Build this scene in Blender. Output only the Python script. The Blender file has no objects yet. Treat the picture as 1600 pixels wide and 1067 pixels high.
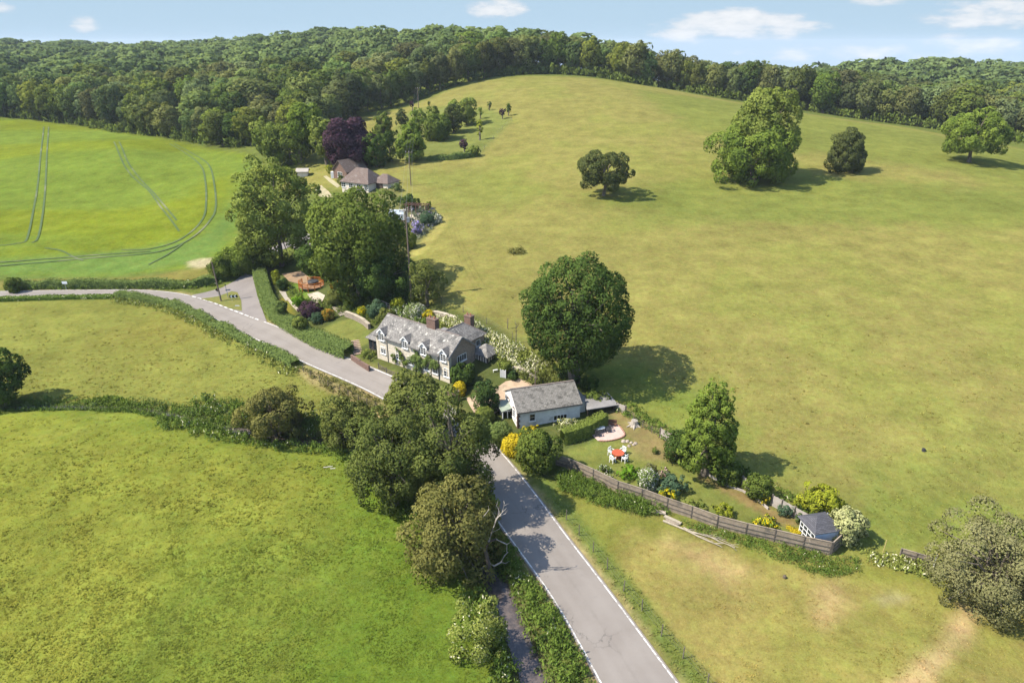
import bpy, math, random
import numpy as np
from mathutils import Vector, Matrix
from mathutils.geometry import delaunay_2d_cdt
R = math.radians
SC = bpy.context.scene
COL = SC.collection

# ------------------------------------------------------------------ camera
CAM_H, PITCH, FPX, CX, CY = 40.0, R(23.5), 1067.0, 800.0, 533.5
cam = bpy.data.cameras.new('camera')
cam.sensor_width = 36.0
cam.lens = 36.0 * FPX / 1600.0
cam.clip_start, cam.clip_end = 0.5, 30000
camo = bpy.data.objects.new('camera', cam)
COL.objects.link(camo)
camo.location = (0, 0, CAM_H)
camo.rotation_euler = (math.pi / 2 - PITCH, 0, 0)
SC.camera = camo

# ------------------------------------------------------------------ sky, sun, exposure
SUN_EL, SUN_AZ = R(50), R(-100)          # azimuth clockwise from +Y
w = bpy.data.worlds.new('World')
SC.world = w
w.use_nodes = True
nt = w.node_tree
nt.nodes.clear()
def N(nt, t, **kw):
    n = nt.nodes.new(t)
    for k, v in kw.items():
        if k.startswith('i_'):
            n.inputs[k[2:]].default_value = v
        else:
            setattr(n, k, v)
    return n
def L(nt, a, b):
    nt.links.new(a, b)
SKY_STRENGTH = 0.15
sky = N(nt, 'ShaderNodeTexSky')
sky.sky_type = 'NISHITA'
sky.sun_disc = False
sky.sun_elevation = SUN_EL
sky.sun_rotation = SUN_AZ
sky.altitude = 120
sky.air_density, sky.dust_density, sky.ozone_density = 1.0, 0.6, 2.0
tc = N(nt, 'ShaderNodeTexCoord')
sep = N(nt, 'ShaderNodeSeparateXYZ')
L(nt, tc.outputs['Generated'], sep.inputs[0])
def M(nt, op, a, b=None, c=None, clamp=False):
    n = N(nt, 'ShaderNodeMath', operation=op, use_clamp=clamp)
    for i, v in enumerate((a, b, c)):
        if v is None:
            continue
        if isinstance(v, (int, float)):
            n.inputs[i].default_value = v
        else:
            L(nt, v, n.inputs[i])
    return n.outputs[0]
# clouds: small fair-weather cumulus low over the horizon, laid out by compass direction
def cdir(px, py):
    cx, cy = (px - CX) / FPX, (CY - py) / FPX
    d = Vector((cx, math.cos(PITCH) + cy * math.sin(PITCH), -math.sin(PITCH) + cy * math.cos(PITCH)))
    d.normalize()
    return math.atan2(d.x, d.y), math.asin(d.z)
az = M(nt, 'ARCTAN2', sep.outputs[0], sep.outputs[1])
el = M(nt, 'ARCSINE', sep.outputs[2])
cmb = N(nt, 'ShaderNodeCombineXYZ')
L(nt, M(nt, 'MULTIPLY', az, 9.0), cmb.inputs[0])
L(nt, M(nt, 'MULTIPLY', el, 26.0), cmb.inputs[1])
nz = N(nt, 'ShaderNodeTexNoise', i_Scale=2.6, i_Detail=7.0, i_Roughness=0.58)
L(nt, cmb.outputs[0], nz.inputs['Vector'])
nz2 = N(nt, 'ShaderNodeTexNoise', i_Scale=0.7, i_Detail=4.0, i_Roughness=0.5)
L(nt, cmb.outputs[0], nz2.inputs['Vector'])
field = None
for (px, py, wx, wy, amp) in [(1155, 36, 115, 23, 1.0), (1065, 50, 60, 20, .8), (1190, 46, 100, 18, .8), (780, 14, 55, 18, .9), (1555, 20, 110, 24, .75),
                             (1530, 68, 80, 16, .7), (1330, 82, 120, 14, .6), (1230, 84, 90, 13, .55), (136, 40, 22, 16, .7),
                             (1370, 2, 60, 9, .6), (1440, 84, 90, 12, .5), (500, -40, 160, 30, .7), (-160, 10, 120, 25, .8), (1850, 40, 160, 30, .9),
                             (1050, -120, 230, 60, .9), (250, -160, 260, 60, .8)]:
    a0, e0 = cdir(px, py)
    sx, sy = wx / FPX, wy / FPX
    dx = M(nt, 'DIVIDE', M(nt, 'SUBTRACT', az, a0), sx)
    dy = M(nt, 'DIVIDE', M(nt, 'SUBTRACT', el, e0), sy)
    d2 = M(nt, 'ADD', M(nt, 'MULTIPLY', dx, dx), M(nt, 'MULTIPLY', dy, dy))
    g = M(nt, 'MULTIPLY', M(nt, 'SUBTRACT', 1.0, d2, clamp=True), amp)
    field = g if field is None else M(nt, 'MAXIMUM', field, g)
# elsewhere scattered cumulus of the same kind
rest = M(nt, 'MULTIPLY', M(nt, 'SUBTRACT', nz2.outputs['Fac'], 0.56), 6.0, clamp=True)
rest = M(nt, 'MULTIPLY', rest, M(nt, 'MULTIPLY', M(nt, 'SUBTRACT', el, 0.12), 6.0, clamp=True))
field = M(nt, 'MAXIMUM', field, M(nt, 'MULTIPLY', rest, 0.7))
cl = M(nt, 'ADD', M(nt, 'MULTIPLY', field, 0.95), M(nt, 'MULTIPLY', M(nt, 'SUBTRACT', nz.outputs['Fac'], 0.55), 1.9))
mask = N(nt, 'ShaderNodeMapRange', interpolation_type='SMOOTHSTEP')
mask.inputs['From Min'].default_value, mask.inputs['From Max'].default_value = 0.12, 0.74
L(nt, cl, mask.inputs['Value'])
maskv = M(nt, 'MULTIPLY', mask.outputs[0], M(nt, 'MULTIPLY', field, 5.0, clamp=True))
cr = N(nt, 'ShaderNodeMix', data_type='RGBA')
cr.inputs['A'].default_value = (1.85, 2.0, 2.2, 1)
cr.inputs['B'].default_value = (2.55, 2.62, 2.68, 1)
L(nt, M(nt, 'MULTIPLY', cl, 1.0, clamp=True), cr.inputs['Factor'])
# thin milky air low over the horizon
hz = N(nt, 'ShaderNodeMix', data_type='RGBA')
hz.inputs['B'].default_value = (1.33, 1.84, 2.28, 1)
L(nt, sky.outputs[0], hz.inputs['A'])
L(nt, M(nt, 'MULTIPLY', M(nt, 'SUBTRACT', 0.42, el), 3.0, clamp=True), hz.inputs['Factor'])
mx = N(nt, 'ShaderNodeMix', data_type='RGBA')
L(nt, maskv, mx.inputs['Factor'])
L(nt, hz.outputs['Result'], mx.inputs['A'])
L(nt, cr.outputs['Result'], mx.inputs['B'])
bg = N(nt, 'ShaderNodeBackground', i_Strength=SKY_STRENGTH)
L(nt, mx.outputs['Result'], bg.inputs['Color'])
wo = N(nt, 'ShaderNodeOutputWorld')
L(nt, bg.outputs[0], wo.inputs['Surface'])

sl = bpy.data.lights.new('sun', 'SUN')
sl.energy, sl.angle, sl.color = 4.0, R(0.55), (1.0, 0.94, 0.83)
slo = bpy.data.objects.new('sun', sl)
COL.objects.link(slo)
TO_SUN = Vector((math.sin(SUN_AZ) * math.cos(SUN_EL), math.cos(SUN_AZ) * math.cos(SUN_EL), math.sin(SUN_EL)))
slo.rotation_euler = TO_SUN.to_track_quat('Z', 'Y').to_euler()
slo.location = (0, 0, 200)
vs = SC.view_settings
vs.view_transform, vs.look, vs.gamma, vs.exposure = 'Standard', 'None', 1.0, 1.27
vs.use_curve_mapping = False
SC.render.engine = 'CYCLES'
SC.cycles.max_bounces = 6
SC.cycles.diffuse_bounces = 3
SC.cycles.transmission_bounces = 3
SC.cycles.use_denoising = True

# ------------------------------------------------------------------ ground model: control points (pixel row seen, distance) -> height
cP, sP = math.cos(PITCH), math.sin(PITCH)
def ray(px, py):
    cx, cy = (px - CX) / FPX, (CY - py) / FPX
    return np.array([cx, cP + cy * sP, -sP + cy * cP])
CTRL = []
for px, py, Y in [
    # valley floor along the stream and road
    (0, 1067, 33.5), (500, 1067, 33.5), (1000, 1067, 33.5), (1500, 1067, 33.3), (1300, 1000, 37.0), (0, 800, 51.5), (400, 800, 51.5), (740, 800, 51.5),
    (800, 722, 60.3), (0, 640, 71.5), (300, 640, 71.5), (600, 600, 78.3), (520, 570, 83.8), (390, 500, 100.2), (250, 465, 110.6), (0, 460, 112.5),
    (-250, 462, 112), (100, 540, 91), (-250, 640, 71.5), (700, 640, 71.4),
    # crop field
    (0, 430, 122.5), (150, 428, 123), (300, 425, 123), (0, 360, 150), (150, 350, 153), (300, 330, 158), (0, 300, 184), (200, 300, 184), (330, 300, 176),
    (0, 240, 232), (200, 230, 225), (380, 242, 218), (0, 186, 300), (100, 198, 285), (200, 213, 262), (300, 232, 236), (-250, 180, 300), (-250, 300, 190),
    # lane, gardens, far house, orchard
    (393, 417, 124), (470, 370, 141), (530, 300, 166), (580, 285, 168), (640, 340, 142), (660, 400, 115), (700, 340, 139), (642, 473, 97), (690, 480, 94),
    (480, 455, 108.5), (560, 500, 95), (760, 520, 86), (830, 560, 80.5), (600, 235, 200), (700, 220, 210), (545, 187, 260), (640, 165, 285),
    # hill pasture
    (897, 598, 76), (850, 480, 93), (850, 400, 112), (850, 300, 150), (850, 200, 215), (700, 141, 300), (770, 123, 320), (850, 118.5, 326), (930, 122, 320),
    (1050, 141, 305), (1200, 167, 280), (1400, 196, 250), (1600, 232, 215), (1850, 280, 185), (1180, 284, 159), (1325, 265, 168), (1525, 252, 180),
    (1500, 450, 98), (1500, 650, 65.0), (1200, 550, 80), (1050, 600, 73.5), (1350, 850, 47), (1550, 880, 45), (950, 700, 62.3), (1095, 735, 58), (1250, 790, 52.2),
    (1850, 600, 70), (1850, 900, 44), (1180, 400, 111), (1850, 420, 104)]:
    d = ray(px, py)
    t = Y / d[1]
    CTRL.append((d[0] * t, Y, CAM_H + d[2] * t))
CTRL += [(x, -60, 0) for x in (-200, -60, 60, 200)] + [(-300, 60, 1), (300, 60, 12), (-300, 130, 2)]
# hills behind, from their skyline: (pixel column, distance, ground height)
for px, Y, z in [(0, 400, 14), (0, 620, 21), (0, 880, 27), (-300, 880, 26), (300, 400, 16), (300, 620, 22), (300, 860, 24), (450, 300, 14), (450, 500, 24), (500, 720, 35),
                 (600, 380, 22), (640, 520, 33), (760, 420, 31), (760, 520, 32), (850, 390, 30), (1000, 370, 21), (900, 520, 24), (1050, 430, 14),
                 (1200, 330, 15), (1200, 460, 7), (1400, 300, 10), (1400, 520, 14), (1600, 280, 7), (1600, 400, 5), (1600, 540, 10), (1900, 400, 4),
                 (1900, 560, 8), (-300, 1300, 5), (400, 1300, 5), (1000, 1300, -25), (1600, 1300, -28), (2100, 1300, -28), (800, 900, 14), (1400, 900, -10), (-600, 600, 20), (-600, 1300, 5)]:
    CTRL.append(((px - CX) / FPX * (Y * cP + (CAM_H - z) * sP), Y, z))
CTRL = np.array(CTRL, float)
# smooth thin-plate fit in log-distance space, so near and far carry equal weight
def tps_uv(x, y):
    r = np.maximum(y + 80.0, 5.0)
    return np.stack([x / r * 1.9, np.log(r)], -1)
_U = tps_uv(CTRL[:, 0], CTRL[:, 1])
def _phi(r2):
    return np.where(r2 > 1e-12, 0.5 * r2 * np.log(np.maximum(r2, 1e-12)), 0)
_n = len(CTRL)
_K = _phi(((_U[:, None] - _U[None]) ** 2).sum(-1)) + np.eye(_n) * 2e-3
_P = np.concatenate([np.ones((_n, 1)), _U], 1)
_A = np.zeros((_n + 3, _n + 3))
_A[:_n, :_n] = _K
_A[:_n, _n:] = _P
_A[_n:, :_n] = _P.T
_W = np.linalg.solve(_A, np.concatenate([CTRL[:, 2], np.zeros(3)]))
def base_h(x, y):
    x = np.atleast_1d(np.asarray(x, float)); y = np.atleast_1d(np.asarray(y, float))
    u = tps_uv(x.ravel(), y.ravel())
    out = np.empty(len(u))
    for i in range(0, len(u), 20000):
        s = u[i:i + 20000]
        r2 = ((s[:, None] - _U[None]) ** 2).sum(-1)
        out[i:i + 20000] = _phi(r2) @ _W[:_n] + _W[_n] + s @ _W[_n + 1:]
    return out.reshape(x.shape)
_TS = np.concatenate([np.linspace(25, 150, 260), np.linspace(151, 500, 350), np.linspace(502, 1500, 250)])
def G(px, py, h=0.0):
    """ground point (or point h above the ground) seen at a photo pixel"""
    d = ray(px, py)
    T = _TS
    for _ in range(3):
        p = d[None] * T[:, None] + np.array([0, 0, CAM_H])
        f = p[:, 2] - base_h(p[:, 0], p[:, 1]) - h
        k = np.where(f <= 0)[0]
        if len(k) == 0:
            i = len(T) - 1; break
        i = max(int(k[0]), 1)
        T = np.linspace(T[i - 1], T[i], 30)
    p = d * T[i] + np.array([0, 0, CAM_H])
    return Vector((p[0], p[1], float(base_h(p[0], p[1])[0])))
def GY(px, Y):
    """ground point at distance Y in the column px"""
    z = 10.0
    for _ in range(4):
        x = (px - CX) / FPX * (Y * cP + (CAM_H - z) * sP)
        z = float(base_h(x, Y)[0])
    return Vector((x, Y, z))
def gz(x, y):
    return float(base_h(x, y)[0])
def GP(pts):
    return np.array([G(*p)[:2] for p in pts])
def depth_of(p):
    return p[1] * cP + (CAM_H - p[2]) * sP
def project(x, y, z):
    dx, dy, dz = x, y, z - CAM_H
    dep = dy * cP - dz * sP
    up = dy * sP + dz * cP
    return CX + FPX * dx / dep, CY - FPX * up / dep, dep

# ------------------------------------------------------------------ noise, polygons
def _hash(ix, iy, seed):
    h = (ix.astype(np.int64) * 374761393 + iy.astype(np.int64) * 668265263 + seed * 1442695041) & 0xFFFFFFFF
    h = ((h ^ (h >> 13)) * 1274126177) & 0xFFFFFFFF
    return ((h ^ (h >> 16)) & 0xFFFF) / 65535.0
def vnoise(x, y, seed=0):
    ix, iy = np.floor(x), np.floor(y)
    fx, fy = x - ix, y - iy
    fx = fx * fx * (3 - 2 * fx); fy = fy * fy * (3 - 2 * fy)
    a, b = _hash(ix, iy, seed), _hash(ix + 1, iy, seed)
    c, d = _hash(ix, iy + 1, seed), _hash(ix + 1, iy + 1, seed)
    return (a * (1 - fx) + b * fx) * (1 - fy) + (c * (1 - fx) + d * fx) * fy
def fbm(x, y, seed=0, o=4):
    s, a, t = 0, 0.5, 0
    for k in range(o):
        s = s + a * vnoise(x, y, seed + k * 17); t += a
        a *= 0.5; x = x * 2.03 + 13.1; y = y * 2.03 + 7.7
    return s / t
def sdist(poly, x, y):
    """signed distance to a polygon, positive inside"""
    poly = np.asarray(poly)
    lo, hi = poly.min(0) - 16, poly.max(0) + 16
    near = (x > lo[0]) & (x < hi[0]) & (y > lo[1]) & (y < hi[1])
    if not near.all():
        out = np.full(x.shape, -16.0)
        if near.any():
            out[near] = sdist(poly, x[near], y[near])
        return out
    inside = np.zeros(x.shape, bool)
    d = np.full(x.shape, 1e9)
    n = len(poly)
    for i in range(n):
        ax, ay = poly[i]; bx, by = poly[(i + 1) % n]
        ex, ey = bx - ax, by - ay
        t = np.clip(((x - ax) * ex + (y - ay) * ey) / max(ex * ex + ey * ey, 1e-9), 0, 1)
        d = np.minimum(d, np.hypot(x - ax - t * ex, y - ay - t * ey))
        c = ((ay > y) != (by > y)) & (x < ex * (y - ay) / (ey if abs(ey) > 1e-12 else 1e-12) + ax)
        inside ^= c
    return np.where(inside, d, -d)
def ldist(line, x, y):
    d = np.full(x.shape, 1e9)
    for i in range(len(line) - 1):
        ax, ay = line[i]; bx, by = line[i + 1]
        ex, ey = bx - ax, by - ay
        t = np.clip(((x - ax) * ex + (y - ay) * ey) / max(ex * ex + ey * ey, 1e-9), 0, 1)
        d = np.minimum(d, np.hypot(x - ax - t * ex, y - ay - t * ey))
    return d
def sstep(a, b, v):
    t = np.clip((v - a) / (b - a), 0, 1)
    return t * t * (3 - 2 * t)
def resample(pts, step):
    """Catmull-Rom through the points, then even steps"""
    P = [np.asarray(p, float) for p in pts]
    P = [2 * P[0] - P[1]] + P + [2 * P[-1] - P[-2]]
    out = []
    for i in range(1, len(P) - 2):
        n = max(2, int(np.linalg.norm(P[i + 1] - P[i]) / step * 2))
        for k in range(n):
            t = k / n
            out.append(0.5 * (2 * P[i] + (P[i + 1] - P[i - 1]) * t + (2 * P[i - 1] - 5 * P[i] + 4 * P[i + 1] - P[i + 2]) * t * t
                              + (3 * P[i] - P[i - 1] - 3 * P[i + 1] + P[i + 2]) * t ** 3))
    out.append(P[-2])
    out = np.array(out)
    s = np.concatenate([[0], np.cumsum(np.linalg.norm(np.diff(out, axis=0), axis=1))])
    m = max(2, int(s[-1] / step) + 1)
    q = np.linspace(0, s[-1], m)
    return np.stack([np.interp(q, s, out[:, k]) for k in range(out.shape[1])], 1)

# ------------------------------------------------------------------ materials
def new_mat(name):
    m = bpy.data.materials.new(name)
    m.use_nodes = True
    m.node_tree.nodes.clear()
    return m
def mixc(nt, fac, a, b, blend='MIX'):
    n = N(nt, 'ShaderNodeMix', data_type='RGBA', blend_type=blend)
    for s, v in (('Factor', fac), ('A', a), ('B', b)):
        if isinstance(v, (int, float)):
            n.inputs[s].default_value = v
        elif isinstance(v, tuple):
            n.inputs[s].default_value = (*v, 1) if len(v) == 3 else v
        else:
            L(nt, v, n.inputs[s])
    return n.outputs['Result']
def noise(nt, scale, detail=4.0, rough=0.55, vec=None, out='Fac'):
    n = N(nt, 'ShaderNodeTexNoise', i_Scale=scale, i_Detail=detail, i_Roughness=rough)
    if vec is not None:
        L(nt, vec, n.inputs['Vector'])
    return n.outputs[out]
def ramp(nt, v, a, b):
    n = N(nt, 'ShaderNodeMapRange', interpolation_type='SMOOTHSTEP')
    n.inputs['From Min'].default_value, n.inputs['From Max'].default_value = a, b
    L(nt, v, n.inputs['Value'])
    return n.outputs[0]
def leaf_mat(name, c1, c2, flower=None, trans=0.22, hue=0.0, bend=0.75):
    m = new_mat(name)
    t = m.node_tree
    at = N(t, 'ShaderNodeAttribute', attribute_name='v')
    k_ = 1.5
    c = mixc(t, at.outputs['Fac'], tuple(a * k_ for a in c1), tuple(min(a * k_, .7) for a in c2))
    if flower:
        fl = N(t, 'ShaderNodeAttribute', attribute_name='f')
        c = mixc(t, fl.outputs['Fac'], c, flower)
    if hue:
        oi = N(t, 'ShaderNodeObjectInfo')
        hs = N(t, 'ShaderNodeHueSaturation')
        L(t, M(t, 'ADD', M(t, 'MULTIPLY', M(t, 'SUBTRACT', oi.outputs['Random'], 0.5), hue), 0.5), hs.inputs['Hue'])
        r2 = M(t, 'FRACT', M(t, 'MULTIPLY', oi.outputs['Random'], 7.31))
        L(t, M(t, 'ADD', M(t, 'MULTIPLY', r2, 0.65), 0.62), hs.inputs['Value'])
        L(t, M(t, 'ADD', M(t, 'MULTIPLY', M(t, 'FRACT', M(t, 'MULTIPLY', oi.outputs['Random'], 3.77)), 0.3), 0.75), hs.inputs['Saturation'])
        L(t, c, hs.inputs['Color'])
        c = hs.outputs[0]
    d = N(t, 'ShaderNodeBsdfDiffuse')
    tr = N(t, 'ShaderNodeBsdfTranslucent')
    L(t, c, d.inputs[0])
    # each card stands for a spray of many leaves: shade it between its own lie and the swell of its clump
    an = N(t, 'ShaderNodeAttribute', attribute_name='swell')
    vt = N(t, 'ShaderNodeVectorTransform', vector_type='NORMAL', convert_from='OBJECT', convert_to='WORLD')
    L(t, an.outputs['Vector'], vt.inputs[0])
    g = N(t, 'ShaderNodeNewGeometry')
    va = N(t, 'ShaderNodeVectorMath', operation='MULTIPLY_ADD')
    L(t, g.outputs['Normal'], va.inputs[0]); va.inputs[1].default_value = (bend, bend, bend); L(t, vt.outputs[0], va.inputs[2])
    vn = N(t, 'ShaderNodeVectorMath', operation='NORMALIZE')
    L(t, va.outputs[0], vn.inputs[0]); L(t, vn.outputs[0], d.inputs['Normal'])
    L(t, mixc(t, 1.0, c, (1.0, 1.1, 0.5), 'MULTIPLY'), tr.inputs[0])
    ms = N(t, 'ShaderNodeMixShader')
    ms.inputs[0].default_value = trans
    L(t, d.outputs[0], ms.inputs[1]); L(t, tr.outputs[0], ms.inputs[2])
    o = N(t, 'ShaderNodeOutputMaterial')
    L(t, ms.outputs[0], o.inputs[0])
    return m
def surf_mat(name, c1, c2=None, scale=3.0, rough=0.85, bump=0.0, bscale=None, metallic=0.0, detail=5.0, spec=0.3, c3=None, s3=0.6, stretch=None):
    """a worn surface: two colours mottled by noise, a third in blotches"""
    m = new_mat(name)
    t = m.node_tree
    tcn = N(t, 'ShaderNodeTexCoord')
    vec = tcn.outputs['Object']
    if stretch:
        mp = N(t, 'ShaderNodeMapping')
        mp.inputs['Scale'].default_value = stretch
        L(t, vec, mp.inputs[0]); vec = mp.outputs[0]
    c = mixc(t, ramp(t, noise(t, scale, detail, 0.6, vec), 0.3, 0.7), c1, c2 or c1)
    if c3:
        c = mixc(t, ramp(t, noise(t, s3, 5.0, 0.65, vec), 0.52, 0.66), c, c3)
    b = N(t, 'ShaderNodeBsdfPrincipled', i_Roughness=rough, i_Metallic=metallic)
    b.inputs['Specular IOR Level'].default_value = spec
    L(t, c, b.inputs['Base Color'])
    if bump:
        bn = N(t, 'ShaderNodeBump', i_Strength=bump, i_Distance=0.03)
        L(t, noise(t, bscale or scale * 4, 4.0, 0.6, vec), bn.inputs['Height'])
        L(t, bn.outputs[0], b.inputs['Normal'])
    o = N(t, 'ShaderNodeOutputMaterial')
    L(t, b.outputs[0], o.inputs[0])
    return m
def brick_mat(name, c1, c2, mortar, bw, bh, bump=0.4, ms=0.012, axes='xz', blotch=None, bias=0.0):
    """coursed masonry or slates by position on the wall: colour and fine relief only"""
    m = new_mat(name)
    t = m.node_tree
    uv = N(t, 'ShaderNodeUVMap', uv_map='UVMap')
    br = N(t, 'ShaderNodeTexBrick', offset=0.5)
    br.inputs['Color1'].default_value = (*c1, 1); br.inputs['Color2'].default_value = (*c2, 1); br.inputs['Mortar'].default_value = (*mortar, 1)
    br.inputs['Scale'].default_value = 1.0
    br.inputs['Brick Width'].default_value = bw; br.inputs['Row Height'].default_value = bh
    br.inputs['Mortar Size'].default_value = ms; br.inputs['Bias'].default_value = bias
    L(t, uv.outputs[0], br.inputs['Vector'])
    c = br.outputs['Color']
    c = mixc(t, 1.0, c, mixc(t, noise(t, 2.5, 6.0, 0.65, uv.outputs[0]), (0.55, 0.55, 0.55), (1.45, 1.45, 1.45)), 'MULTIPLY')
    if blotch:
        for (bc, s, lo, hi) in blotch:
            c = mixc(t, ramp(t, noise(t, s, 6.0, 0.7, uv.outputs[0]), lo, hi), c, bc)
    b = N(t, 'ShaderNodeBsdfPrincipled', i_Roughness=0.85)
    b.inputs['Specular IOR Level'].default_value = 0.25
    L(t, c, b.inputs['Base Color'])
    bn = N(t, 'ShaderNodeBump', i_Strength=bump, i_Distance=0.02)
    L(t, br.outputs['Fac'], bn.inputs['Height']); bn.invert = True
    L(t, bn.outputs[0], b.inputs['Normal'])
    o = N(t, 'ShaderNodeOutputMaterial')
    L(t, b.outputs[0], o.inputs[0])
    return m

# ------------------------------------------------------------------ mesh helpers
def mesh_np(name, verts, quads, mat=None, v=None, f=None, col=None, smooth=False, swell=None):
    me = bpy.data.meshes.new(name)
    verts = np.ascontiguousarray(verts, dtype=np.float32)
    quads = np.ascontiguousarray(quads, dtype=np.int32)
    k = quads.shape[1]
    nq = len(quads)
    me.vertices.add(len(verts)); me.vertices.foreach_set('co', verts.ravel())
    me.loops.add(nq * k); me.loops.foreach_set('vertex_index', quads.ravel())
    me.polygons.add(nq)
    me.polygons.foreach_set('loop_start', np.arange(0, nq * k, k, dtype=np.int32))
    me.polygons.foreach_set('use_smooth', np.full(nq, smooth))
    for nm, arr in (('v', v), ('f', f)):
        if arr is not None:
            a = me.attributes.new(nm, 'FLOAT', 'FACE'); a.data.foreach_set('value', np.ascontiguousarray(arr, dtype=np.float32))
    if swell is not None:
        a = me.attributes.new('swell', 'FLOAT_VECTOR', 'FACE'); a.data.foreach_set('vector', np.ascontiguousarray(swell, dtype=np.float32).ravel())
    if col is not None:
        dom = 'POINT' if len(col) == len(verts) else 'FACE'
        a = me.attributes.new('col', 'FLOAT_COLOR', dom)
        a.data.foreach_set('color', np.ascontiguousarray(np.concatenate([col, np.ones((len(col), 1))], 1), dtype=np.float32).ravel())
    me.update(calc_edges=True)
    if mat:
        me.materials.append(mat)
    return me
def link(name, me, parent=None, loc=None, **props):
    o = bpy.data.objects.new(name, me)
    COL.objects.link(o)
    if parent is not None:
        o.parent = parent
    if loc is not None:
        o.location = loc
    for k, v in props.items():
        o[k] = v
    return o
def thing(name, label, cat, loc=(0, 0, 0), rz=0.0, group=None):
    o = bpy.data.objects.new(name, None)
    COL.objects.link(o)
    o.location = loc; o.rotation_euler = (0, 0, rz)
    o.empty_display_size = 0.3
    o['label'] = label; o['category'] = cat
    if group:
        o['group'] = group
    return o
def tag(o, label, cat, group=None):
    o['label'] = label; o['category'] = cat
    if group:
        o['group'] = group
    return o
class MB:
    """collects boxes, prisms, bars and tubes into one mesh; faces carry a material slot and metre UVs"""
    def __init__(s):
        s.v, s.f, s.m = [], [], []
    def poly(s, pts, m=0):
        i = len(s.v)
        s.v += [tuple(p) for p in pts]; s.f.append(tuple(range(i, i + len(pts)))); s.m.append(m)
    def box(s, c, d, rz=0.0, m=0, rx=0.0, ry=0.0):
        i = len(s.v)
        h = Vector(d) / 2
        M_ = Matrix.Rotation(rz, 3, 'Z') @ Matrix.Rotation(ry, 3, 'Y') @ Matrix.Rotation(rx, 3, 'X')
        for x in (-1, 1):
            for y in (-1, 1):
                for z in (-1, 1):
                    s.v.append(tuple(Vector(c) + M_ @ Vector((x * h.x, y * h.y, z * h.z))))
        for q in ((0, 1, 3, 2), (4, 6, 7, 5), (0, 4, 5, 1), (2, 3, 7, 6), (0, 2, 6, 4), (1, 5, 7, 3)):
            s.f.append(tuple(i + k for k in q)); s.m.append(m)
        return s
    def b(s, x0, x1, y0, y1, z0, z1, m=0):
        return s.box(((x0 + x1) / 2, (y0 + y1) / 2, (z0 + z1) / 2), (x1 - x0, y1 - y0, z1 - z0), m=m)
    def prism(s, poly, vec, m=0):
        """extrude a planar polygon by a vector"""
        n = len(poly); i = len(s.v)
        P = [Vector(p) for p in poly]; e = Vector(vec)
        s.v += [tuple(p) for p in P] + [tuple(p + e) for p in P]
        s.f.append(tuple(i + k for k in reversed(range(n)))); s.m.append(m)
        s.f.append(tuple(i + n + k for k in range(n))); s.m.append(m)
        for k in range(n):
            j = (k + 1) % n
            s.f.append((i + k, i + j, i + n + j, i + n + k)); s.m.append(m)
        return s
    def tube(s, pts, rad, k=6, m=0, cap=True):
        P = [Vector(p) for p in pts]
        if isinstance(rad, (int, float)):
            rad = [rad] * len(P)
        base = len(s.v)
        for a, p in enumerate(P):
            d = (P[min(a + 1, len(P) - 1)] - P[max(a - 1, 0)])
            d = d.normalized() if d.length > 1e-9 else Vector((0, 0, 1))
            u = d.orthogonal().normalized() if abs(d.z) < 0.9 else Vector((1, 0, 0)).cross(d).normalized()
            w_ = d.cross(u)
            for q in range(k):
                an = 2 * math.pi * q / k
                s.v.append(tuple(p + (u * math.cos(an) + w_ * math.sin(an)) * rad[a]))
        for a in range(len(P) - 1):
            for q in range(k):
                r = (q + 1) % k
                s.f.append((base + a * k + q, base + a * k + r, base + (a + 1) * k + r, base + (a + 1) * k + q)); s.m.append(m)
        if cap:
            s.f.append(tuple(base + q for q in reversed(range(k)))); s.m.append(m)
            e = base + (len(P) - 1) * k
            s.f.append(tuple(e + q for q in range(k))); s.m.append(m)
        return s
    def disc(s, c, r, h, k=16, m=0):
        return s.tube([c, (c[0], c[1], c[2] + h)], r, k, m)
    def mesh(s, name, mats, smooth=False):
        me = bpy.data.meshes.new(name)
        me.from_pydata(s.v, [], s.f)
        for mm in (mats if isinstance(mats, (list, tuple)) else [mats]):
            me.materials.append(mm)
        me.polygons.foreach_set('material_index', s.m)
        if smooth:
            me.polygons.foreach_set('use_smooth', [True] * len(s.f))
        me.update()
        uvl = me.uv_layers.new(name='UVMap')
        for p in me.polygons:
            n = p.normal
            if abs(n.z) > 0.97:
                a, b_ = Vector((1, 0, 0)), Vector((0, 1, 0))
            else:
                a = Vector((-n.y, n.x, 0)).normalized(); b_ = n.cross(a)
            for li in p.loop_indices:
                co = me.vertices[me.loops[li].vertex_index].co
                uvl.data[li].uv = (co.dot(a), co.dot(b_))
        return me
    def build(s, name, mats, parent=None, loc=None, smooth=False, **props):
        return link(name, s.mesh(name, mats, smooth), parent, loc, **props)
def copy_tree(o, parent=None, **props):
    c = o.copy()
    COL.objects.link(c)
    if parent is not None:
        c.parent = parent
    for k, v in props.items():
        c[k] = v
    for ch in list(o.children):
        copy_tree(ch, c)
    return c

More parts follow.
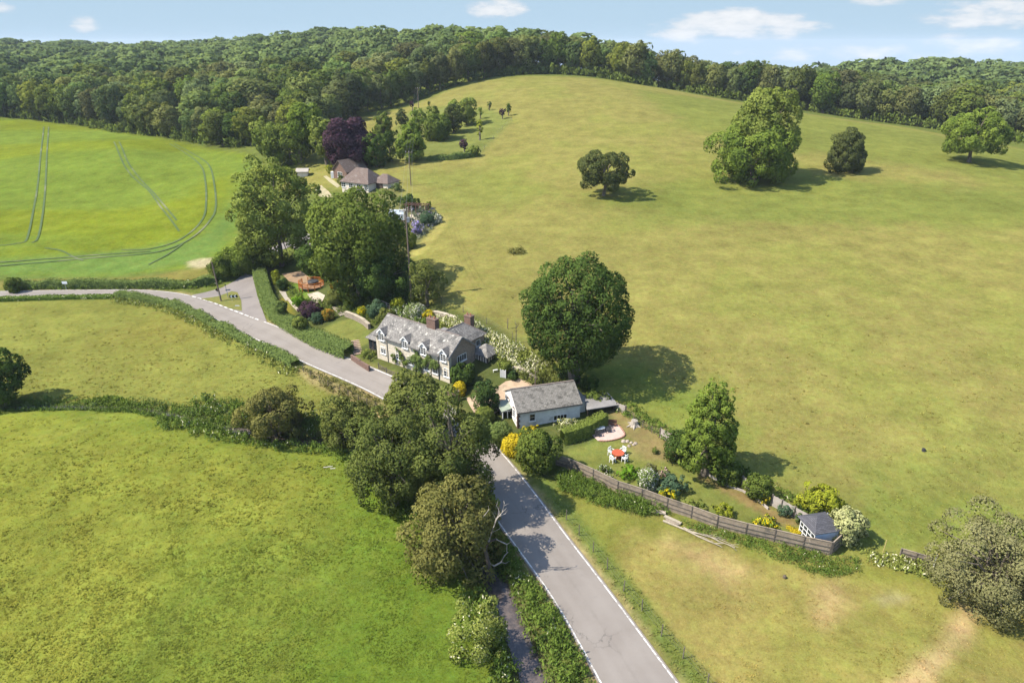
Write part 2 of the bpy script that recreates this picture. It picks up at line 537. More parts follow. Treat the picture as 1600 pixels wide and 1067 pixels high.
# ================================================================== GROUND
ROAD_PX = [((-150, 466.5), (-150, 459)), ((0, 463.5), (0, 457)), ((100, 461.5), (100, 455)), ((200, 461.5), (210, 454.5)), ((258, 468), (285, 460)),
           ((300, 480), (328, 473)), ((338, 499), (372, 488)), ((400, 531), (432, 509)), ((470, 565), (505, 543)), ((520, 585), (555, 565)), ((593, 619), (622, 592)),
           ((650, 657), (685, 624)), ((703, 710), (735, 661)), ((745, 764), (778, 708)), ((786, 823), (826, 763)), ((812, 859), (869, 820)), ((869, 945), (944, 911)),
           ((928, 1064), (1040, 1031)), ((990, 1190), (1140, 1160))]
rp = []
for a, b in ROAD_PX:
    A, B = G(*a), G(*b)
    rp.append((A.x, A.y, B.x, B.y))
d_ = np.array(rp[-1]) - np.array(rp[-2])
for k in range(1, 5):
    rp.append(tuple(np.array(rp[-1]) + d_ / np.linalg.norm(d_[:2]) * 12))
d_ = np.array(rp[0]) - np.array(rp[1])
rp = [tuple(np.array(rp[0]) + d_ / np.linalg.norm(d_[:2]) * k * 40) for k in (3, 2, 1)] + rp
RS = resample(rp, 0.7)
RL, RR = RS[:, :2], RS[:, 2:]
RC = (RL + RR) / 2
RW = np.linalg.norm(RL - RR, axis=1)
# a country road keeps its width: even it out along its length
kern = np.ones(41) / 41
RWs = np.convolve(np.pad(RW, 20, mode='edge'), kern, 'valid')
RWs = 0.6 * RWs + 0.4 * np.median(RW[60:])
for k in range(2):
    RC[:, k] = np.convolve(np.pad(RC[:, k], 6, mode='reflect', reflect_type='odd'), np.ones(13) / 13, 'valid')
RT = np.gradient(RC, axis=0); RT /= np.linalg.norm(RT, axis=1)[:, None]
RN = np.stack([-RT[:, 1], RT[:, 0]], 1)                 # to the right-hand side (garden side)
_k = np.unique(np.append(np.arange(0, len(RC), 6), len(RC) - 1))
ROADPOLY = np.concatenate([(RC - RN * (RWs / 2)[:, None])[_k], (RC + RN * (RWs / 2)[:, None])[_k][::-1]])
LANE_PX = [(300, 461), (320, 457), (346, 450), (367, 439), (382, 427), (391, 417), (398, 408), (420, 398), (455, 385), (472, 380), (478, 366), (462, 368), (440, 380),
           (412, 392), (404, 408), (397, 420), (397, 441), (402, 462), (412, 490), (418, 506), (400, 502), (362, 489), (340, 479), (312, 471)]
LANE = GP(LANE_PX)
ISLE = GP([(314, 467), (340, 463.5), (362, 455.5), (371, 457), (377, 470), (378, 486), (360, 482.5), (338, 474)])
STREAM = np.array([G(*p)[:2] for p in [(840, 1180), (836, 1067), (818, 1010), (795, 950), (775, 905), (735, 850), (690, 790), (630, 735), (545, 692), (450, 682),
                                    (400, 672), (360, 666), (300, 652), (220, 637), (120, 632), (0, 632), (-200, 628)]])
STREAM = resample(STREAM, 0.6)

POLY = {k: GP(v) for k, v in dict(
    crop=[(-500, 441), (0, 430), (100, 432), (200, 430), (285, 420), (330, 405), (365, 385), (377, 350), (386, 300), (390, 262), (385, 241), (300, 227), (200, 207), (100, 194), (40, 186.5),
          (-20, 183), (-500, 180)],
    margin=[(-500, 445), (0, 432), (200, 430), (330, 405), (378, 350), (392, 262), (380, 250), (340, 330), (310, 372), (220, 388), (0, 404), (-500, 410)],
    rough=[(-500, 470), (0, 470), (180, 466), (290, 482), (400, 538), (470, 575), (600, 628), (640, 690), (560, 690), (450, 682), (360, 664), (220, 636), (0, 630), (-500, 625)],
    near=[(-600, 632), (0, 634), (220, 640), (350, 668), (450, 690), (560, 705), (640, 760), (720, 850), (770, 905), (800, 960), (820, 1020), (836, 1080), (840, 1250), (-600, 1250)],
    lush=[(520, 705), (600, 740), (700, 850), (790, 980), (810, 1200), (420, 1200), (500, 960), (560, 830)],
    yel=[(-500, 640), (120, 650), (560, 740), (480, 800), (260, 830), (120, 1000), (140, 1200), (-500, 1200)],
    paddock=[(850, 772), (905, 752), (1000, 795), (1150, 838), (1300, 868), (1400, 866), (1470, 885), (1900, 880), (1900, 1250), (1120, 1250), (1075, 1067), (960, 920), (880, 810)],
    padgreen=[(850, 772), (905, 752), (1000, 800), (1150, 850), (1300, 880), (1460, 885), (1480, 920), (1300, 900), (1100, 860), (990, 830), (960, 900), (1080, 1067), (1050, 1067), (880, 810)],
    lawn=[(868, 716), (890, 700), (930, 690), (985, 690), (1040, 700), (1080, 735), (1150, 768), (1200, 800), (1255, 822), (1290, 852), (1200, 828), (1100, 800), (1000, 772), (900, 736)],
    dirt=[(955, 640), (985, 645), (1035, 672), (1065, 700), (1060, 725), (1020, 722), (985, 700), (965, 668)],
    dirt2=[(1085, 735), (1120, 755), (1160, 768), (1200, 790), (1240, 812), (1262, 826), (1215, 818), (1150, 780), (1095, 748)],
    lawn2=[(488, 520), (520, 505), (550, 497), (578, 513), (586, 530), (545, 552), (510, 536)],
    lawn3=[(432, 470), (446, 464), (462, 492), (452, 500)],
    lawn4=[(446, 447), (462, 441), (478, 452), (500, 466), (480, 470), (462, 470)],
    garden=[(398, 425), (430, 415), (560, 440), (640, 470), (760, 500), (870, 590), (905, 620), (980, 640), (930, 690), (860, 720), (770, 690), (745, 655), (640, 590), (560, 555), (470, 520), (415, 480)],
    fargarden=[(560, 290), (600, 285), (660, 322), (692, 345), (650, 398), (600, 420), (520, 330)],
    strip=[(690, 335), (704, 340), (696, 356), (662, 396), (645, 402), (640, 396), (668, 366), (690, 346)],
    orchard=[(585, 248), (600, 225), (618, 200), (640, 172), (700, 165), (770, 172), (800, 188), (745, 246), (700, 250), (640, 252)],
    isle=[(309, 467), (340, 462), (371, 453), (379, 470), (379, 488), (338, 476)],
    crest=[(430, 300), (545, 188), (640, 166), (700, 142), (770, 123.5), (850, 119.5), (930, 123), (1050, 141), (1200, 168), (1400, 197), (1600, 233), (2200, 300), (2200, 1250), (1450, 880), (1300, 850), (1150, 740), (1000, 640), (880, 590),
           (750, 500), (660, 470), (650, 400), (700, 345), (640, 330), (560, 290)],
    pg1=[(880, 315), (1000, 285), (1250, 275), (1600, 300), (1900, 340), (1600, 350), (1300, 352), (1000, 345)],
    pg2=[(980, 138), (1200, 168), (1600, 236), (1900, 290), (1800, 330), (1500, 270), (1250, 240), (1080, 200)],
    pg3=[(820, 520), (950, 560), (1100, 600), (1180, 690), (1300, 750), (1600, 800), (1900, 820), (1900, 900), (1500, 870), (1350, 860), (1240, 800), (1100, 700), (950, 640), (860, 590)],
    pg4=[(640, 270), (760, 260), (860, 300), (800, 330), (700, 330)],
    sandy=[(1500, 945), (1530, 955), (1500, 1010), (1450, 1075), (1400, 1075), (1440, 1030), (1480, 990)],
    dry1=[(1270, 915), (1310, 910), (1330, 940), (1290, 970), (1275, 945)],
    dry2=[(1050, 850), (1110, 845), (1160, 890), (1140, 930), (1080, 890)],
    chalk=[(300, 409), (325, 405), (334, 411), (318, 418), (300, 414)],
    hm=[(-500, 450), (0, 440), (150, 436), (240, 432), (330, 415), (345, 420), (330, 440), (150, 446), (0, 450)],
    tanverge=[(466, 574), (500, 584), (560, 608), (610, 634), (650, 662), (610, 660), (550, 636), (490, 600)],
    chalky=[(1360, 930), (1400, 925), (1420, 935), (1380, 945)],
).items()}
HOUSE_CLEAR = []
_rv = (RC + RN * (RWs / 2)[:, None]); _sv = np.where((_rv[:, 1] > 12) & (_rv[:, 1] < 64))[0][::6]
POLY['verge'] = np.concatenate([_rv[_sv] + RN[_sv] * 0.15, (_rv[_sv] + RN[_sv] * 2.1)[::-1]])
def gcol(x, y):
    """colour of the sward and soil at a place"""
    x = np.asarray(x, float); y = np.asarray(y, float)
    n1 = fbm(x / 14, y / 14, 3, 4); n2 = fbm(x / 3.2, y / 3.2, 9, 4); n3 = fbm(x / 34, y / 34, 21, 3)
    c = np.empty(x.shape + (3,))
    c[:] = (0.085, 0.10, 0.022)
    def put(key, colr, w_=2.0, amt=1.0, off=0.0, nz_=0.0):
        nonlocal c
        s = sdist(POLY[key], x, y) + off
        if nz_:
            s = s + (n2 - 0.5) * nz_ + (n1 - 0.5) * nz_
        k = (sstep(-w_, w_, s) * amt)[..., None]
        c = c * (1 - k) + np.asarray(colr) * k
    put('crest', (0.158, 0.143, 0.039), 3.0)
    for k, a in (('pg1', .75), ('pg2', .7), ('pg3', 1.0), ('pg4', .5)):
        put(k, (0.100, 0.120, 0.023), 6.0, a, nz_=12.0)
    gp = (sstep(0.50, 0.68, n1) * sstep(-2, 3, sdist(POLY['crest'], x, y)))[..., None] * 0.55
    c = c * (1 - gp) + np.array((0.120, 0.126, 0.027)) * gp
    put('rough', (0.130, 0.132, 0.028), 1.5)
    rk = (sstep(0.45, 0.7, n3) * sstep(-1, 3, sdist(POLY['rough'], x, y)))[..., None] * 0.6
    c = c * (1 - rk) + np.array((0.135, 0.118, 0.026)) * rk
    put('near', (0.106, 0.130, 0.019), 1.5)
    put('yel', (0.142, 0.146, 0.023), 5.0, 0.75, nz_=8)
    put('lush', (0.074, 0.110, 0.013), 4.0, 0.85, nz_=6)
    put('paddock', (0.178, 0.150, 0.042), 1.5)
    put('padgreen', (0.115, 0.120, 0.022), 1.5, 0.9, nz_=3)
    pk = (sstep(0.5, 0.7, n1) * sstep(-1, 2, sdist(POLY['paddock'], x, y)))[..., None] * 0.6
    c = c * (1 - pk) + np.array((0.125, 0.124, 0.026)) * pk
    put('sandy', (0.30, 0.21, 0.10), 0.8, 0.8, nz_=1.5); put('dry1', (0.27, 0.19, 0.085), 1.5, 0.8, nz_=3); put('dry2', (0.26, 0.185, 0.08), 2.0, 0.8, nz_=4)
    put('chalky', (0.28, 0.23, 0.14), 0.5, 0.35, nz_=1)
    put('verge', (0.088, 0.112, 0.024), 0.4, 0.9, nz_=0.6)
    put('garden', (0.060, 0.070, 0.020), 1.0); put('fargarden', (0.10, 0.10, 0.035), 1.0)
    put('orchard', (0.116, 0.126, 0.032), 1.5); put('strip', (0.20, 0.175, 0.05), 0.6)
    put('lawn', (0.110, 0.120, 0.028), 0.4); put('dirt', (0.165, 0.116, 0.052), 1.2, 0.7, nz_=3); put('dirt2', (0.175, 0.115, 0.05), 0.3, 0.8)
    put('lawn2', (0.112, 0.120, 0.030), 0.3); put('lawn3', (0.13, 0.115, 0.02), 0.3); put('lawn4', (0.085, 0.125, 0.02), 0.3)
    put('isle', (0.150, 0.128, 0.026), 0.5)
    put('crop', (0.110, 0.132, 0.012), 0.8)
    put('margin', (0.078, 0.124, 0.028), 3.5, 0.85, nz_=2)
    ck = (sstep(0.42, 0.75, n3) * sstep(0, 3, sdist(POLY['crop'], x, y)))[..., None] * 0.5
    c = c * (1 - ck) + np.array((0.122, 0.140, 0.013)) * ck
    ck = (sstep(0.58, 0.42, fbm(x / 60, y / 26, 51, 2)) * sstep(0, 3, sdist(POLY['crop'], x, y)))[..., None] * 0.45
    c = c * (1 - ck) + np.array((0.085, 0.132, 0.026)) * ck
    put('hm', (0.135, 0.115, 0.03), 1.0, 0.8, nz_=2); put('chalk', (0.30, 0.25, 0.15), 0.8, 0.8, nz_=2)
    put('tanverge', (0.23, 0.175, 0.08), 0.5, 0.8, nz_=1.5)
    # worn tan edge beside the tarmac
    rd = -sdist(ROADPOLY, x, y)
    k = (sstep(0.9, 0.1, rd) * (0.25 + 0.6 * sstep(0.4, 0.65, n2)))[..., None]
    c = c * (1 - k) + np.array((0.24, 0.18, 0.085)) * k
    k = np.maximum(sstep(2.0, 0.9, ldist(STREAM[:96:3], x, y)), sstep(1.1, 0.4, ldist(STREAM[92::3], x, y)))[..., None]
    c = c * (1 - k) + np.array((0.06, 0.055, 0.025)) * k
    c = c * (0.71 + 0.36 * n1 + 0.26 * n2)[..., None]
    return np.clip(c, 0.003, 0.9)

def relief(x, y, h):
    """ground height with the sunk stream, the levelled road bed and hummocks"""
    h = h.copy()
    rd = sdist(ROADPOLY, x, y)
    ld = np.maximum(sdist(LANE, x, y), rd)
    hum = (fbm(x / 2.3, y / 2.3, 5, 3) - 0.5) * 0.14 + (fbm(x / 7, y / 7, 31, 2) - 0.5) * 0.30
    far = sstep(-0.3, -2.5, ld)
    gard = sstep(1.5, -1.5, np.maximum.reduce([sdist(POLY[k_], x, y) for k_ in ('garden', 'lawn', 'dirt', 'dirt2')]))
    h += hum * far * gard * (0.35 + 0.65 * sstep(130, 60, y))
    h -= 0.09 * sstep(-0.5, 0.25, ld)
    h -= np.maximum(1.0 * sstep(1.9, 0.6, ldist(STREAM[:96:2], x, y)), 0.5 * sstep(1.5, 0.6, ldist(STREAM[92::2], x, y)))
    return h

def grid_axis(lo, hi, step, far_lo, far_hi, gr):
    a = list(np.arange(lo, hi + 1e-6, step))
    s = step
    while a[-1] < far_hi:
        s *= gr; a.append(a[-1] + s)
    s = step
    pre = []
    p = lo
    while p > far_lo:
        s *= gr; p -= s; pre.append(p)
    return np.array(pre[::-1] + a)
gx = grid_axis(-62, 62, 0.55, -2600, 2600, 1.035)
gy = grid_axis(30, 104, 0.55, -400, 4200, 1.024)
GX, GYY = np.meshgrid(gx, gy)
GZ = relief(GX, GYY, base_h(GX, np.clip(GYY, -60, 1300)) - 0.045 * np.maximum(GYY - 1300, 0))
nx, ny = len(gx), len(gy)
idx = np.arange(nx * ny).reshape(ny, nx)
Q = np.stack([idx[:-1, :-1], idx[:-1, 1:], idx[1:, 1:], idx[1:, :-1]], -1).reshape(-1, 4)
V = np.stack([GX, GYY, GZ], -1).reshape(-1, 3)
C = gcol(GX, GYY).reshape(-1, 3)
def ground_material():
    m = new_mat('sward')
    t = m.node_tree
    at = N(t, 'ShaderNodeAttribute', attribute_name='col')
    g = N(t, 'ShaderNodeNewGeometry')
    pos = g.outputs['Position']
    a = noise(t, 1.6, 6.0, 0.7, pos); b_ = noise(t, 0.28, 5.0, 0.6, pos); f = noise(t, 7.0, 4.0, 0.7, pos)
    k = M(t, 'ADD', M(t, 'MULTIPLY', a, 1.0), M(t, 'ADD', M(t, 'MULTIPLY', b_, 0.9), M(t, 'MULTIPLY', f, 0.9)))
    k = M(t, 'ADD', M(t, 'MULTIPLY', M(t, 'SUBTRACT', k, 1.4), 0.95), 1.0)
    cc = N(t, 'ShaderNodeCombineXYZ')
    for i in range(3):
        L(t, k, cc.inputs[i])
    c = mixc(t, 1.0, at.outputs['Color'], cc.outputs[0], 'MULTIPLY')
    path = M(t, 'ABSOLUTE', M(t, 'SUBTRACT', noise(t, 0.030, 3.0, 0.5, pos), 0.5))       # faint trodden lines
    c = mixc(t, M(t, 'MULTIPLY', ramp(t, path, 0.008, 0.002), 0.07), c, (0.20, 0.175, 0.06))
    hs = N(t, 'ShaderNodeHueSaturation')
    L(t, M(t, 'ADD', M(t, 'MULTIPLY', noise(t, 0.9, 4.0, 0.6, pos, ), 0.08), 0.46), hs.inputs['Hue'])
    L(t, c, hs.inputs['Color'])
    d = N(t, 'ShaderNodeBsdfDiffuse')
    L(t, hs.outputs[0], d.inputs[0])
    bn = N(t, 'ShaderNodeBump', i_Strength=0.5, i_Distance=0.12)
    L(t, M(t, 'ADD', noise(t, 2.6, 6.0, 0.72, pos), M(t, 'MULTIPLY', noise(t, 0.8, 3.0, 0.6, pos), 1.2)), bn.inputs['Height'])
    L(t, bn.outputs[0], d.inputs['Normal'])
    o = N(t, 'ShaderNodeOutputMaterial')
    L(t, d.outputs[0], o.inputs[0])
    return m
SWARD = ground_material()
fx, fy = V[Q].mean(1)[:, 0], V[Q].mean(1)[:, 1]
reg = np.zeros(len(Q), int)
for i, key in enumerate(('crest', 'rough', 'near', 'paddock', 'orchard', 'crop', 'lawn', 'lawn2', 'isle'), 1):
    reg[sdist(POLY[key], fx, fy) > 0] = i
for i, nm in enumerate(('ground', 'hillside_pasture', 'rough_meadow', 'meadow', 'paddock', 'orchard_grass', 'crop_field', 'lawn', 'terrace_lawn', 'traffic_island')):
    q = Q[reg == i]
    used, inv = np.unique(q, return_inverse=True)
    link(nm, mesh_np(nm, V[used], inv.reshape(-1, 4), SWARD, col=C[used], smooth=True), kind='structure')

def zmesh(x, y, off=0.0):
    return float(base_h(x, y)[0]) + off
def ribbon(name, line, widths, mat, off, across=5, kind='structure'):
    """a strip draped over the ground along a line: widths = (left, right) offsets, scalars or arrays"""
    line = np.asarray(line, float)
    T = np.gradient(line, axis=0); T /= np.linalg.norm(T, axis=1)[:, None]
    Nn = np.stack([T[:, 1], -T[:, 0]], 1)
    lo, hi = widths
    fr = np.linspace(0, 1, across)
    lo = np.broadcast_to(np.asarray(lo, float), (len(line),)); hi = np.broadcast_to(np.asarray(hi, float), (len(line),))
    o_ = lo[:, None] + (hi - lo)[:, None] * fr
    P = line[:, None] + Nn[:, None] * o_[..., None]
    Z = base_h(P[..., 0], P[..., 1]) + off
    vv = np.concatenate([P, Z[..., None]], -1).reshape(-1, 3)
    i = np.arange(len(line) * across).reshape(len(line), across)
    q = np.stack([i[:-1, :-1], i[:-1, 1:], i[1:, 1:], i[1:, :-1]], -1).reshape(-1, 4)
    me = mesh_np(name, vv, q, mat, smooth=True)
    at = me.attributes.new('across', 'FLOAT', 'POINT'); at.data.foreach_set('value', np.tile(fr, len(line)).astype(np.float32))
    o = link(name, me)
    if kind:
        o['kind'] = kind
    return o
def drape(name, poly, mat, off, step=1.0, kind='structure', zfun=None):
    poly = np.asarray(poly, float)
    B = []
    for i in range(len(poly)):
        a, b_ = poly[i], poly[(i + 1) % len(poly)]
        n = max(1, int(np.linalg.norm(b_ - a) / step))
        B += [tuple(a + (b_ - a) * k / n) for k in range(n)]
    nb = len(B)
    lo, hi = poly.min(0), poly.max(0)
    X, Y = np.meshgrid(np.arange(lo[0], hi[0], step), np.arange(lo[1], hi[1], step))
    X, Y = X.ravel(), Y.ravel()
    k = sdist(poly, X, Y) > step * 0.45
    pts = [Vector(p) for p in B] + [Vector(p) for p in zip(X[k], Y[k])]
    r = delaunay_2d_cdt(pts, [(i, (i + 1) % nb) for i in range(nb)], [list(range(nb))], 1, 1e-5)
    co = np.array([(p.x, p.y) for p in r[0]])
    z = base_h(co[:, 0], co[:, 1]) + off if zfun is None else zfun(co[:, 0], co[:, 1])
    tr = np.array([f for f in r[2] if len(f) == 3])
    a, b_, c_ = co[tr[:, 0]], co[tr[:, 1]], co[tr[:, 2]]
    flip = ((b_ - a)[:, 0] * (c_ - a)[:, 1] - (b_ - a)[:, 1] * (c_ - a)[:, 0]) < 0
    tr[flip] = tr[flip][:, ::-1]
    o = link(name, mesh_np(name, np.concatenate([co, z[:, None]], 1), tr, mat, smooth=True))
    if kind:
        o['kind'] = kind
    return o

def asphalt(name, c1, c2, c3, wear=False):
    m = new_mat(name)
    t = m.node_tree
    pos = N(t, 'ShaderNodeNewGeometry').outputs['Position']
    c = mixc(t, ramp(t, noise(t, 0.35, 5.0, 0.6, pos), 0.3, 0.7), c1, c2)
    c = mixc(t, M(t, 'MULTIPLY', ramp(t, noise(t, 1.3, 7.0, 0.7, pos), 0.60, 0.72), 0.6), c, c3)
    c = mixc(t, M(t, 'MULTIPLY', ramp(t, noise(t, 0.9, 6.0, 0.7, pos), 0.62, 0.8), 0.35), c, (0.26, 0.22, 0.18))
    vo = N(t, 'ShaderNodeTexVoronoi', feature='DISTANCE_TO_EDGE', i_Scale=0.33)
    nv = noise(t, 1.1, 5.0, 0.7, pos, 'Color')
    va = N(t, 'ShaderNodeVectorMath', operation='MULTIPLY_ADD')
    L(t, nv, va.inputs[0]); va.inputs[1].default_value = (1.6, 1.6, 0); L(t, pos, va.inputs[2])
    L(t, va.outputs[0], vo.inputs['Vector'])
    crack = M(t, 'MULTIPLY', ramp(t, vo.outputs['Distance'], 0.014, 0.004), ramp(t, noise(t, 0.15, 2.0, 0.5, pos), 0.55, 0.65))
    c = mixc(t, M(t, 'MULTIPLY', crack, 0.55), c, (0.07, 0.065, 0.06))
    if wear:
        ac = N(t, 'ShaderNodeAttribute', attribute_name='across').outputs['Fac']
        e = M(t, 'MULTIPLY', M(t, 'ABSOLUTE', M(t, 'SUBTRACT', ac, 0.5)), 2.0)
        wheel = M(t, 'MULTIPLY', ramp(t, M(t, 'ABSOLUTE', M(t, 'SUBTRACT', e, 0.45)), 0.20, 0.03), M(t, 'ADD', M(t, 'MULTIPLY', noise(t, 0.25, 4.0, 0.6, pos), 0.5), 0.05))
        c = mixc(t, wheel, c, (0.225, 0.198, 0.170))
        dirt = ramp(t, M(t, 'ADD', e, M(t, 'MULTIPLY', M(t, 'SUBTRACT', noise(t, 1.6, 6.0, 0.7, pos), 0.5), 0.42)), 0.93, 1.10)
        c = mixc(t, M(t, 'MULTIPLY', dirt, 0.75), c, (0.17, 0.135, 0.075))
        mid_ = M(t, 'MULTIPLY', ramp(t, M(t, 'ADD', e, M(t, 'MULTIPLY', noise(t, 0.5, 5.0, 0.65, pos), 0.3)), 0.24, 0.08), 0.35)
        c = mixc(t, mid_, c, (0.135, 0.118, 0.10))
    c = mixc(t, 1.0, c, mixc(t, noise(t, 18.0, 3.0, 0.7, pos), (0.86, 0.86, 0.86), (1.14, 1.14, 1.14)), 'MULTIPLY')
    b = N(t, 'ShaderNodeBsdfPrincipled', i_Roughness=0.9)
    b.inputs['Specular IOR Level'].default_value = 0.2
    L(t, c, b.inputs['Base Color'])
    o = N(t, 'ShaderNodeOutputMaterial')
    L(t, b.outputs[0], o.inputs[0])
    return m
ASPH = asphalt('weathered_tarmac', (0.182, 0.157, 0.133), (0.206, 0.180, 0.154), (0.130, 0.114, 0.098), True)
LANEM = asphalt('lane_tarmac', (0.165, 0.143, 0.128), (0.195, 0.170, 0.150), (0.12, 0.105, 0.095))
def paint():
    m = new_mat('road_paint')
    t = m.node_tree
    pos = N(t, 'ShaderNodeNewGeometry').outputs['Position']
    c = mixc(t, ramp(t, noise(t, 2.2, 7.0, 0.75, pos), 0.47, 0.60), (0.50, 0.48, 0.44), (0.24, 0.215, 0.19))
    b = N(t, 'ShaderNodeBsdfPrincipled', i_Roughness=0.7)
    L(t, c, b.inputs['Base Color'])
    o = N(t, 'ShaderNodeOutputMaterial'); L(t, b.outputs[0], o.inputs[0])
    return m
PAINT = paint()
ribbon('road', RC, (-RWs / 2, RWs / 2), ASPH, 0.030, 9)
# edge lines: unbroken on both sides, broken across the mouth of the lane
jd = np.abs(sdist(LANE, RC[:, 0] + RN[:, 0] * (RWs / 2 + 0.5), RC[:, 1] + RN[:, 1] * (RWs / 2 + 0.5)))
jm = sdist(LANE, RC[:, 0] + RN[:, 0] * (RWs / 2 + 0.35), RC[:, 1] + RN[:, 1] * (RWs / 2 + 0.35)) > 0
ribbon('edge_marking', RC, (RWs / 2 - 0.27, RWs / 2 - 0.15), PAINT, 0.038, 3)
run, runs = [], []
for i in range(len(RC)):
    if not jm[i]:
        run.append(i)
    elif run:
        runs.append(run); run = []
runs.append(run)
for r_ in runs:
    if len(r_) > 4:
        ribbon('edge_marking', RC[r_], (-RWs[r_] / 2 + 0.15, -RWs[r_] / 2 + 0.27), PAINT, 0.038, 3)
ji = np.where(jm)[0]
k = int(ji[0]) if len(ji) else 0
while len(ji) and k < ji[-1] - 1:
    seg = np.arange(k, min(k + 3, len(RC)))
    ribbon('give_way_marking', RC[seg], (-RWs[seg] / 2 + 0.10, -RWs[seg] / 2 + 0.35), PAINT, 0.038, 3)
    k += 3
GRAVEL = surf_mat('gravel', (0.40, 0.29, 0.19), (0.30, 0.215, 0.14), 1.2, 0.95, 0.5, 12.0, c3=(0.22, 0.17, 0.11), s3=0.4)
PALESTONE = surf_mat('pale_stone', (0.42, 0.36, 0.27), (0.30, 0.25, 0.18), 2.0, 0.9, 0.4, 8.0, c3=(0.22, 0.19, 0.14), s3=1.2)
drape('lane', LANE, LANEM, 0.022, 0.9)
drape('island_verge', ISLE, None, 0.045, 0.8).data.materials.append(surf_mat('verge_grass', (0.14, 0.125, 0.028), (0.10, 0.11, 0.02), 1.5, 1.0, 0.8, 6.0))
drape('driveway', GP([(776, 606), (790, 596), (812, 592), (838, 601), (850, 612), (812, 622), (782, 640), (768, 650), (756, 662), (744, 650), (734, 634), (728, 622), (742, 618), (757, 622)]), GRAVEL, 0.03, 0.7)
drape('track', GP([(505, 276), (510, 275), (522, 283), (532, 291), (527, 294), (516, 286)]), surf_mat('pale_gravel', (0.30, 0.26, 0.15), (0.24, 0.21, 0.12), 1.0, .95), 0.06, 0.8)
drape('yard', GP([(455, 378), (480, 362), (500, 372), (480, 392), (462, 396)]), LANEM, 0.05, 0.8)
drape('yard', GP([(492, 296), (502, 290), (514, 300), (520, 308), (508, 312), (498, 306)]), surf_mat('sandy_yard', (0.34, 0.27, 0.17), (0.22, 0.2, 0.1), 0.5, .95), 0.06, 1.2)
# wheel tracks pressed through the crop
TRK = surf_mat('track_soil', (0.046, 0.076, 0.018), (0.066, 0.092, 0.026), 0.5, 1.0, c3=(0.14, 0.14, 0.07), s3=0.05)
TR1 = [(45, 378), (55, 330), (62, 280), (66, 230), (69, 199)]
TR2 = [(63, 372), (70, 320), (73, 270), (75, 230), (76.5, 199)]
for tr in ([(-80, 384), (0, 384), (30, 380), (42, 374), (52, 330), (60, 280), (65, 230), (68.5, 199)], [(50, 380), (60, 370), (68, 325), (72, 270), (74, 230), (76, 199)],
           [(178, 222), (190, 250), (205, 274), (232, 298), (252, 325), (270, 348), (280, 362)], [(186, 222), (198, 250), (215, 275), (240, 302), (262, 328), (276, 345)],
           [(265, 225), (290, 240), (314, 260), (321, 285), (322, 318), (318, 340), (300, 362), (270, 380), (230, 390), (190, 391)],
           [(272, 225), (300, 240), (326, 258), (335, 290), (337, 325), (328, 345), (308, 366), (278, 384), (235, 396), (150, 403), (60, 411), (-60, 420)],
           [(285, 382), (262, 398), (232, 414)], [(70, 388), (95, 392), (115, 402), (130, 408)], [(-60, 414), (60, 406), (150, 399), (235, 393)]):
    ln = resample([G(*p)[:2] for p in tr], 1.2)
    ribbon('wheel_track', ln, (-0.22, 0.22), TRK, 0.10, 2)
# stream
WM = new_mat('stream_water')
t = WM.node_tree
b = N(t, 'ShaderNodeBsdfPrincipled', i_Roughness=0.06)
pos = N(t, 'ShaderNodeNewGeometry').outputs['Position']
L(t, mixc(t, ramp(t, noise(t, 1.8, 6.0, 0.7, pos), 0.4, 0.65), (0.055, 0.045, 0.04), (0.11, 0.085, 0.07)), b.inputs['Base Color'])
bn = N(t, 'ShaderNodeBump', i_Strength=0.25, i_Distance=0.05)
L(t, noise(t, 6.0, 4.0, 0.6, pos), bn.inputs['Height']); L(t, bn.outputs[0], b.inputs['Normal'])
o_ = N(t, 'ShaderNodeOutputMaterial'); L(t, b.outputs[0], o_.inputs[0])
wl = base_h(STREAM[:, 0], STREAM[:, 1])
_wh = np.where(np.arange(len(STREAM)) < 70, 1.0, 0.7)
_wh = np.convolve(np.pad(_wh, 10, mode='edge'), np.ones(21) / 21, 'valid')
ribbon('stream_water', STREAM[:96], (-_wh[:96], _wh[:96]), WM, -0.78, 3)
ribbon('stream_water', STREAM[92:], (-0.55, 0.55), WM, -0.36, 3)
# foreground grass tufts
def blade_material():
    m = new_mat('grass_blade')
    t = m.node_tree
    at = N(t, 'ShaderNodeAttribute', attribute_name='col')
    d = N(t, 'ShaderNodeBsdfDiffuse'); tr = N(t, 'ShaderNodeBsdfTranslucent'); ms = N(t, 'ShaderNodeMixShader')
    ms.inputs[0].default_value = 0.3
    L(t, at.outputs['Color'], d.inputs[0]); L(t, at.outputs['Color'], tr.inputs[0])
    g = N(t, 'ShaderNodeNewGeometry')                     # blades are soft and curl: shade them close to the lie of the sward
    va = N(t, 'ShaderNodeVectorMath', operation='MULTIPLY_ADD')
    L(t, g.outputs['Normal'], va.inputs[0]); va.inputs[1].default_value = (0.2, 0.2, 0.2); va.inputs[2].default_value = (0, 0, 0.95)
    vn = N(t, 'ShaderNodeVectorMath', operation='NORMALIZE')
    L(t, va.outputs[0], vn.inputs[0]); L(t, vn.outputs[0], d.inputs['Normal'])
    L(t, d.outputs[0], ms.inputs[1]); L(t, tr.outputs[0], ms.inputs[2])
    o = N(t, 'ShaderNodeOutputMaterial'); L(t, ms.outputs[0], o.inputs[0])
    return m
BLADE = blade_material()
def keepout(x, y):
    k = (sdist(ROADPOLY, x, y) < -0.25) & (ldist(STREAM[::3], x, y) > 0.7) & (sdist(LANE, x, y) < -0.2)
    return k
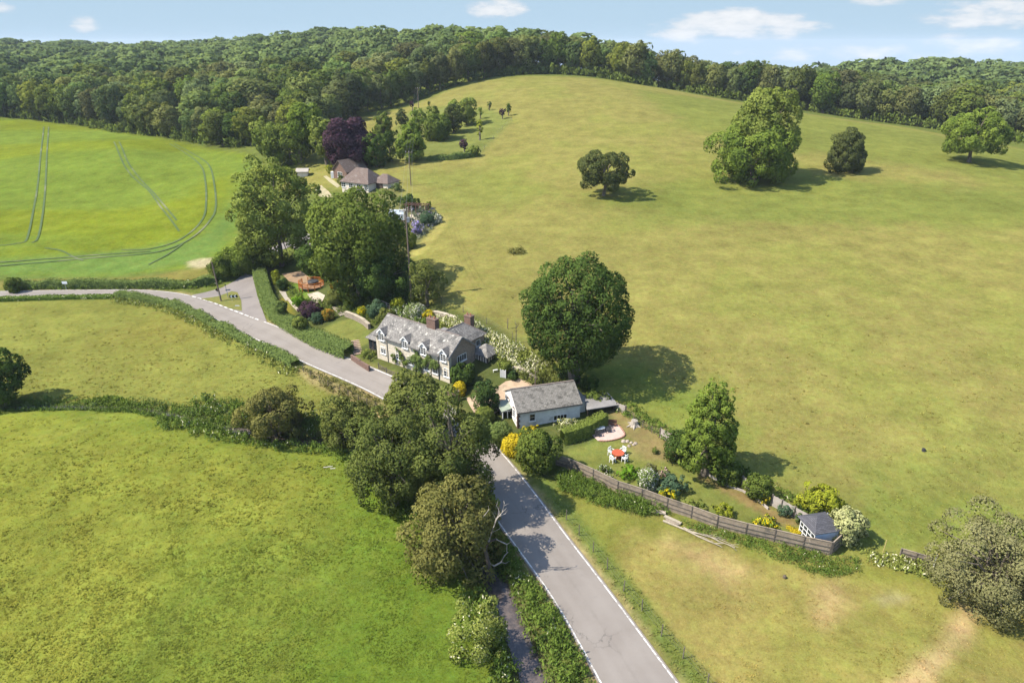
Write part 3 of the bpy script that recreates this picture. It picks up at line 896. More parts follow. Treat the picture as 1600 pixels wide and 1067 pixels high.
def tufts(name, key, n, ymax, h, wd, seed, clump=0.5, bright=1.25, ymin=32.0, shrink=0.0):
    rng = np.random.default_rng(seed)
    y = np.exp(rng.uniform(math.log(ymin), math.log(ymax), n * 3))
    x = rng.uniform(-0.86, 0.86, n * 3) * (y * cP + CAM_H * sP)
    ok = (sdist(POLY[key], x, y) > shrink) & keepout(x, y)
    ok &= rng.random(len(x)) < (1 - clump) + clump * sstep(0.38, 0.62, fbm(x / 1.7, y / 1.7, seed + 2, 3)) * 1.0
    ok &= rng.random(len(x)) < sstep(math.log(ymax), math.log(ymax) - 0.7, np.log(y))
    x, y = x[ok][:n], y[ok][:n]
    n = len(x)
    z = relief(x, y, base_h(x, y))
    s = (0.75 + 0.6 * rng.random(n)) * np.sqrt(np.maximum(y, 40) / 50)
    s *= 0.6 + 0.9 * fbm(x / 2.4, y / 2.4, seed + 5, 2)
    B = 5
    an = rng.random((n, B)) * 2 * math.pi
    lean = 0.6 + 1.1 * rng.random((n, B))
    bx = x[:, None] + 0.10 * rng.standard_normal((n, B)); by = y[:, None] + 0.10 * rng.standard_normal((n, B))
    hh = h * s[:, None] * (0.6 + 0.6 * rng.random((n, B))); ww = wd * s[:, None] * (0.7 + 0.6 * rng.random((n, B)))
    tx, ty = -np.sin(an) * ww, np.cos(an) * ww
    wx, wy = 0.10, -0.02                      # breeze
    ox, oy = (np.cos(an) * lean + wx) * hh, (np.sin(an) * lean + wy) * hh
    zz = z[:, None] - 0.02
    P = np.stack([np.stack([bx - tx, by - ty, zz + 0 * bx], -1), np.stack([bx + tx, by + ty, zz + 0 * bx], -1), np.stack([bx + ox, by + oy, zz + hh], -1)], 2)
    col = gcol(x, y)
    hue = 0.8 + 0.4 * rng.random((n, 1, 1))
    cf = np.repeat(col[:, None], B, 1) * bright * hue * (0.85 + 0.3 * rng.random((n, B, 1)))
    cf[..., 0] *= 0.94 + 0.2 * rng.random((n, B))
    tri = np.arange(n * B * 3).reshape(-1, 3)
    o = link(name, mesh_np(name, P.reshape(-1, 3), tri, BLADE, col=np.clip(cf.reshape(-1, 3), 0, 0.9)))
    o['kind'] = 'stuff'
    return o
tufts('meadow_grass', 'near', 34000, 80, 0.08, 0.07, 11, 0.3, bright=1.3)
tufts('rough_grass', 'rough', 9000, 118, 0.08, 0.08, 12, 0.3, ymin=64, bright=1.3)
tufts('pasture_grass', 'crest', 5000, 110, 0.07, 0.08, 13, 0.5, ymin=40, bright=1.5)
tufts('verge_grass', 'verge', 6500, 66, 0.17, 0.05, 15, 0.3, bright=1.6)
tufts('paddock_grass', 'paddock', 8000, 62, 0.07, 0.05, 14, 0.5, bright=1.4)

# ================================================================== VEGETATION
LM = dict(
    mid=leaf_mat('leaf_mid_green', (0.044, 0.064, 0.013), (0.096, 0.118, 0.022)),
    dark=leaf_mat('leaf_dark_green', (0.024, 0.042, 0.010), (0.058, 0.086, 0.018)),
    lime=leaf_mat('leaf_lime_tree', (0.056, 0.084, 0.014), (0.128, 0.162, 0.026)),
    roadside=leaf_mat('leaf_roadside', (0.042, 0.056, 0.014), (0.094, 0.106, 0.026)),
    oak=leaf_mat('leaf_dull_oak', (0.034, 0.044, 0.014), (0.074, 0.082, 0.026)),
    olive=leaf_mat('leaf_olive', (0.055, 0.068, 0.016), (0.112, 0.118, 0.030)),
    ash=leaf_mat('leaf_ash', (0.072, 0.094, 0.018), (0.140, 0.160, 0.034)),
    thorn=leaf_mat('leaf_hawthorn', (0.066, 0.066, 0.018), (0.128, 0.118, 0.034)),
    grey=leaf_mat('leaf_grey_green', (0.080, 0.080, 0.030), (0.158, 0.148, 0.066)),
    yellow=leaf_mat('leaf_yellow_green', (0.10, 0.122, 0.012), (0.195, 0.20, 0.018)),
    gold=leaf_mat('leaf_gold', (0.23, 0.175, 0.012), (0.40, 0.31, 0.018)),
    cream=leaf_mat('leaf_cream_variegated', (0.13, 0.145, 0.05), (0.29, 0.28, 0.13)),
    purple=leaf_mat('leaf_purple', (0.022, 0.012, 0.020), (0.062, 0.034, 0.044)),
    bright=leaf_mat('leaf_bright_green', (0.055, 0.115, 0.010), (0.120, 0.205, 0.016)),
    hedge=leaf_mat('leaf_hedge', (0.056, 0.082, 0.022), (0.115, 0.142, 0.040)),
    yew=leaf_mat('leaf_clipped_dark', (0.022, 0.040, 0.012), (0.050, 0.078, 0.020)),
    blue=leaf_mat('leaf_blue_green', (0.030, 0.056, 0.030), (0.066, 0.098, 0.050)),
    mix=leaf_mat('leaf_with_white_flower', (0.055, 0.085, 0.018), (0.115, 0.145, 0.034), (0.52, 0.50, 0.41)),
    straw=leaf_mat('leaf_with_cream_flower', (0.085, 0.105, 0.022), (0.165, 0.175, 0.040), (0.62, 0.58, 0.38)),
    yelfl=leaf_mat('leaf_with_yellow_flower', (0.060, 0.095, 0.014), (0.125, 0.160, 0.020), (0.55, 0.43, 0.015)),
    orange=leaf_mat('leaf_with_orange_flower', (0.075, 0.095, 0.018), (0.125, 0.140, 0.030), (0.60, 0.26, 0.03)),
    lilac=leaf_mat('leaf_with_lilac_flower', (0.065, 0.080, 0.050), (0.120, 0.125, 0.090), (0.36, 0.29, 0.58)),
    pink=leaf_mat('leaf_with_pink_flower', (0.055, 0.080, 0.025), (0.110, 0.130, 0.050), (0.66, 0.42, 0.40)),
    nettle=leaf_mat('leaf_nettle', (0.042, 0.070, 0.012), (0.100, 0.135, 0.024), (0.50, 0.48, 0.30)),
    wood=leaf_mat('leaf_woodland', (0.044, 0.062, 0.013), (0.098, 0.116, 0.023), hue=0.07, bend=0.4),
    far=leaf_mat('leaf_far_wood', (0.046, 0.062, 0.016), (0.092, 0.108, 0.026), hue=0.06, bend=0.35),
)
BARK = surf_mat('bark', (0.10, 0.078, 0.055), (0.17, 0.14, 0.105), 3.0, 0.95, 0.6, 9.0)
DEADWOOD = surf_mat('dead_wood', (0.36, 0.31, 0.25), (0.22, 0.19, 0.155), 4.0, 0.95, 0.4, 12.0)

def leaf_cloud(centers, radii, s, rng, cover=1.0, outward=None, cap=26000, zmin=0.03, up=0.25, n=None, lumpv=None, aspect=0.62, tight=(0.72, 1.06)):
    centers = np.asarray(centers, float); radii = np.asarray(radii, float)
    area = (radii ** 2).sum() * 2 * math.pi
    if n is None:
        n = int(min(cap, cover * area / (0.36 * s * s)))
    w_ = radii ** 2 / (radii ** 2).sum()
    k = rng.choice(len(radii), n, p=w_)
    d = rng.standard_normal((n, 3))
    if outward is not None:
        d += outward[k] * 0.9
    d[:, 2] += up
    d /= np.linalg.norm(d, axis=1)[:, None]
    rho = rng.uniform(*tight, n)
    p = centers[k] + d * (radii[k] * rho)[:, None]
    nn = d + 0.55 * rng.standard_normal((n, 3)); nn /= np.linalg.norm(nn, axis=1)[:, None]
    a = np.cross(nn, rng.standard_normal((n, 3))); a /= np.linalg.norm(a, axis=1)[:, None] + 1e-9
    b_ = np.cross(nn, a)
    sz = s * rng.uniform(0.6, 1.35, n)
    a *= sz[:, None] * 0.5; b_ *= (sz * aspect)[:, None] * 0.5
    q = np.stack([p - a, p - b_ * 1.0 - a * 0.1, p + a, p + b_ * 1.0 - a * 0.1], 1)
    ok = p[:, 2] > zmin
    k0 = k
    q = q[ok]; k = k[ok]
    q[..., 2] = np.maximum(q[..., 2], 0.01)
    lv = rng.random(len(radii)) if lumpv is None else lumpv
    v = np.clip(0.55 * lv[k] + 0.55 * rng.random(len(k)) - 0.05, 0, 1)
    sw = (d + (0.55 * outward[k0] if outward is not None else 0))[ok]
    sw[:, 2] += 0.15
    sw /= np.linalg.norm(sw, axis=1)[:, None] + 1e-9
    return q, (v, sw)
def quads_mesh(name, q, v, mat, f=None):
    sw = None
    if isinstance(v, tuple):
        v, sw = v
    n = len(q)
    return mesh_np(name, q.reshape(-1, 3), np.arange(n * 4).reshape(-1, 4), mat, v=v, f=f, swell=sw)
def crown_lumps(r, hz, zc, nl, frac, rng, shape='round', inner=0.25, rag=0.16):
    g = (1 + 5 ** 0.5) / 2
    i = np.arange(nl)
    ph = 2 * math.pi * i / g + rng.uniform(0, 6)
    cz = 1 - 2 * (i + 0.5) / nl
    sr = np.sqrt(1 - cz * cz)
    u = np.stack([sr * np.cos(ph), sr * np.sin(ph), cz], 1)
    u += rag * rng.standard_normal(u.shape)
    rad = frac * min(r, hz) * rng.uniform(0.65, 1.35, nl)
    reach = np.clip(1 - rad / min(r, hz) * 0.85, 0.2, 0.95) * rng.uniform(0.86, 1.06, nl)
    c = u * reach[:, None]
    if shape == 'cone':
        t = (c[:, 2] + 1) / 2
        k = np.clip(1.12 - 1.0 * t, 0.10, 1)[:, None]
        c[:, :2] *= k * 1.05 / np.maximum(np.sqrt(np.clip(1 - c[:, 2:3] ** 2, 0.25, 1)), 0.5)
        rad *= np.clip(1.2 - 0.75 * t, 0.35, 1.1)
    elif shape == 'pyramid':
        t = (c[:, 2] + 1) / 2
        k = np.clip(1.08 - 0.72 * t, 0.2, 1)[:, None]
        c[:, :2] *= k / np.maximum(np.sqrt(np.clip(1 - c[:, 2:3] ** 2, 0.25, 1)), 0.5)
        rad *= np.clip(1.15 - 0.5 * t, 0.5, 1.1)
    elif shape == 'dome':
        low = c[:, 2] < -0.25
        c[low, 2] = -0.25 - 0.35 * rng.random(low.sum()); c[low, :2] *= 0.95
    elif shape == 'tall':
        c[:, :2] *= (1.0 - 0.22 * c[:, 2:3])
    c = c * np.array([r, r, hz])
    out = c / np.array([r, r, hz]); out /= np.linalg.norm(out, axis=1)[:, None] + 1e-6
    ni = int(nl * inner)
    if ni:
        ci = rng.uniform(-0.5, 0.5, (ni, 3)) * np.array([r, r, hz]) * 1.1
        c = np.concatenate([c, ci]); rad = np.concatenate([rad, np.full(ni, frac * min(r, hz) * 1.2)]); out = np.concatenate([out, np.zeros((ni, 3))])
    c[:, 2] += zc
    return c, rad, out
def limb_mesh(h, zc, r, hz, centers, rng, rad=None, forks=7, stems=1, spread=0.0):
    m = MB()
    rad = rad or 0.028 * h + 0.06
    for sidx in range(stems):
        an = 2 * math.pi * sidx / max(stems, 1) + rng.uniform(0, 1)
        ox, oy = spread * math.cos(an), spread * math.sin(an)
        top = max(zc - 0.25 * hz, 0.35 * h)
        mid = [(ox, oy, -0.15), (ox * 1.05 + rng.normal(0, .04) * r, oy * 1.05 + rng.normal(0, .04) * r, top * 0.5), (ox * 1.5, oy * 1.5, top), (ox * 1.9, oy * 1.9, zc + 0.45 * hz)]
        m.tube(mid, [rad * 1.25, rad * 0.9, rad * 0.7, rad * 0.2], 7)
        sel = rng.choice(len(centers), min(forks, len(centers)), replace=False)
        for k in sel:
            c = Vector(centers[k])
            st = Vector(mid[1]).lerp(Vector(mid[2]), rng.uniform(0.3, 1.0))
            md = st.lerp(c, 0.5) + Vector((0, 0, 0.12 * (c - st).length))
            m.tube([st, md, c], [rad * 0.5, rad * 0.3, rad * 0.08], 5, cap=False)
    return m
def fit(box, base=None, low=0.9):
    """where a crown stands and how big it is: box = its outline in the photo, base = its foot if seen"""
    x0, y0, x1, y1 = box
    cx, cy = (x0 + x1) / 2, (y0 + y1) / 2
    d = ray(cx, cy)
    if base is not None:
        g = G(*base)
        p = np.array([0, 0, CAM_H]) + d * (g.y / d[1])
        dep = depth_of(p)
        phi = math.asin(-(d[2]) / np.linalg.norm(d))
        r = (x1 - x0) / 2 * dep / FPX
        vh = (y1 - y0) / 2 * dep / FPX
        hz = math.sqrt(max(vh * vh - (r * math.sin(phi)) ** 2, (0.3 * r) ** 2)) / math.cos(phi)
        zc = p[2] - g.z
        loc = Vector((p[0], g.y, g.z)) if abs(p[0] - g.x) < 0.35 * r else g
        off = (p[0] - loc.x, 0)
    else:
        h = 1.0
        for _ in range(6):
            g = G(cx, cy, h)
            p = np.array([g.x, g.y, g.z + h])
            dep = depth_of(p)
            phi = math.asin(-(d[2]) / np.linalg.norm(d))
            r = (x1 - x0) / 2 * dep / FPX
            vh = (y1 - y0) / 2 * dep / FPX
            hz = math.sqrt(max(vh * vh - (r * math.sin(phi)) ** 2, (0.35 * r) ** 2)) / math.cos(phi)
            h = hz * low
        zc, loc, off = h, Vector((g.x, g.y, g.z)), (0, 0)
    return loc, r, hz, zc, off
SEED = [100]
def tree(name, label, cat, box, mat, base=None, leaf=0.34, nl=44, frac=0.34, shape='round', group=None, trunk=True, cover=1.1, cap=19000, stems=1, spread=0.0, forks=7,
         low=0.9, flower=0.0, part='crown', rag=0.16, trad=None):
    SEED[0] += 1
    rng = np.random.default_rng(SEED[0])
    loc, r, hz, zc, off = fit(box, base, low)
    c, rad, out = crown_lumps(r, hz, zc, nl, frac, rng, shape, rag=rag)
    c[:, 0] += off[0]
    s = max(leaf, 0.0)
    q, v = leaf_cloud(c, rad, s, rng, cover, out, cap)
    f = None
    if flower:
        zz = q.mean(1)[:, 2]
        f = (rng.random(len(q)) < flower).astype(float)
    me = quads_mesh(part, q, v, LM[mat] if isinstance(mat, str) else mat, f)
    if not trunk:
        o = link(name, me, loc=loc)
        return tag(o, label, cat, group)
    o = thing(name, label, cat, loc, group=group)
    link(part, me, o)
    limb_mesh(zc + hz, zc, r, hz, c[:nl], rng, rad=trad, forks=forks, stems=stems, spread=spread).build('trunk', BARK, o)
    return o
def bush(name, label, box, mat, leaf=0.22, nl=20, frac=0.42, cat='bush', group=None, flower=0.0, shape='round', cover=1.1, low=0.8, cap=5000, base=None, rag=0.2):
    return tree(name, label, cat, box, mat, base=base, leaf=leaf, nl=nl, frac=frac, shape=shape, group=group, trunk=False, cover=cover, cap=cap, low=low, flower=flower, rag=rag)

# ---- the trees beside the road and the stream
tree('broad_tree', 'big round-headed dark green tree standing behind the white cottage', 'tree', (815, 398, 990, 582), 'dark', base=(897, 599), leaf=0.31, nl=120, frac=0.19, stems=2, spread=0.55, trad=0.4, cover=1.25, rag=0.02, cap=36000)
tree('roadside_tree', 'dark green tree hanging over the road bend opposite the stone cottage', 'tree', (640, 622, 770, 792), 'roadside', base=(690, 792), leaf=0.25, nl=60, frac=0.27, stems=3, spread=0.5, cover=1.05, rag=0.24, forks=12, cap=26000)
tree('roadside_tree', 'spreading mid green tree by the stream between meadow and road bend', 'tree', (546, 636, 690, 792), 'roadside', base=(622, 782), leaf=0.25, nl=66, frac=0.26, stems=3, spread=0.6, cover=1.05, rag=0.24, forks=12, cap=26000)
tree('roadside_tree', 'olive tree rising in front of the stone cottage front wall', 'tree', (596, 583, 700, 672), 'olive', base=(650, 690), leaf=0.30, nl=40, frac=0.34, stems=2, spread=0.3)
tree('hawthorn_tree', 'bushy olive-brown hawthorn beside the road with bleached dead limbs next to it', 'tree', (634, 752, 784, 918), 'thorn', base=(708, 880), leaf=0.24, nl=60, frac=0.30, stems=3, spread=0.5, cover=1.2, cap=26000, rag=0.2)
tree('hawthorn_bush', 'brownish rounded thorn bush leaning over the stream bend in the meadows', 'bush', (376, 602, 478, 688), 'thorn', base=(430, 676), leaf=0.26, nl=40, frac=0.32, stems=3, spread=0.4, rag=0.22)
tree('hawthorn_bush', 'olive thorn bush at the wire fence just beside the dark roadside trees', 'bush', (497, 620, 590, 704), 'olive', base=(545, 690), leaf=0.26, nl=36, frac=0.33, stems=3, spread=0.4, rag=0.2)
tree('alder_tree', 'dark green tree cut off by the picture edge beside the stream', 'tree', (-42, 553, 31, 634), 'dark', base=(-4, 630), leaf=0.34, nl=36, frac=0.34)
tree('willow_bush', 'huge grey-green rounded bush on the dry paddock below the wooden fence stub', 'bush', (1466, 806, 1660, 968), 'grey', base=(1562, 935), leaf=0.18, nl=80, frac=0.26, stems=4, spread=0.5, cover=1.1, cap=30000, rag=0.2)
# dead limbs
def dead_limbs():
    g = G(764, 903)
    o = thing('dead_tree', 'bleached bare dead tree limbs reaching towards the road from the hawthorn', 'dead tree', g)
    rng = np.random.default_rng(5)
    def px(x, y, Yoff):
        d = ray(x, y); t_ = (g.y + Yoff) / d[1]
        return Vector(d * t_) + Vector((0, 0, CAM_H)) - g
    m = MB()
    m.tube([px(764, 896, 0) - Vector((0, 0, .5)), px(763, 880, 0.1), px(758, 858, 0.2), px(764, 846, 0.3), px(775, 842, 0.3)], [0.2, 0.17, 0.14, 0.11, 0.08], 7)
    m.build('trunk', surf_mat('dead_bark', (0.09, 0.066, 0.05), (0.06, 0.045, 0.035), 4.0), o)
    for line, r0 in (([(763, 878), (772, 884), (783, 878), (788, 868), (794, 862)], .10), ([(760, 884), (752, 888), (746, 892)], .09), ([(775, 842), (783, 846), (792, 850), (792, 862)], .07),
                     ([(764, 846), (768, 832), (775, 812), (781, 800)], .08), ([(775, 812), (785, 800), (788, 786), (787, 782)], .05), ([(781, 806), (790, 802), (793, 797)], .035),
                     ([(764, 846), (752, 836), (748, 818), (756, 806)], .06), ([(756, 806), (764, 796), (763, 790)], .03), ([(771, 824), (778, 808), (780, 790)], .04),
                     ([(785, 800), (792, 793)], .02), ([(781, 800), (776, 790), (778, 782)], .025), ([(788, 790), (795, 786)], .015), ([(768, 832), (780, 826), (786, 816)], .03), ([(775, 812), (770, 800)], .02), ([(792, 850), (799, 846)], .02), ([(757, 858), (745, 852), (740, 840)], .04), ([(752, 836), (742, 834)], .02), ([(748, 818), (744, 805)], .02), ([(783, 878), (790, 880), (796, 876)], .03)):
        b_ = MB()
        pts = [px(x, y, 0.3 + 0.15 * k + rng.normal(0, 0.1)) for k, (x, y) in enumerate(line)]
        b_.tube(pts, list(np.linspace(r0, r0 * 0.35, len(pts))), 6)
        b_.build('branch', DEADWOOD, o)
dead_limbs()
# ---- trees by the lane and the upper gardens
tree('ash_tree', 'tall thin-leaved yellow-green tree at the foot of the lane', 'tree', (366, 249, 492, 420), 'ash', base=(444, 416), leaf=0.50, nl=84, frac=0.22, cover=1.05, stems=1, forks=16, rag=0.13, cap=20000, trad=0.4)
tree('sycamore_tree', 'great spreading green tree between the orange balustrade and the far garden', 'tree', (480, 294, 640, 466), 'mid', base=(572, 460), leaf=0.46, nl=70, frac=0.27, stems=3, spread=0.7, cover=1.25, cap=26000)
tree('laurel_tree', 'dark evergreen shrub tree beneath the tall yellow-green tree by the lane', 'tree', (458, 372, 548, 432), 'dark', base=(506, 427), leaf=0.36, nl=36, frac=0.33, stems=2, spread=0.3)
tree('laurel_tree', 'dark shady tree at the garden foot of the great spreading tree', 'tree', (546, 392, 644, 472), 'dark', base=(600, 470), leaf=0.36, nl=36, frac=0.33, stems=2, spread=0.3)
tree('birch_tree', 'pale airy tree with hanging foliage beside the telegraph pole', 'tree', (636, 408, 696, 478), 'olive', base=(665, 478), leaf=0.30, nl=26, frac=0.30, cover=0.75, rag=0.25)
tree('holly_tree', 'dark low tree filling the bank at the lane mouth under the tall tree', 'tree', (362, 372, 420, 428), 'mid', base=(396, 424), leaf=0.36, nl=30, frac=0.34)
bush('lane_bush', 'bright bushy hedge tree between crop field corner and lane', (336, 382, 400, 432), 'lime', leaf=0.34, nl=30, frac=0.34, cap=6000)
bush('lane_bush', 'dense bush behind the telegraph pole at the end of the field hedge', (326, 402, 364, 440), 'mid', leaf=0.32, nl=24)
tree('copper_beech', 'large dark purple beech behind the far brown-roofed house', 'tree', (508, 184, 580, 266), 'purple', base=(546, 264), leaf=0.62, nl=50, frac=0.3, cover=1.35)
tree('garden_tree', 'dark green tree touching the purple beech on its orchard side', 'tree', (566, 205, 606, 264), 'dark', base=(584, 262), leaf=0.60, nl=26, frac=0.36)
tree('garden_tree', 'tall rounded yellow-green tree at the wood corner beside the purple beech', 'tree', (448, 158, 506, 232), 'lime', base=(470, 256), leaf=0.70, nl=40, frac=0.32)
tree('garden_tree', 'broad green tree below the yellow-green tree above the crop field corner', 'tree', (400, 190, 500, 254), 'mid', base=(455, 256), leaf=0.68, nl=44, frac=0.32)
tree('garden_tree', 'golden green tree at the corner of the wood and the crop field', 'tree', (392, 186, 440, 246), 'ash', base=(416, 250), leaf=0.68, nl=30, frac=0.34)
tree('garden_tree', 'loose pale green tree between yellow-green tree and purple beech', 'tree', (484, 180, 530, 252), 'ash', base=(508, 258), leaf=0.66, nl=32, frac=0.34)
OR = 'young and grown trees of the grassy orchard plot'
tree('orchard_tree', 'dense cone-shaped tree at the orchard plot corner nearest the far house', 'tree', (615, 184, 669, 253), 'lime', base=(642, 252), leaf=0.55, nl=50, frac=0.27, shape='cone', group=OR, cover=1.4)
tree('orchard_tree', 'round mid green orchard tree with clear shadow on the mown plot', 'tree', (662, 177, 707, 221), 'mid', base=(684, 219), leaf=0.58, nl=44, frac=0.34, group=OR)
tree('orchard_tree', 'rounded green orchard tree behind the white patch beside purple beech', 'tree', (580, 175, 619, 224), 'mid', base=(600, 221), leaf=0.6, nl=44, frac=0.28, shape='pyramid', group=OR)
tree('orchard_tree', 'reddish brown-green tree at the back of the orchard plot', 'tree', (616, 168, 640, 200), 'oak', base=(628, 198), leaf=0.6, nl=30, frac=0.3, shape='pyramid', group=OR)
tree('orchard_tree', 'upright green tree just behind the cone-shaped orchard tree', 'tree', (641, 168, 668, 212), 'lime', base=(656, 214), leaf=0.58, nl=26, frac=0.34, shape='tall', group=OR)
tree('orchard_tree', 'domed dark green tree behind the round orchard tree', 'tree', (663, 164, 688, 206), 'mid', base=(675, 204), leaf=0.6, nl=28, frac=0.36, group=OR)
tree('orchard_tree', 'dull reddish-green tree on the shaded side of the round orchard tree', 'tree', (690, 162, 726, 208), 'oak', base=(708, 208), leaf=0.58, nl=28, frac=0.34, group=OR)
tree('orchard_tree', 'tall loose pale green tree at the upper end of the orchard plot', 'tree', (712, 152, 746, 193), 'ash', base=(730, 196), leaf=0.55, nl=30, frac=0.3, group=OR)
tree('orchard_tree', 'slim young yellow-green tree standing alone in the mown orchard plot', 'tree', (744, 184, 755, 213), 'yellow', base=(749.5, 219), leaf=0.45, nl=14, frac=0.4, shape='tall', group=OR)
tree('orchard_tree', 'small thin sapling behind the slim yellow-green orchard tree', 'tree', (746, 166, 755, 182), 'lime', base=(750, 186), leaf=0.45, nl=12, frac=0.4, group=OR)
tree('orchard_tree', 'little dark sapling near the top corner of the orchard plot', 'tree', (761, 157, 768, 171), 'dark', base=(764.5, 173), leaf=0.45, nl=10, frac=0.42, group=OR)
tree('orchard_tree', 'small blackish tree at the fenced top corner of the orchard plot', 'tree', (780, 169, 790, 182), 'purple', base=(785, 186), leaf=0.45, nl=12, frac=0.42, group=OR)
tree('orchard_tree', 'small dark green tree beside the blackish one at the plot corner', 'tree', (790, 162, 799, 178), 'dark', base=(795, 181), leaf=0.45, nl=12, frac=0.42, group=OR)
tree('orchard_tree', 'small purple-leaved tree near the lower fence of the orchard plot', 'tree', (718, 217, 732, 233), 'purple', base=(725, 244), leaf=0.42, nl=14, frac=0.42, group=OR)
tree('orchard_tree', 'small purple sapling in front of the wood above the orchard plot', 'tree', (640, 157, 648, 168), 'purple', base=(644, 174), leaf=0.5, nl=10, frac=0.42, group=OR)
tree('orchard_tree', 'tiny green sapling on the pasture above the orchard plot', 'tree', (668, 157, 673, 166), 'mid', base=(670.5, 168), leaf=0.5, nl=8, frac=0.45, group=OR)
tree('orchard_tree', 'small conical tree filling the gap between cone-shaped and reddish orchard trees', 'tree', (626, 190, 648, 224), 'mid', base=(637, 225), leaf=0.55, nl=26, frac=0.32, shape='pyramid', group=OR)
tree('orchard_tree', 'dark conical tree between the purple beech and the cone-shaped orchard tree', 'tree', (596, 200, 620, 240), 'dark', base=(606, 240), leaf=0.55, nl=28, frac=0.32, shape='pyramid', group=OR)
tree('orchard_tree', 'rounded light tree just uphill of the reddish-green orchard tree', 'tree', (700, 156, 722, 186), 'lime', base=(711, 190), leaf=0.55, nl=24, frac=0.34, group=OR)
bush('thicket_bush', 'weedy pale thicket in the lower fence corner of the orchard plot', (724, 228, 754, 246), 'ash', leaf=0.4, nl=20, shape='round')
bush('thicket_bush', 'low scrub below the purple beech beside the orchard grass', (588, 238, 620, 254), 'mid', leaf=0.42, nl=16)
bush('thicket_bush', 'small round bush out on the pasture in front of the dark wood edge', (583, 136, 611, 160), 'lime', leaf=0.7, nl=16)
# ---- the hill pasture
tree('hill_tree', 'small flat-topped dark tree standing on the hill pasture', 'tree', (898, 234, 992, 300), 'oak', base=(938, 306), leaf=0.40, nl=64, frac=0.23, shape='dome', cover=1.25, rag=0.14)
tree('hill_tree', 'tall two-tiered bright green tree on the hill pasture, its broad lower half', 'tree', (1107, 188, 1252, 288), 'lime', base=(1178, 284), leaf=0.5, nl=66, frac=0.26, cover=1.25, stems=2, spread=0.8, cap=24000)
tree('hill_tree', 'paler upper crown rising behind the broad bright green hill tree', 'tree', (1146, 134, 1250, 270), 'ash', base=(1200, 279), leaf=0.5, nl=56, frac=0.27, cover=1.15, cap=20000, rag=0.06, shape='tall')
tree('hill_tree', 'compact olive pyramid-shaped tree between the two bigger hill trees', 'tree', (1292, 200, 1360, 270), 'oak', base=(1326, 268), leaf=0.36, nl=80, frac=0.22, shape='pyramid', rag=0.07, cover=1.35)
tree('hill_tree', 'wide mushroom-shaped tree with forked trunk near the pasture rim', 'tree', (1474, 175, 1577, 246), 'lime', base=(1524, 254), leaf=0.46, nl=56, frac=0.26, shape='dome', cover=1.2, stems=2, spread=0.5, rag=0.12)
# ---- the white cottage garden
tree('garden_tree', 'feathery conical light green tree at the back fence of the lawn', 'tree', (1060, 588, 1162, 742), 'lime', base=(1110, 740), leaf=0.22, nl=150, frac=0.17, shape='pyramid', cover=1.15, cap=24000, rag=0.08)
bush('garden_shrub', 'rounded dark green shrub at the foot of the conical garden tree', (1040, 668, 1096, 728), 'dark', leaf=0.22, nl=26)
bush('garden_shrub', 'round mid green shrub by the timber edging below the conical tree', (1122, 722, 1160, 760), 'mid', leaf=0.2, nl=20)
bush('garden_shrub', 'loose green shrub against the pale back fence panels', (1164, 738, 1206, 786), 'mid', leaf=0.2, nl=20, rag=0.2)
bush('garden_shrub', 'little orange-yellow flowering shrub by the back fence', (1188, 770, 1202, 790), 'gold', leaf=0.14, nl=10)
bush('garden_shrub', 'small blue-green ball-shaped bush between lawn and back fence', (1212, 784, 1242, 808), 'blue', leaf=0.14, nl=16)
bush('garden_shrub', 'tiny dark bush next to the summerhouse door', (1243, 802, 1258, 819), 'yew', leaf=0.14, nl=10)
bush('garden_shrub', 'bright yellow-green shrub billowing behind the summerhouse', (1250, 752, 1318, 808), 'yellow', leaf=0.22, nl=34, frac=0.34, rag=0.2)
bush('garden_shrub', 'big creamy variegated bush beside the summerhouse roof', (1296, 790, 1352, 852), 'cream', leaf=0.22, nl=32, frac=0.34)
bush('garden_shrub', 'green shrub with yellow tips spilling over the front fence', (1176, 802, 1218, 832), 'yelfl', leaf=0.17, nl=22, flower=0.35)
bush('garden_shrub', 'vivid green mounded shrub just inside the front fence', (962, 724, 1003, 752), 'bright', leaf=0.17, nl=22)
bush('garden_shrub', 'white-flowering bush hanging over the front fence', (996, 728, 1030, 768), 'mix', leaf=0.16, nl=24, flower=0.3)
bush('garden_shrub', 'greyish green shrub on the lawn side of the white-flowering bush', (1022, 738, 1076, 776), 'blue', leaf=0.18, nl=26, flower=0)
bush('garden_shrub', 'low shrub with pink and white blooms at the lawn edge', (1026, 730, 1048, 746), 'pink', leaf=0.15, nl=14, flower=0.4)
bush('garden_shrub', 'pale silvery shrub rising behind the white-flowering bush', (1006, 722, 1026, 744), 'grey', leaf=0.15, nl=14)
bush('garden_shrub', 'yellow-flowering shrub bulging over the front fence by the logs', (1020, 758, 1064, 784), 'yelfl', leaf=0.17, nl=22, flower=0.5)
bush('garden_shrub', 'small dark tuft bush on the bare earth beside the lawn', (1016, 698, 1030, 710), 'mid', leaf=0.12, nl=8)
bush('garden_shrub', 'cream-flowered trailing rose on the front fence beside the vivid green shrub', (926, 724, 964, 748), 'mix', leaf=0.15, nl=18, flower=0.25)
bush('fence_creeper', 'yellow-green creeper draped along the fence top past the logs', (1066, 778, 1106, 802), 'ash', leaf=0.16, nl=20, shape='round')
bush('fence_creeper', 'pale yellow-green creeper capping the fence nearer the summerhouse', (1110, 788, 1152, 806), 'yellow', leaf=0.15, nl=18)
bush('roadside_shrub', 'big dense green bush at the fence end beside the road', (804, 668, 876, 744), 'mid', leaf=0.24, nl=44, frac=0.3, cap=9000)
bush('roadside_shrub', 'golden yellow shrub mass between the road and the white cottage', (784, 676, 826, 716), 'gold', leaf=0.2, nl=30, rag=0.2)
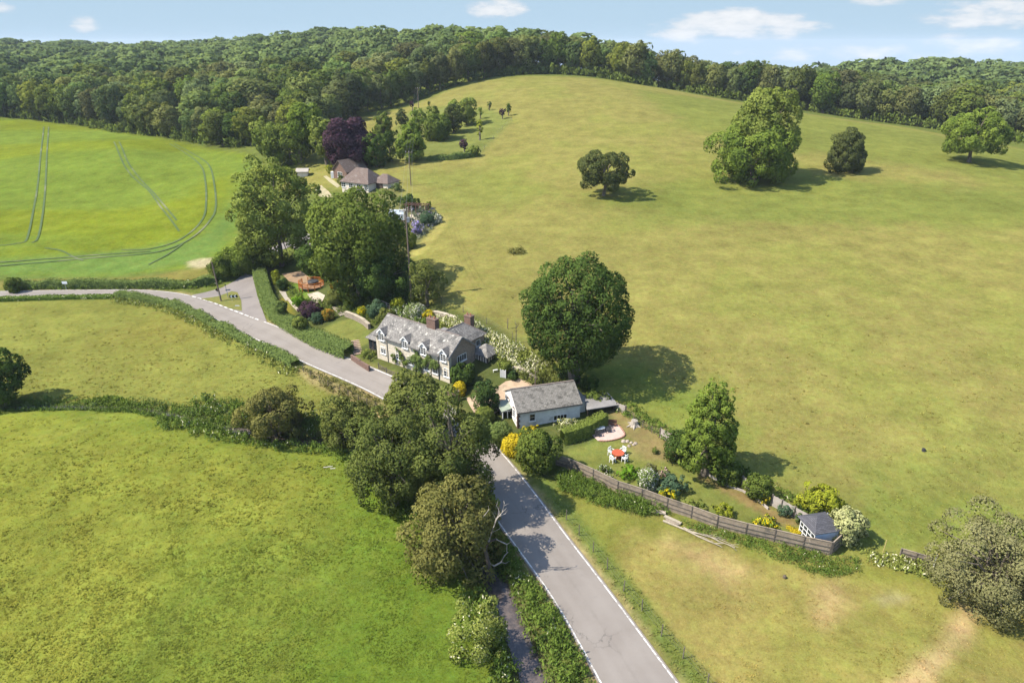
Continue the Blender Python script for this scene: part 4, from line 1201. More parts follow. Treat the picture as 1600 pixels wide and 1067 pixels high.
bush('roadside_shrub', 'golden domed shrub beneath the white cottage corner', (812, 662, 848, 684), 'gold', leaf=0.18, nl=20)
bush('topiary_bush', 'clipped round green bush in front of the white cottage gable', (766, 656, 800, 698), 'hedge', leaf=0.16, nl=26, frac=0.5, rag=0.04)
bush('topiary_bush', 'clipped yellow-green bush beside the road above the round one', (742, 634, 772, 664), 'ash', leaf=0.17, nl=22, frac=0.48, rag=0.05)
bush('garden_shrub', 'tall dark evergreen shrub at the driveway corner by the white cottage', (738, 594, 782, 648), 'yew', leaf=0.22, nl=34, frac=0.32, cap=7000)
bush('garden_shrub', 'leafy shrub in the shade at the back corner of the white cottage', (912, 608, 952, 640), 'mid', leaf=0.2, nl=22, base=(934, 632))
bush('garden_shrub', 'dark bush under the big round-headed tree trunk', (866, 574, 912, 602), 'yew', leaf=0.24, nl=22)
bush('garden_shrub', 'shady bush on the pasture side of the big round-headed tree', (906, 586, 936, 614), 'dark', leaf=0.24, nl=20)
bush('garden_shrub', 'white-topped shrub row along the white cottage long wall', (866, 656, 912, 672), 'straw', leaf=0.16, nl=26, flower=0.4)
# ---- the stone cottage garden
bush('magnolia_shrub', 'glossy dark green wall shrub under the cottage gable window', (703, 566, 742, 606), 'dark', leaf=0.3, nl=26)
bush('garden_shrub', 'bright yellow ball bush at the cottage gable foot', (706, 596, 730, 618), 'gold', leaf=0.14, nl=20, frac=0.5, rag=0.05)
bush('garden_shrub', 'yellow-topped shrub behind the cottage brick chimney', (657, 484, 680, 500), 'gold', leaf=0.17, nl=18)
bush('garden_shrub', 'vivid lime shrub at the foot of the telegraph pole', (608, 463, 634, 487), 'yellow', leaf=0.2, nl=18)
bush('garden_shrub', 'white-flowering shrub below the telegraph pole', (636, 474, 668, 500), 'mix', leaf=0.17, nl=24, flower=0.32)
bush('garden_shrub', 'olive mounded shrub behind the cottage left roof end', (586, 482, 620, 512), 'olive', leaf=0.22, nl=22)
bush('garden_shrub', 'golden shrub on the bank above the stone retaining wall', (556, 478, 576, 494), 'yelfl', leaf=0.17, nl=18, flower=0.5)
bush('garden_shrub', 'blue-green shrub between golden bank shrub and lime shrub', (572, 470, 606, 500), 'blue', leaf=0.22, nl=22)
bush('garden_shrub', 'bushy green shrub above the terrace lawn steps', (536, 462, 566, 484), 'mid', leaf=0.22, nl=20)
bush('garden_shrub', 'dark purple shrub at the hedge side of the terrace beds', (466, 472, 502, 500), 'purple', leaf=0.2, nl=22)
bush('garden_shrub', 'orange-tinted shrub among the terrace beds', (504, 482, 522, 502), 'orange', leaf=0.16, nl=16, flower=0.35)
bush('garden_shrub', 'blue-green low shrub at the edge of the terrace lawn', (484, 488, 508, 506), 'blue', leaf=0.18, nl=18)
bush('garden_shrub', 'greyish shrub below the orange balustrade terrace', (508, 452, 540, 478), 'olive', leaf=0.2, nl=22)
bush('garden_shrub', 'rusty orange round bush beside the balustrade', (514, 438, 530, 452), 'orange', leaf=0.18, nl=14, flower=0.5)
bush('garden_shrub', 'yellow-green upright conifer by the garden hedge', (425, 418, 438, 448), 'yellow', leaf=0.18, nl=18, shape='round')
bush('garden_shrub', 'bright green shrub in the bed below the sloping path', (454, 462, 478, 480), 'bright', leaf=0.18, nl=18)
bush('garden_shrub', 'dark shrub in the shade of the yellow-green conifer', (432, 432, 450, 456), 'yew', leaf=0.2, nl=16)
bush('garden_shrub', 'light green leafy bush beside the garden lean-to', (560, 544, 592, 562), 'ash', leaf=0.16, nl=18)
bush('garden_shrub', 'pale climbing bush arching over the garden gate by the driveway', (778, 562, 798, 586), 'ash', leaf=0.17, nl=16)
bush('garden_shrub', 'dark low bush next to the garden gate', (792, 578, 812, 594), 'yew', leaf=0.17, nl=14)
# ---- the far garden
bush('garden_shrub', 'dark green shrub row behind the far garden greenhouse', (612, 304, 660, 328), 'dark', leaf=0.36, nl=24)
bush('wisteria', 'lilac-flowering climber on the trellis of the far garden', (642, 344, 660, 370), 'lilac', leaf=0.28, nl=18, flower=0.6, cat='climber')
bush('garden_shrub', 'white-blooming shrub at the mown edge of the far garden', (676, 336, 692, 350), 'mix', leaf=0.26, nl=16, flower=0.7)
bush('garden_shrub', 'grey-green border shrub beside the white blooms in the far garden', (654, 332, 680, 354), 'blue', leaf=0.28, nl=20)
bush('garden_shrub', 'tall dark shrub at the upper corner of the far garden', (665, 314, 674, 328), 'mid', leaf=0.26, nl=12)
bush('garden_shrub', 'yellow-green shrub under the trellis end of the far garden', (624, 356, 652, 392), 'ash', leaf=0.28, nl=22)
bush('garden_shrub', 'rosy bush with pale blooms beside the far garden steps', (616, 350, 636, 370), 'pink', leaf=0.26, nl=18, flower=0.35)
bush('garden_shrub', 'small round yellow-green bush by the far house drive', (508, 258, 520, 272), 'yellow', leaf=0.4, nl=10)
bush('garden_shrub', 'reddish bush at the outer wing of the far house', (612, 286, 628, 300), 'pink', leaf=0.34, nl=12)
bush('garden_shrub', 'green bush in front of the far house white wall', (526, 274, 540, 292), 'olive', leaf=0.36, nl=12)
bush('hedge_bush', 'round dark bush ending the field hedge by the road', (8, 432, 31, 459), 'mid', leaf=0.3, nl=20)
bush('willow_bush', 'pale shrub on the stream bank by the sunlit meadow corner', (706, 945, 792, 1035), 'straw', leaf=0.17, nl=30, frac=0.3, rag=0.3, flower=0.035)
bush('roadside_shrub', 'leafy shrub leaning on the hawthorn beside the road edge', (736, 764, 776, 806), 'ash', leaf=0.2, nl=18, rag=0.2, low=2.0)

# ---- hedges
def hedge(name, label, px, width, height, mat, leaf=0.2, cover=1.25, seed=1, world=None, cap=16000, wob=0.25, flower=0.0, h0=0.0):
    rng = np.random.default_rng(seed)
    line = resample([G(*p)[:2] for p in px] if world is None else world, 0.5)
    loc = Vector((*line[len(line) // 2], gz(*line[len(line) // 2])))
    T = np.gradient(line, axis=0); T /= np.linalg.norm(T, axis=1)[:, None]
    Nn = np.stack([T[:, 1], -T[:, 0]], 1)
    ht = height * (1 + wob * (fbm(np.arange(len(line)) / 5.0, np.zeros(len(line)), seed, 3) - 0.5) * 2)
    L_ = len(line) * 0.5
    n = int(min(cap, cover * L_ * (2 * height + width) / (leaf * leaf * 0.62)))
    i = rng.integers(0, len(line) - 1, n); fr = rng.random(n)
    c = line[i] * (1 - fr)[:, None] + line[i + 1] * fr[:, None]
    hh = ht[i]
    per = rng.random(n) * (2 * height + width)
    side = np.where(per < height, -1, np.where(per < 2 * height, 1, 0))
    u = np.where(side == 0, rng.uniform(-0.5, 0.5, n) * width, side * 0.5 * width * rng.uniform(0.9, 1.06, n))
    bulge = 1 + 0.25 * (fbm(c[:, 0] / 1.3, c[:, 1] / 1.3, seed + 3, 2) - 0.5)
    u *= bulge
    z = np.where(side == 0, hh * rng.uniform(0.92, 1.06, n), hh * rng.random(n)) + h0
    u *= np.where((z / (hh + h0)) > 0.8, 0.92, 1.0)
    p2 = c + Nn[i] * u[:, None]
    P = np.concatenate([p2, (base_h(p2[:, 0], p2[:, 1]) + z)[:, None]], 1)
    d = np.concatenate([Nn[i] * side[:, None], (side == 0).astype(float)[:, None] + 0.25], 1)
    nn = d + 0.6 * rng.standard_normal((n, 3)); nn /= np.linalg.norm(nn, axis=1)[:, None]
    a = np.cross(nn, rng.standard_normal((n, 3))); a /= np.linalg.norm(a, axis=1)[:, None]
    b_ = np.cross(nn, a)
    sz = leaf * rng.uniform(0.6, 1.4, n)
    a *= sz[:, None] * .5; b_ *= sz[:, None] * .32
    q = np.stack([P - a, P - b_, P + a, P + b_], 1)
    v = np.clip(0.5 * fbm(P[:, 0] / 0.8, P[:, 1] / 0.8 + P[:, 2], seed + 9, 2) + 0.6 * rng.random(n) - 0.1, 0, 1)
    # woody core that closes the hedge to the eye
    core = []
    for s0 in range(0, len(line) - 1, 2):
        s1 = min(s0 + 2, len(line) - 1)
        for (u0, z0, u1, z1) in ((-.40, 0, -.38, .86), (-.38, .86, .38, .86), (.38, .86, .40, 0)):
            row = []
            for (s_, uu, zf) in ((s0, u0, z0), (s1, u0, z0), (s1, u1, z1), (s0, u1, z1)):
                pp = line[s_] + Nn[s_] * uu * width
                row.append((pp[0], pp[1], gz(*pp) + h0 * (zf > 0) + ht[s_] * zf))
            core.append(row)
    q = np.concatenate([q, np.array(core)]); v = np.concatenate([v, np.full(len(core), 0.25)])
    sw = np.concatenate([d + np.array([0, 0, .3]), np.tile([0, 0, 1.0], (len(core), 1))]); sw /= np.linalg.norm(sw, axis=1)[:, None]
    f = (rng.random(len(q)) < flower).astype(float) if flower else None
    q = q - np.array(loc)
    o = link(name, quads_mesh('foliage', q, (v, sw), LM[mat], f), loc=loc)
    return tag(o, label, 'hedge')
hedge('field_hedge', 'long low hedge between the crop field and the road', [(34, 450), (100, 449.5), (180, 449), (250, 449), (300, 448), (338, 442)], 1.6, 1.35, 'hedge', 0.26, seed=21, wob=0.35)
hedge('field_hedge', 'taller dark hedge running up to the lane beside the crop field corner', [(340, 440), (362, 432), (380, 420), (388, 412)], 2.0, 1.9, 'mid', 0.3, seed=22)
hedge('roadside_hedge', 'ragged hedge along the meadow side of the road bend', [(185, 465), (235, 471), (285, 484), (330, 506), (380, 532), (430, 556), (462, 574)], 1.7, 0.95, 'hedge', 0.22, seed=23, wob=0.75)
hedge('garden_hedge', 'broad clipped hedge around the cottage garden above the road', [(406, 430), (411, 448), (418, 472), (434, 497), (464, 518), (500, 538), (530, 550), (546, 556)], 2.3, 1.5, 'hedge', 0.2, seed=24, wob=0.3, cap=22000)
bush('garden_shrub', 'pale rounded bush growing out of the broad clipped hedge', (428, 470, 448, 490), 'hedge', leaf=0.2, nl=18, low=2.2)
bush('garden_shrub', 'leafy mound in the bend of the broad clipped hedge above the road', (456, 494, 480, 514), 'ash', leaf=0.2, nl=18, low=2.2)
hedge('garden_hedge', 'dark clipped hedge with yellowish top screening the patio', [(878, 692), (900, 686), (920, 678), (944, 664)], 1.3, 1.75, 'ash', 0.16, seed=25, wob=0.06, cap=9000)
hedge('garden_hedge', 'short clipped hedge beside the road before the white cottage', [(752, 664), (764, 678), (776, 692)], 1.1, 1.1, 'hedge', 0.16, seed=26, wob=0.1)
hedge('plot_hedge', 'low ragged hedge along the lower fence of the orchard plot', [(668, 251), (700, 250), (722, 248), (742, 245)], 1.6, 1.3, 'hedge', 0.4, seed=28, wob=0.6)
hedge('weedy_bank', 'flowery weed bank on the roadside edge far along the meadow', [(0, 470), (60, 468), (120, 466), (180, 465)], 1.5, 0.55, 'nettle', 0.22, seed=27, wob=0.5, flower=0.05)

# ---- rank growth nobody could count
def rank(name, pts, hgt, rad, leaf, per, mat, seed, flower=0.0, hvar=0.5, up=True):
    rng = np.random.default_rng(seed)
    pts = np.asarray(pts, float)
    pts = pts[sdist(ROADPOLY, pts[:, 0], pts[:, 1]) < -0.2]
    n = len(pts)
    z0 = relief(pts[:, 0], pts[:, 1], base_h(pts[:, 0], pts[:, 1]))
    H = hgt * (1 - hvar + 2 * hvar * fbm(pts[:, 0] / 1.8, pts[:, 1] / 1.8, seed + 1, 3)) * rng.uniform(0.7, 1.3, n)
    k = np.repeat(np.arange(n), per)
    m_ = len(k)
    t_ = rng.random(m_) ** 0.7
    an = rng.random(m_) * 2 * math.pi
    rr = rad * np.sqrt(rng.random(m_)) * (1.1 - 0.5 * t_)
    P = np.stack([pts[k, 0] + rr * np.cos(an), pts[k, 1] + rr * np.sin(an), z0[k] + H[k] * t_], 1)
    nn = np.stack([np.cos(an) * 0.5, np.sin(an) * 0.5, 0.55 + 0 * an], 1) + 0.55 * rng.standard_normal((m_, 3)); nn /= np.linalg.norm(nn, axis=1)[:, None]
    a = np.cross(nn, rng.standard_normal((m_, 3))); a[:, 2] += 0.5 * np.sign(a[:, 2]) if up else 0
    a /= np.linalg.norm(a, axis=1)[:, None]
    b_ = np.cross(nn, a); b_ /= np.linalg.norm(b_, axis=1)[:, None] + 1e-9
    sz = leaf * rng.uniform(0.6, 1.5, m_)
    a *= sz[:, None] * .6; b_ *= sz[:, None] * .24
    q = np.stack([P - a, P - b_, P + a, P + b_], 1)
    lv = fbm(pts[:, 0] / 2.0, pts[:, 1] / 2.0, seed + 4, 3)
    v = np.clip(0.75 * lv[k] + 0.55 * rng.random(m_) - 0.18, 0, 1)
    f = ((rng.random(m_) < flower * 2 * (t_ > 0.6)) & (fbm(pts[:, 0] / 3, pts[:, 1] / 3, seed + 8, 2)[k] > 0.42)).astype(float) if flower else None
    sw = np.stack([np.cos(an) * (rr / rad), np.sin(an) * (rr / rad), 0.45 + 0.5 * t_], 1); sw /= np.linalg.norm(sw, axis=1)[:, None]
    o = link(name, quads_mesh(name, q, (v, sw), LM[mat], f))
    o['kind'] = 'stuff'
    return o
def scatter_poly(px, n, seed, keep=True, world=None):
    rng = np.random.default_rng(seed)
    P = GP(px) if world is None else np.asarray(world)
    lo, hi = P.min(0), P.max(0)
    x, y = rng.uniform(lo[0], hi[0], n * 12), rng.uniform(lo[1], hi[1], n * 12)
    ok = sdist(P, x, y) > 0
    if keep:
        ok &= keepout(x, y)
    return np.stack([x[ok], y[ok]], 1)[:n]
def scatter_line(line, lo, hi, n, seed, keep=True):
    rng = np.random.default_rng(seed)
    line = np.asarray(line, float)
    T = np.gradient(line, axis=0); T /= np.linalg.norm(T, axis=1)[:, None]
    Nn = np.stack([T[:, 1], -T[:, 0]], 1)
    i = rng.integers(0, len(line), n)
    p = line[i] + Nn[i] * rng.uniform(lo, hi, n)[:, None] + 0.3 * rng.standard_normal((n, 2))
    if keep:
        p = p[keepout(p[:, 0], p[:, 1])]
    return p
ST = STREAM
rank('bank_weeds', np.concatenate([scatter_line(ST[:110], -3.2, -0.75, 900, 1), scatter_line(ST[:110], 0.75, 4.6, 1600, 2)]), 0.75, 0.45, 0.20, 22, 'nettle', 31, 0.03)
rank('bank_weeds', np.concatenate([scatter_line(ST[96:], 0.3, 1.3, 800, 3, False), scatter_line(ST[96:], -1.2, -0.3, 700, 4, False)]), 0.34, 0.45, 0.17, 18, 'nettle', 32, 0)
rank('bank_weeds', scatter_line(ST[95:190], -1.2, 1.4, 160, 30, False), 0.65, 0.5, 0.17, 26, 'hedge', 50, 0)
rank('brook_reeds', scatter_poly([(140, 626), (180, 622), (232, 636), (232, 644), (180, 640), (140, 634)], 260, 5), 0.5, 0.3, 0.22, 14, 'lime', 33)
rl = RC + RN * (RWs / 2)[:, None]
sel = (rl[:, 1] > 20) & (rl[:, 1] < 64)
ll = RC - RN * (RWs / 2)[:, None]
sel = (ll[:, 1] > 28) & (ll[:, 1] < 62)
rank('verge_weeds', scatter_line(ll[sel], 0.4, 2.0, 800, 7), 0.4, 0.35, 0.17, 14, 'nettle', 35, 0.02)
rank('fence_weeds', scatter_poly([(870, 740), (900, 742), (960, 770), (1030, 795), (1050, 805), (1000, 806), (930, 788), (872, 765)], 480, 8), 0.75, 0.4, 0.13, 34, 'nettle', 36, 0.006)
rank('fence_weeds', scatter_poly([(1060, 812), (1130, 830), (1210, 848), (1296, 866), (1340, 872), (1345, 892), (1290, 900), (1230, 880), (1150, 850), (1070, 826)], 460, 9), 0.34, 0.42, 0.12, 18, 'nettle', 37, 0.012)
rank('fence_weeds', scatter_poly([(1345, 860), (1400, 868), (1470, 884), (1500, 900), (1440, 900), (1360, 880)], 160, 10), 0.45, 0.4, 0.2, 14, 'straw', 38, 0.08)
rank('cow_parsley', scatter_poly([(676, 500), (700, 500), (760, 520), (812, 548), (858, 566), (850, 590), (812, 590), (788, 566), (758, 552), (740, 530), (690, 512)], 900, 11), 0.95, 0.5, 0.22, 22, 'straw', 39, 0.22)
rank('garden_foliage', scatter_poly([(640, 480), (668, 488), (682, 505), (660, 512), (620, 512), (596, 508), (610, 490)], 300, 12), 0.8, 0.5, 0.24, 20, 'mix', 40, 0.08)
rank('bank_scrub', scatter_poly([(812, 570), (858, 566), (874, 590), (872, 604), (838, 604), (812, 592)], 240, 13), 0.85, 0.5, 0.22, 22, 'olive', 41, 0.02)
rank('garden_foliage', scatter_poly([(430, 440), (445, 452), (470, 478), (505, 500), (545, 488), (580, 508), (600, 505), (640, 480), (560, 455), (540, 446), (520, 470), (480, 470), (455, 445)], 420, 14), 0.6, 0.5, 0.24, 18, 'mid', 42, 0)
rank('garden_foliage', scatter_poly([(640, 330), (670, 322), (692, 340), (668, 366), (652, 380), (644, 350)], 170, 15), 0.6, 0.5, 0.34, 14, 'lilac', 43, 0.06)
rank('verge_weeds', scatter_poly([(20, 446), (150, 443), (300, 441), (345, 434), (345, 446), (300, 452), (150, 453.5), (20, 454)], 600, 16), 0.45, 0.5, 0.28, 12, 'nettle', 44, 0.02)
rank('verge_weeds', scatter_poly([(610, 590), (640, 604), (690, 626), (730, 650), (740, 662), (700, 640), (640, 612)], 240, 17), 0.4, 0.35, 0.2, 12, 'ash', 45, 0.03)
rank('verge_weeds', scatter_poly([(470, 575), (520, 590), (590, 625), (600, 650), (560, 640), (500, 605)], 260, 18), 0.35, 0.35, 0.2, 10, 'thorn', 46, 0)
rank('fence_weeds', scatter_poly([(960, 640), (1040, 690), (1160, 752), (1260, 808), (1300, 810), (1180, 740), (1050, 670), (980, 628)], 400, 19), 0.4, 0.4, 0.2, 12, 'nettle', 47, 0.02)

rank('pasture_weeds', scatter_poly([(793, 396), (800, 391), (812, 389), (826, 393), (820, 399), (803, 400)], 40, 20), 0.55, 0.45, 0.24, 14, 'thorn', 49)
_hl = resample([G(*p)[:2] for p in [(185, 468), (235, 474), (285, 488), (330, 511), (380, 538), (430, 562), (462, 580)]], 0.6)
rank('hedge_weeds', scatter_line(_hl, -0.6, 1.6, 520, 60), 0.5, 0.45, 0.22, 14, 'straw', 61, 0.03)
# ---- the woods
WOODS = dict(
    left=[(-160, 304), (0, 306), (100, 294), (200, 270), (300, 248), (345, 236), (395, 230), (430, 236), (470, 226), (500, 232), (545, 268), (640, 292), (700, 307), (760, 324),
          (765, 430), (700, 540), (560, 740), (400, 880), (200, 930), (0, 960), (-180, 960)],
    crest=[(760, 327), (850, 333), (930, 329), (1014, 318), (1020, 400), (900, 470), (760, 440)],
    right=[(1030, 326), (1120, 310), (1200, 300), (1400, 268), (1620, 236), (1760, 225), (1760, 560), (1400, 600), (1200, 520), (1050, 440)])
def wood_variant(seed, r=5.2, h=16.0, leafs=1.0, nl=26, n=None, frac=0.36, cover=1.05):
    rng = np.random.default_rng(seed)
    zc, hz = h * 0.53, h * 0.47
    c, rad, out = crown_lumps(r, hz, zc, nl, frac, rng, 'round', rag=0.07)
    q, v = leaf_cloud(c, rad, leafs, rng, cover, out, 2600, n=n, up=0.35)
    return q, v, c
NEARV = [wood_variant(500 + k, leafs=0.85, nl=24, cover=1.1, frac=.40) for k in range(7)]
FARV = [wood_variant(600 + k, leafs=1.75, nl=15, cover=0.95, frac=.44) for k in range(6)]
near_me = [quads_mesh('crown', q, v, LM['wood']) for q, v, c in NEARV]
far_me = [quads_mesh('crown', q, v, LM['far']) for q, v, c in FARV]
trunk_me = [limb_mesh(16, 8.6, 5.2, 7.4, c[:30], np.random.default_rng(700 + k), rad=0.42, forks=4).mesh('trunk', BARK) for k, (q, v, c) in enumerate(NEARV[:4])]
rng = np.random.default_rng(77)
cand = []
for key, spec in WOODS.items():
    P = np.array([GY(px, Y)[:2] for px, Y in spec])
    lo, hi = P.min(0), P.max(0)
    m_ = 14000
    # the front rank stands shoulder to shoulder along the wood edge
    edge = resample(P[:{'left': 14, 'crest': 4, 'right': 6}[key]], 6.5)
    for e in edge:
        e = e + rng.normal(0, 1.0, 2) + np.array([0, 2.5])
        cand.append((e[0], e[1], key, 0))
    x, y = rng.uniform(lo[0], hi[0], m_), rng.uniform(lo[1], hi[1], m_)
    ok = sdist(P, x, y) > 4
    for a_, b_ in zip(x[ok], y[ok]):
        cand.append((a_, b_, key, 1))
placed, cells = [], {}
for (x, y, key, in_) in cand:
    Y = y
    sp = 7.2 if not in_ else float(np.interp(Y, [220, 400, 900], [8.6, 11.0, 15.0]))
    if not in_:
        sp = 5.2
    kx, ky = int(x // 16), int(y // 16)
    near_ = [q_ for a_ in (-1, 0, 1) for b_ in (-1, 0, 1) for q_ in cells.get((kx + a_, ky + b_), ())]
    if any((x - q_[0]) ** 2 + (y - q_[1]) ** 2 < sp * sp for q_ in near_):
        continue
    cells.setdefault((kx, ky), []).append((x, y))
    placed.append((x, y, key, in_, sp))
wx = np.array([p[0] for p in placed]); wy = np.array([p[1] for p in placed])
wz = base_h(wx, wy)
pu, pv, pd = project(wx, wy, wz + 14)
inview = (pu > -90) & (pu < 1690)
# what the hill hides from the camera needs no tree
vis = np.ones(len(wx), bool)
for s_ in np.linspace(0.08, 0.985, 60):
    xx, yy = wx * s_, wy * s_
    zz = CAM_H + (wz + 17 - CAM_H) * s_
    vis &= zz > base_h(xx, yy) - 0.5
order = [i for i in np.argsort(wy) if inview[i] and vis[i]]
WL = {'left': ('broadleaf tree of the mixed wood climbing the slope above the bright crop field', 'trees of the wood above the crop field'),
      'crest': ('broadleaf tree of the dark wood standing along the hilltop rim of the pasture', 'trees along the hilltop rim'),
      'right': ('broadleaf tree of the bluish wood beyond the falling side of the pasture', 'trees of the wood beyond the pasture')}
INDIV = 296
stuffq, stuffv, stuffs = [], [], []
edge_tr = 0
for rank_, i in enumerate(order):
    x, y, key, in_, sp = placed[i]
    z = wz[i] - 0.2
    sc = float(rng.choice([0.86, 0.95, 1.05, 1.15, 1.32]) * rng.uniform(0.93, 1.07)) * (1.0 if in_ else 0.95)
    wsc = sc * float(np.interp(sp, [5, 8, 15], [0.92, 1.05, 1.75])) * float(rng.uniform(0.9, 1.12))
    hsc = sc ** 0.6 * float(np.interp(y, [220, 330, 900], [0.86, 1.0, 1.12]))
    if not in_ and key == 'left' and y < 262:
        hsc *= 0.85
    rot = float(rng.uniform(0, 6.28))
    if rank_ < INDIV:
        o = thing('wood_tree', WL[key][0], 'tree', (x, y, z), rot, WL[key][1])
        kv = int(rng.integers(len(near_me)))
        c = link('crown', near_me[kv], o)
        tr_ = link('trunk', trunk_me[kv % len(trunk_me)], o)
        o.scale = (wsc, wsc, hsc)
    else:
        q, v, _c = FARV[int(rng.integers(len(FARV)))]
        ca, sa = math.cos(rot), math.sin(rot)
        qq = np.empty_like(q)
        qq[..., 0] = (q[..., 0] * ca - q[..., 1] * sa) * wsc + x
        qq[..., 1] = (q[..., 0] * sa + q[..., 1] * ca) * wsc + y
        qq[..., 2] = q[..., 2] * hsc + z
        stuffq.append(qq.astype(np.float32)); v, sw = v
        ss = sw.copy(); ss[:, 0] = sw[:, 0] * ca - sw[:, 1] * sa; ss[:, 1] = sw[:, 0] * sa + sw[:, 1] * ca; stuffs.append(ss)
        stuffv.append(np.clip(v * 0.75 + rng.uniform(-0.35, 0.6), 0, 1))
if stuffq:
    o = link('woodland', quads_mesh('woodland', np.concatenate(stuffq), (np.concatenate(stuffv), np.concatenate(stuffs)), LM['far']))
    o['kind'] = 'stuff'
print('WOOD', len(order), sum(len(q) for q in stuffq))
# scrub filling the foot of the wood edge
eg = []
for key, nn_ in (('left', 14), ('crest', 4), ('right', 6)):
    P = np.array([GY(px, Y)[:2] for px, Y in WOODS[key]])[:nn_]
    eg.append(scatter_line(resample(P, 2.0), -2.5, 2.0, 420, 90 + nn_, False))
rank('edge_scrub', np.concatenate(eg), 3.2, 1.7, 0.9, 22, 'mid', 48)

# ================================================================== BUILDINGS
SLATE = brick_mat('slate_roof', (0.165, 0.150, 0.132), (0.225, 0.207, 0.183), (0.07, 0.064, 0.058), 0.32, 0.20, 0.7, 0.014, blotch=[((0.082, 0.077, 0.07), 0.8, 0.46, 0.66), ((0.40, 0.375, 0.32), 1.5, 0.56, 0.66), ((0.33, 0.29, 0.2), 3.4, 0.62, 0.72)])
OLDSLATE = brick_mat('lichened_roof', (0.165, 0.15, 0.128), (0.215, 0.196, 0.168), (0.10, 0.093, 0.08), 0.30, 0.19, 0.7, 0.014, blotch=[((0.085, 0.078, 0.066), 1.6, 0.50, 0.62), ((0.36, 0.33, 0.26), 2.6, 0.62, 0.75)])
FLINT = brick_mat('pale_flint_wall', (0.50, 0.43, 0.33), (0.38, 0.325, 0.245), (0.52, 0.47, 0.38), 0.22, 0.11, 0.5, 0.022, blotch=[((0.27, 0.235, 0.19), 3.0, 0.56, 0.7)])
DARKFLINT = brick_mat('knapped_flint_wall', (0.27, 0.205, 0.15), (0.175, 0.134, 0.10), (0.32, 0.26, 0.20), 0.22, 0.11, 0.5, 0.02, blotch=[((0.30, 0.25, 0.2), 3.0, 0.6, 0.7)])
BRICK = brick_mat('red_brick', (0.165, 0.085, 0.058), (0.115, 0.062, 0.045), (0.16, 0.135, 0.11), 0.225, 0.075, 0.4, 0.010, blotch=[((0.09, 0.06, 0.05), 2.0, 0.58, 0.72)])
TILE = brick_mat('brown_tile_roof', (0.150, 0.108, 0.085), (0.118, 0.085, 0.07), (0.07, 0.05, 0.04), 0.25, 0.2, 0.6, 0.012, blotch=[((0.19, 0.16, 0.135), 0.8, 0.5, 0.7)])
WHITE = surf_mat('white_render', (0.64, 0.63, 0.60), (0.55, 0.54, 0.51), 1.4, 0.9, 0.15, 8.0, c3=(0.42, 0.41, 0.38), s3=0.8)
PAINTW = surf_mat('white_paint', (0.68, 0.67, 0.64), (0.58, 0.57, 0.54), 4.0, 0.5)
QUOIN = surf_mat('pale_brick_quoin', (0.52, 0.45, 0.34), (0.44, 0.37, 0.27), 5.0, 0.9, 0.3, 14.0)
LEAD = surf_mat('lead', (0.18, 0.18, 0.185), (0.25, 0.25, 0.26), 3.0, 0.6)
RIDGE = surf_mat('ridge_tile', (0.20, 0.155, 0.125), (0.15, 0.125, 0.11), 3.0, 0.9)
GUTTER = surf_mat('black_gutter', (0.025, 0.023, 0.022), (0.04, 0.037, 0.035), 4.0, 0.5)
TIMBER = surf_mat('dark_timber', (0.045, 0.032, 0.024), (0.075, 0.055, 0.042), 4.0, 0.8, 0.3, 10.0)
CREAMP = surf_mat('cream_plaster', (0.62, 0.54, 0.44), (0.54, 0.46, 0.37), 3.0, 0.9)
FELT = surf_mat('grey_felt_roof', (0.165, 0.155, 0.145), (0.22, 0.205, 0.19), 1.0, 0.9, c3=(0.12, 0.115, 0.105), s3=0.5)
GREENP = surf_mat('green_glass_roof', (0.17, 0.20, 0.15), (0.24, 0.26, 0.2), 2.0, 0.4)
BLUEP = surf_mat('pale_blue_boards', (0.50, 0.58, 0.66), (0.44, 0.52, 0.60), 3.0, 0.7)
DKROOF = brick_mat('dark_shingle', (0.062, 0.060, 0.066), (0.085, 0.082, 0.09), (0.03, 0.03, 0.033), 0.30, 0.14, 0.5, 0.010)
TERRA = surf_mat('terracotta', (0.34, 0.15, 0.075), (0.26, 0.12, 0.06), 6.0, 0.85)
GLASS = new_mat('window_glass')
t = GLASS.node_tree
b = N(t, 'ShaderNodeBsdfPrincipled', i_Roughness=0.06)
b.inputs['Base Color'].default_value = (0.018, 0.022, 0.026, 1)
b.inputs['Specular IOR Level'].default_value = 0.6
o_ = N(t, 'ShaderNodeOutputMaterial'); L(t, b.outputs[0], o_.inputs[0])

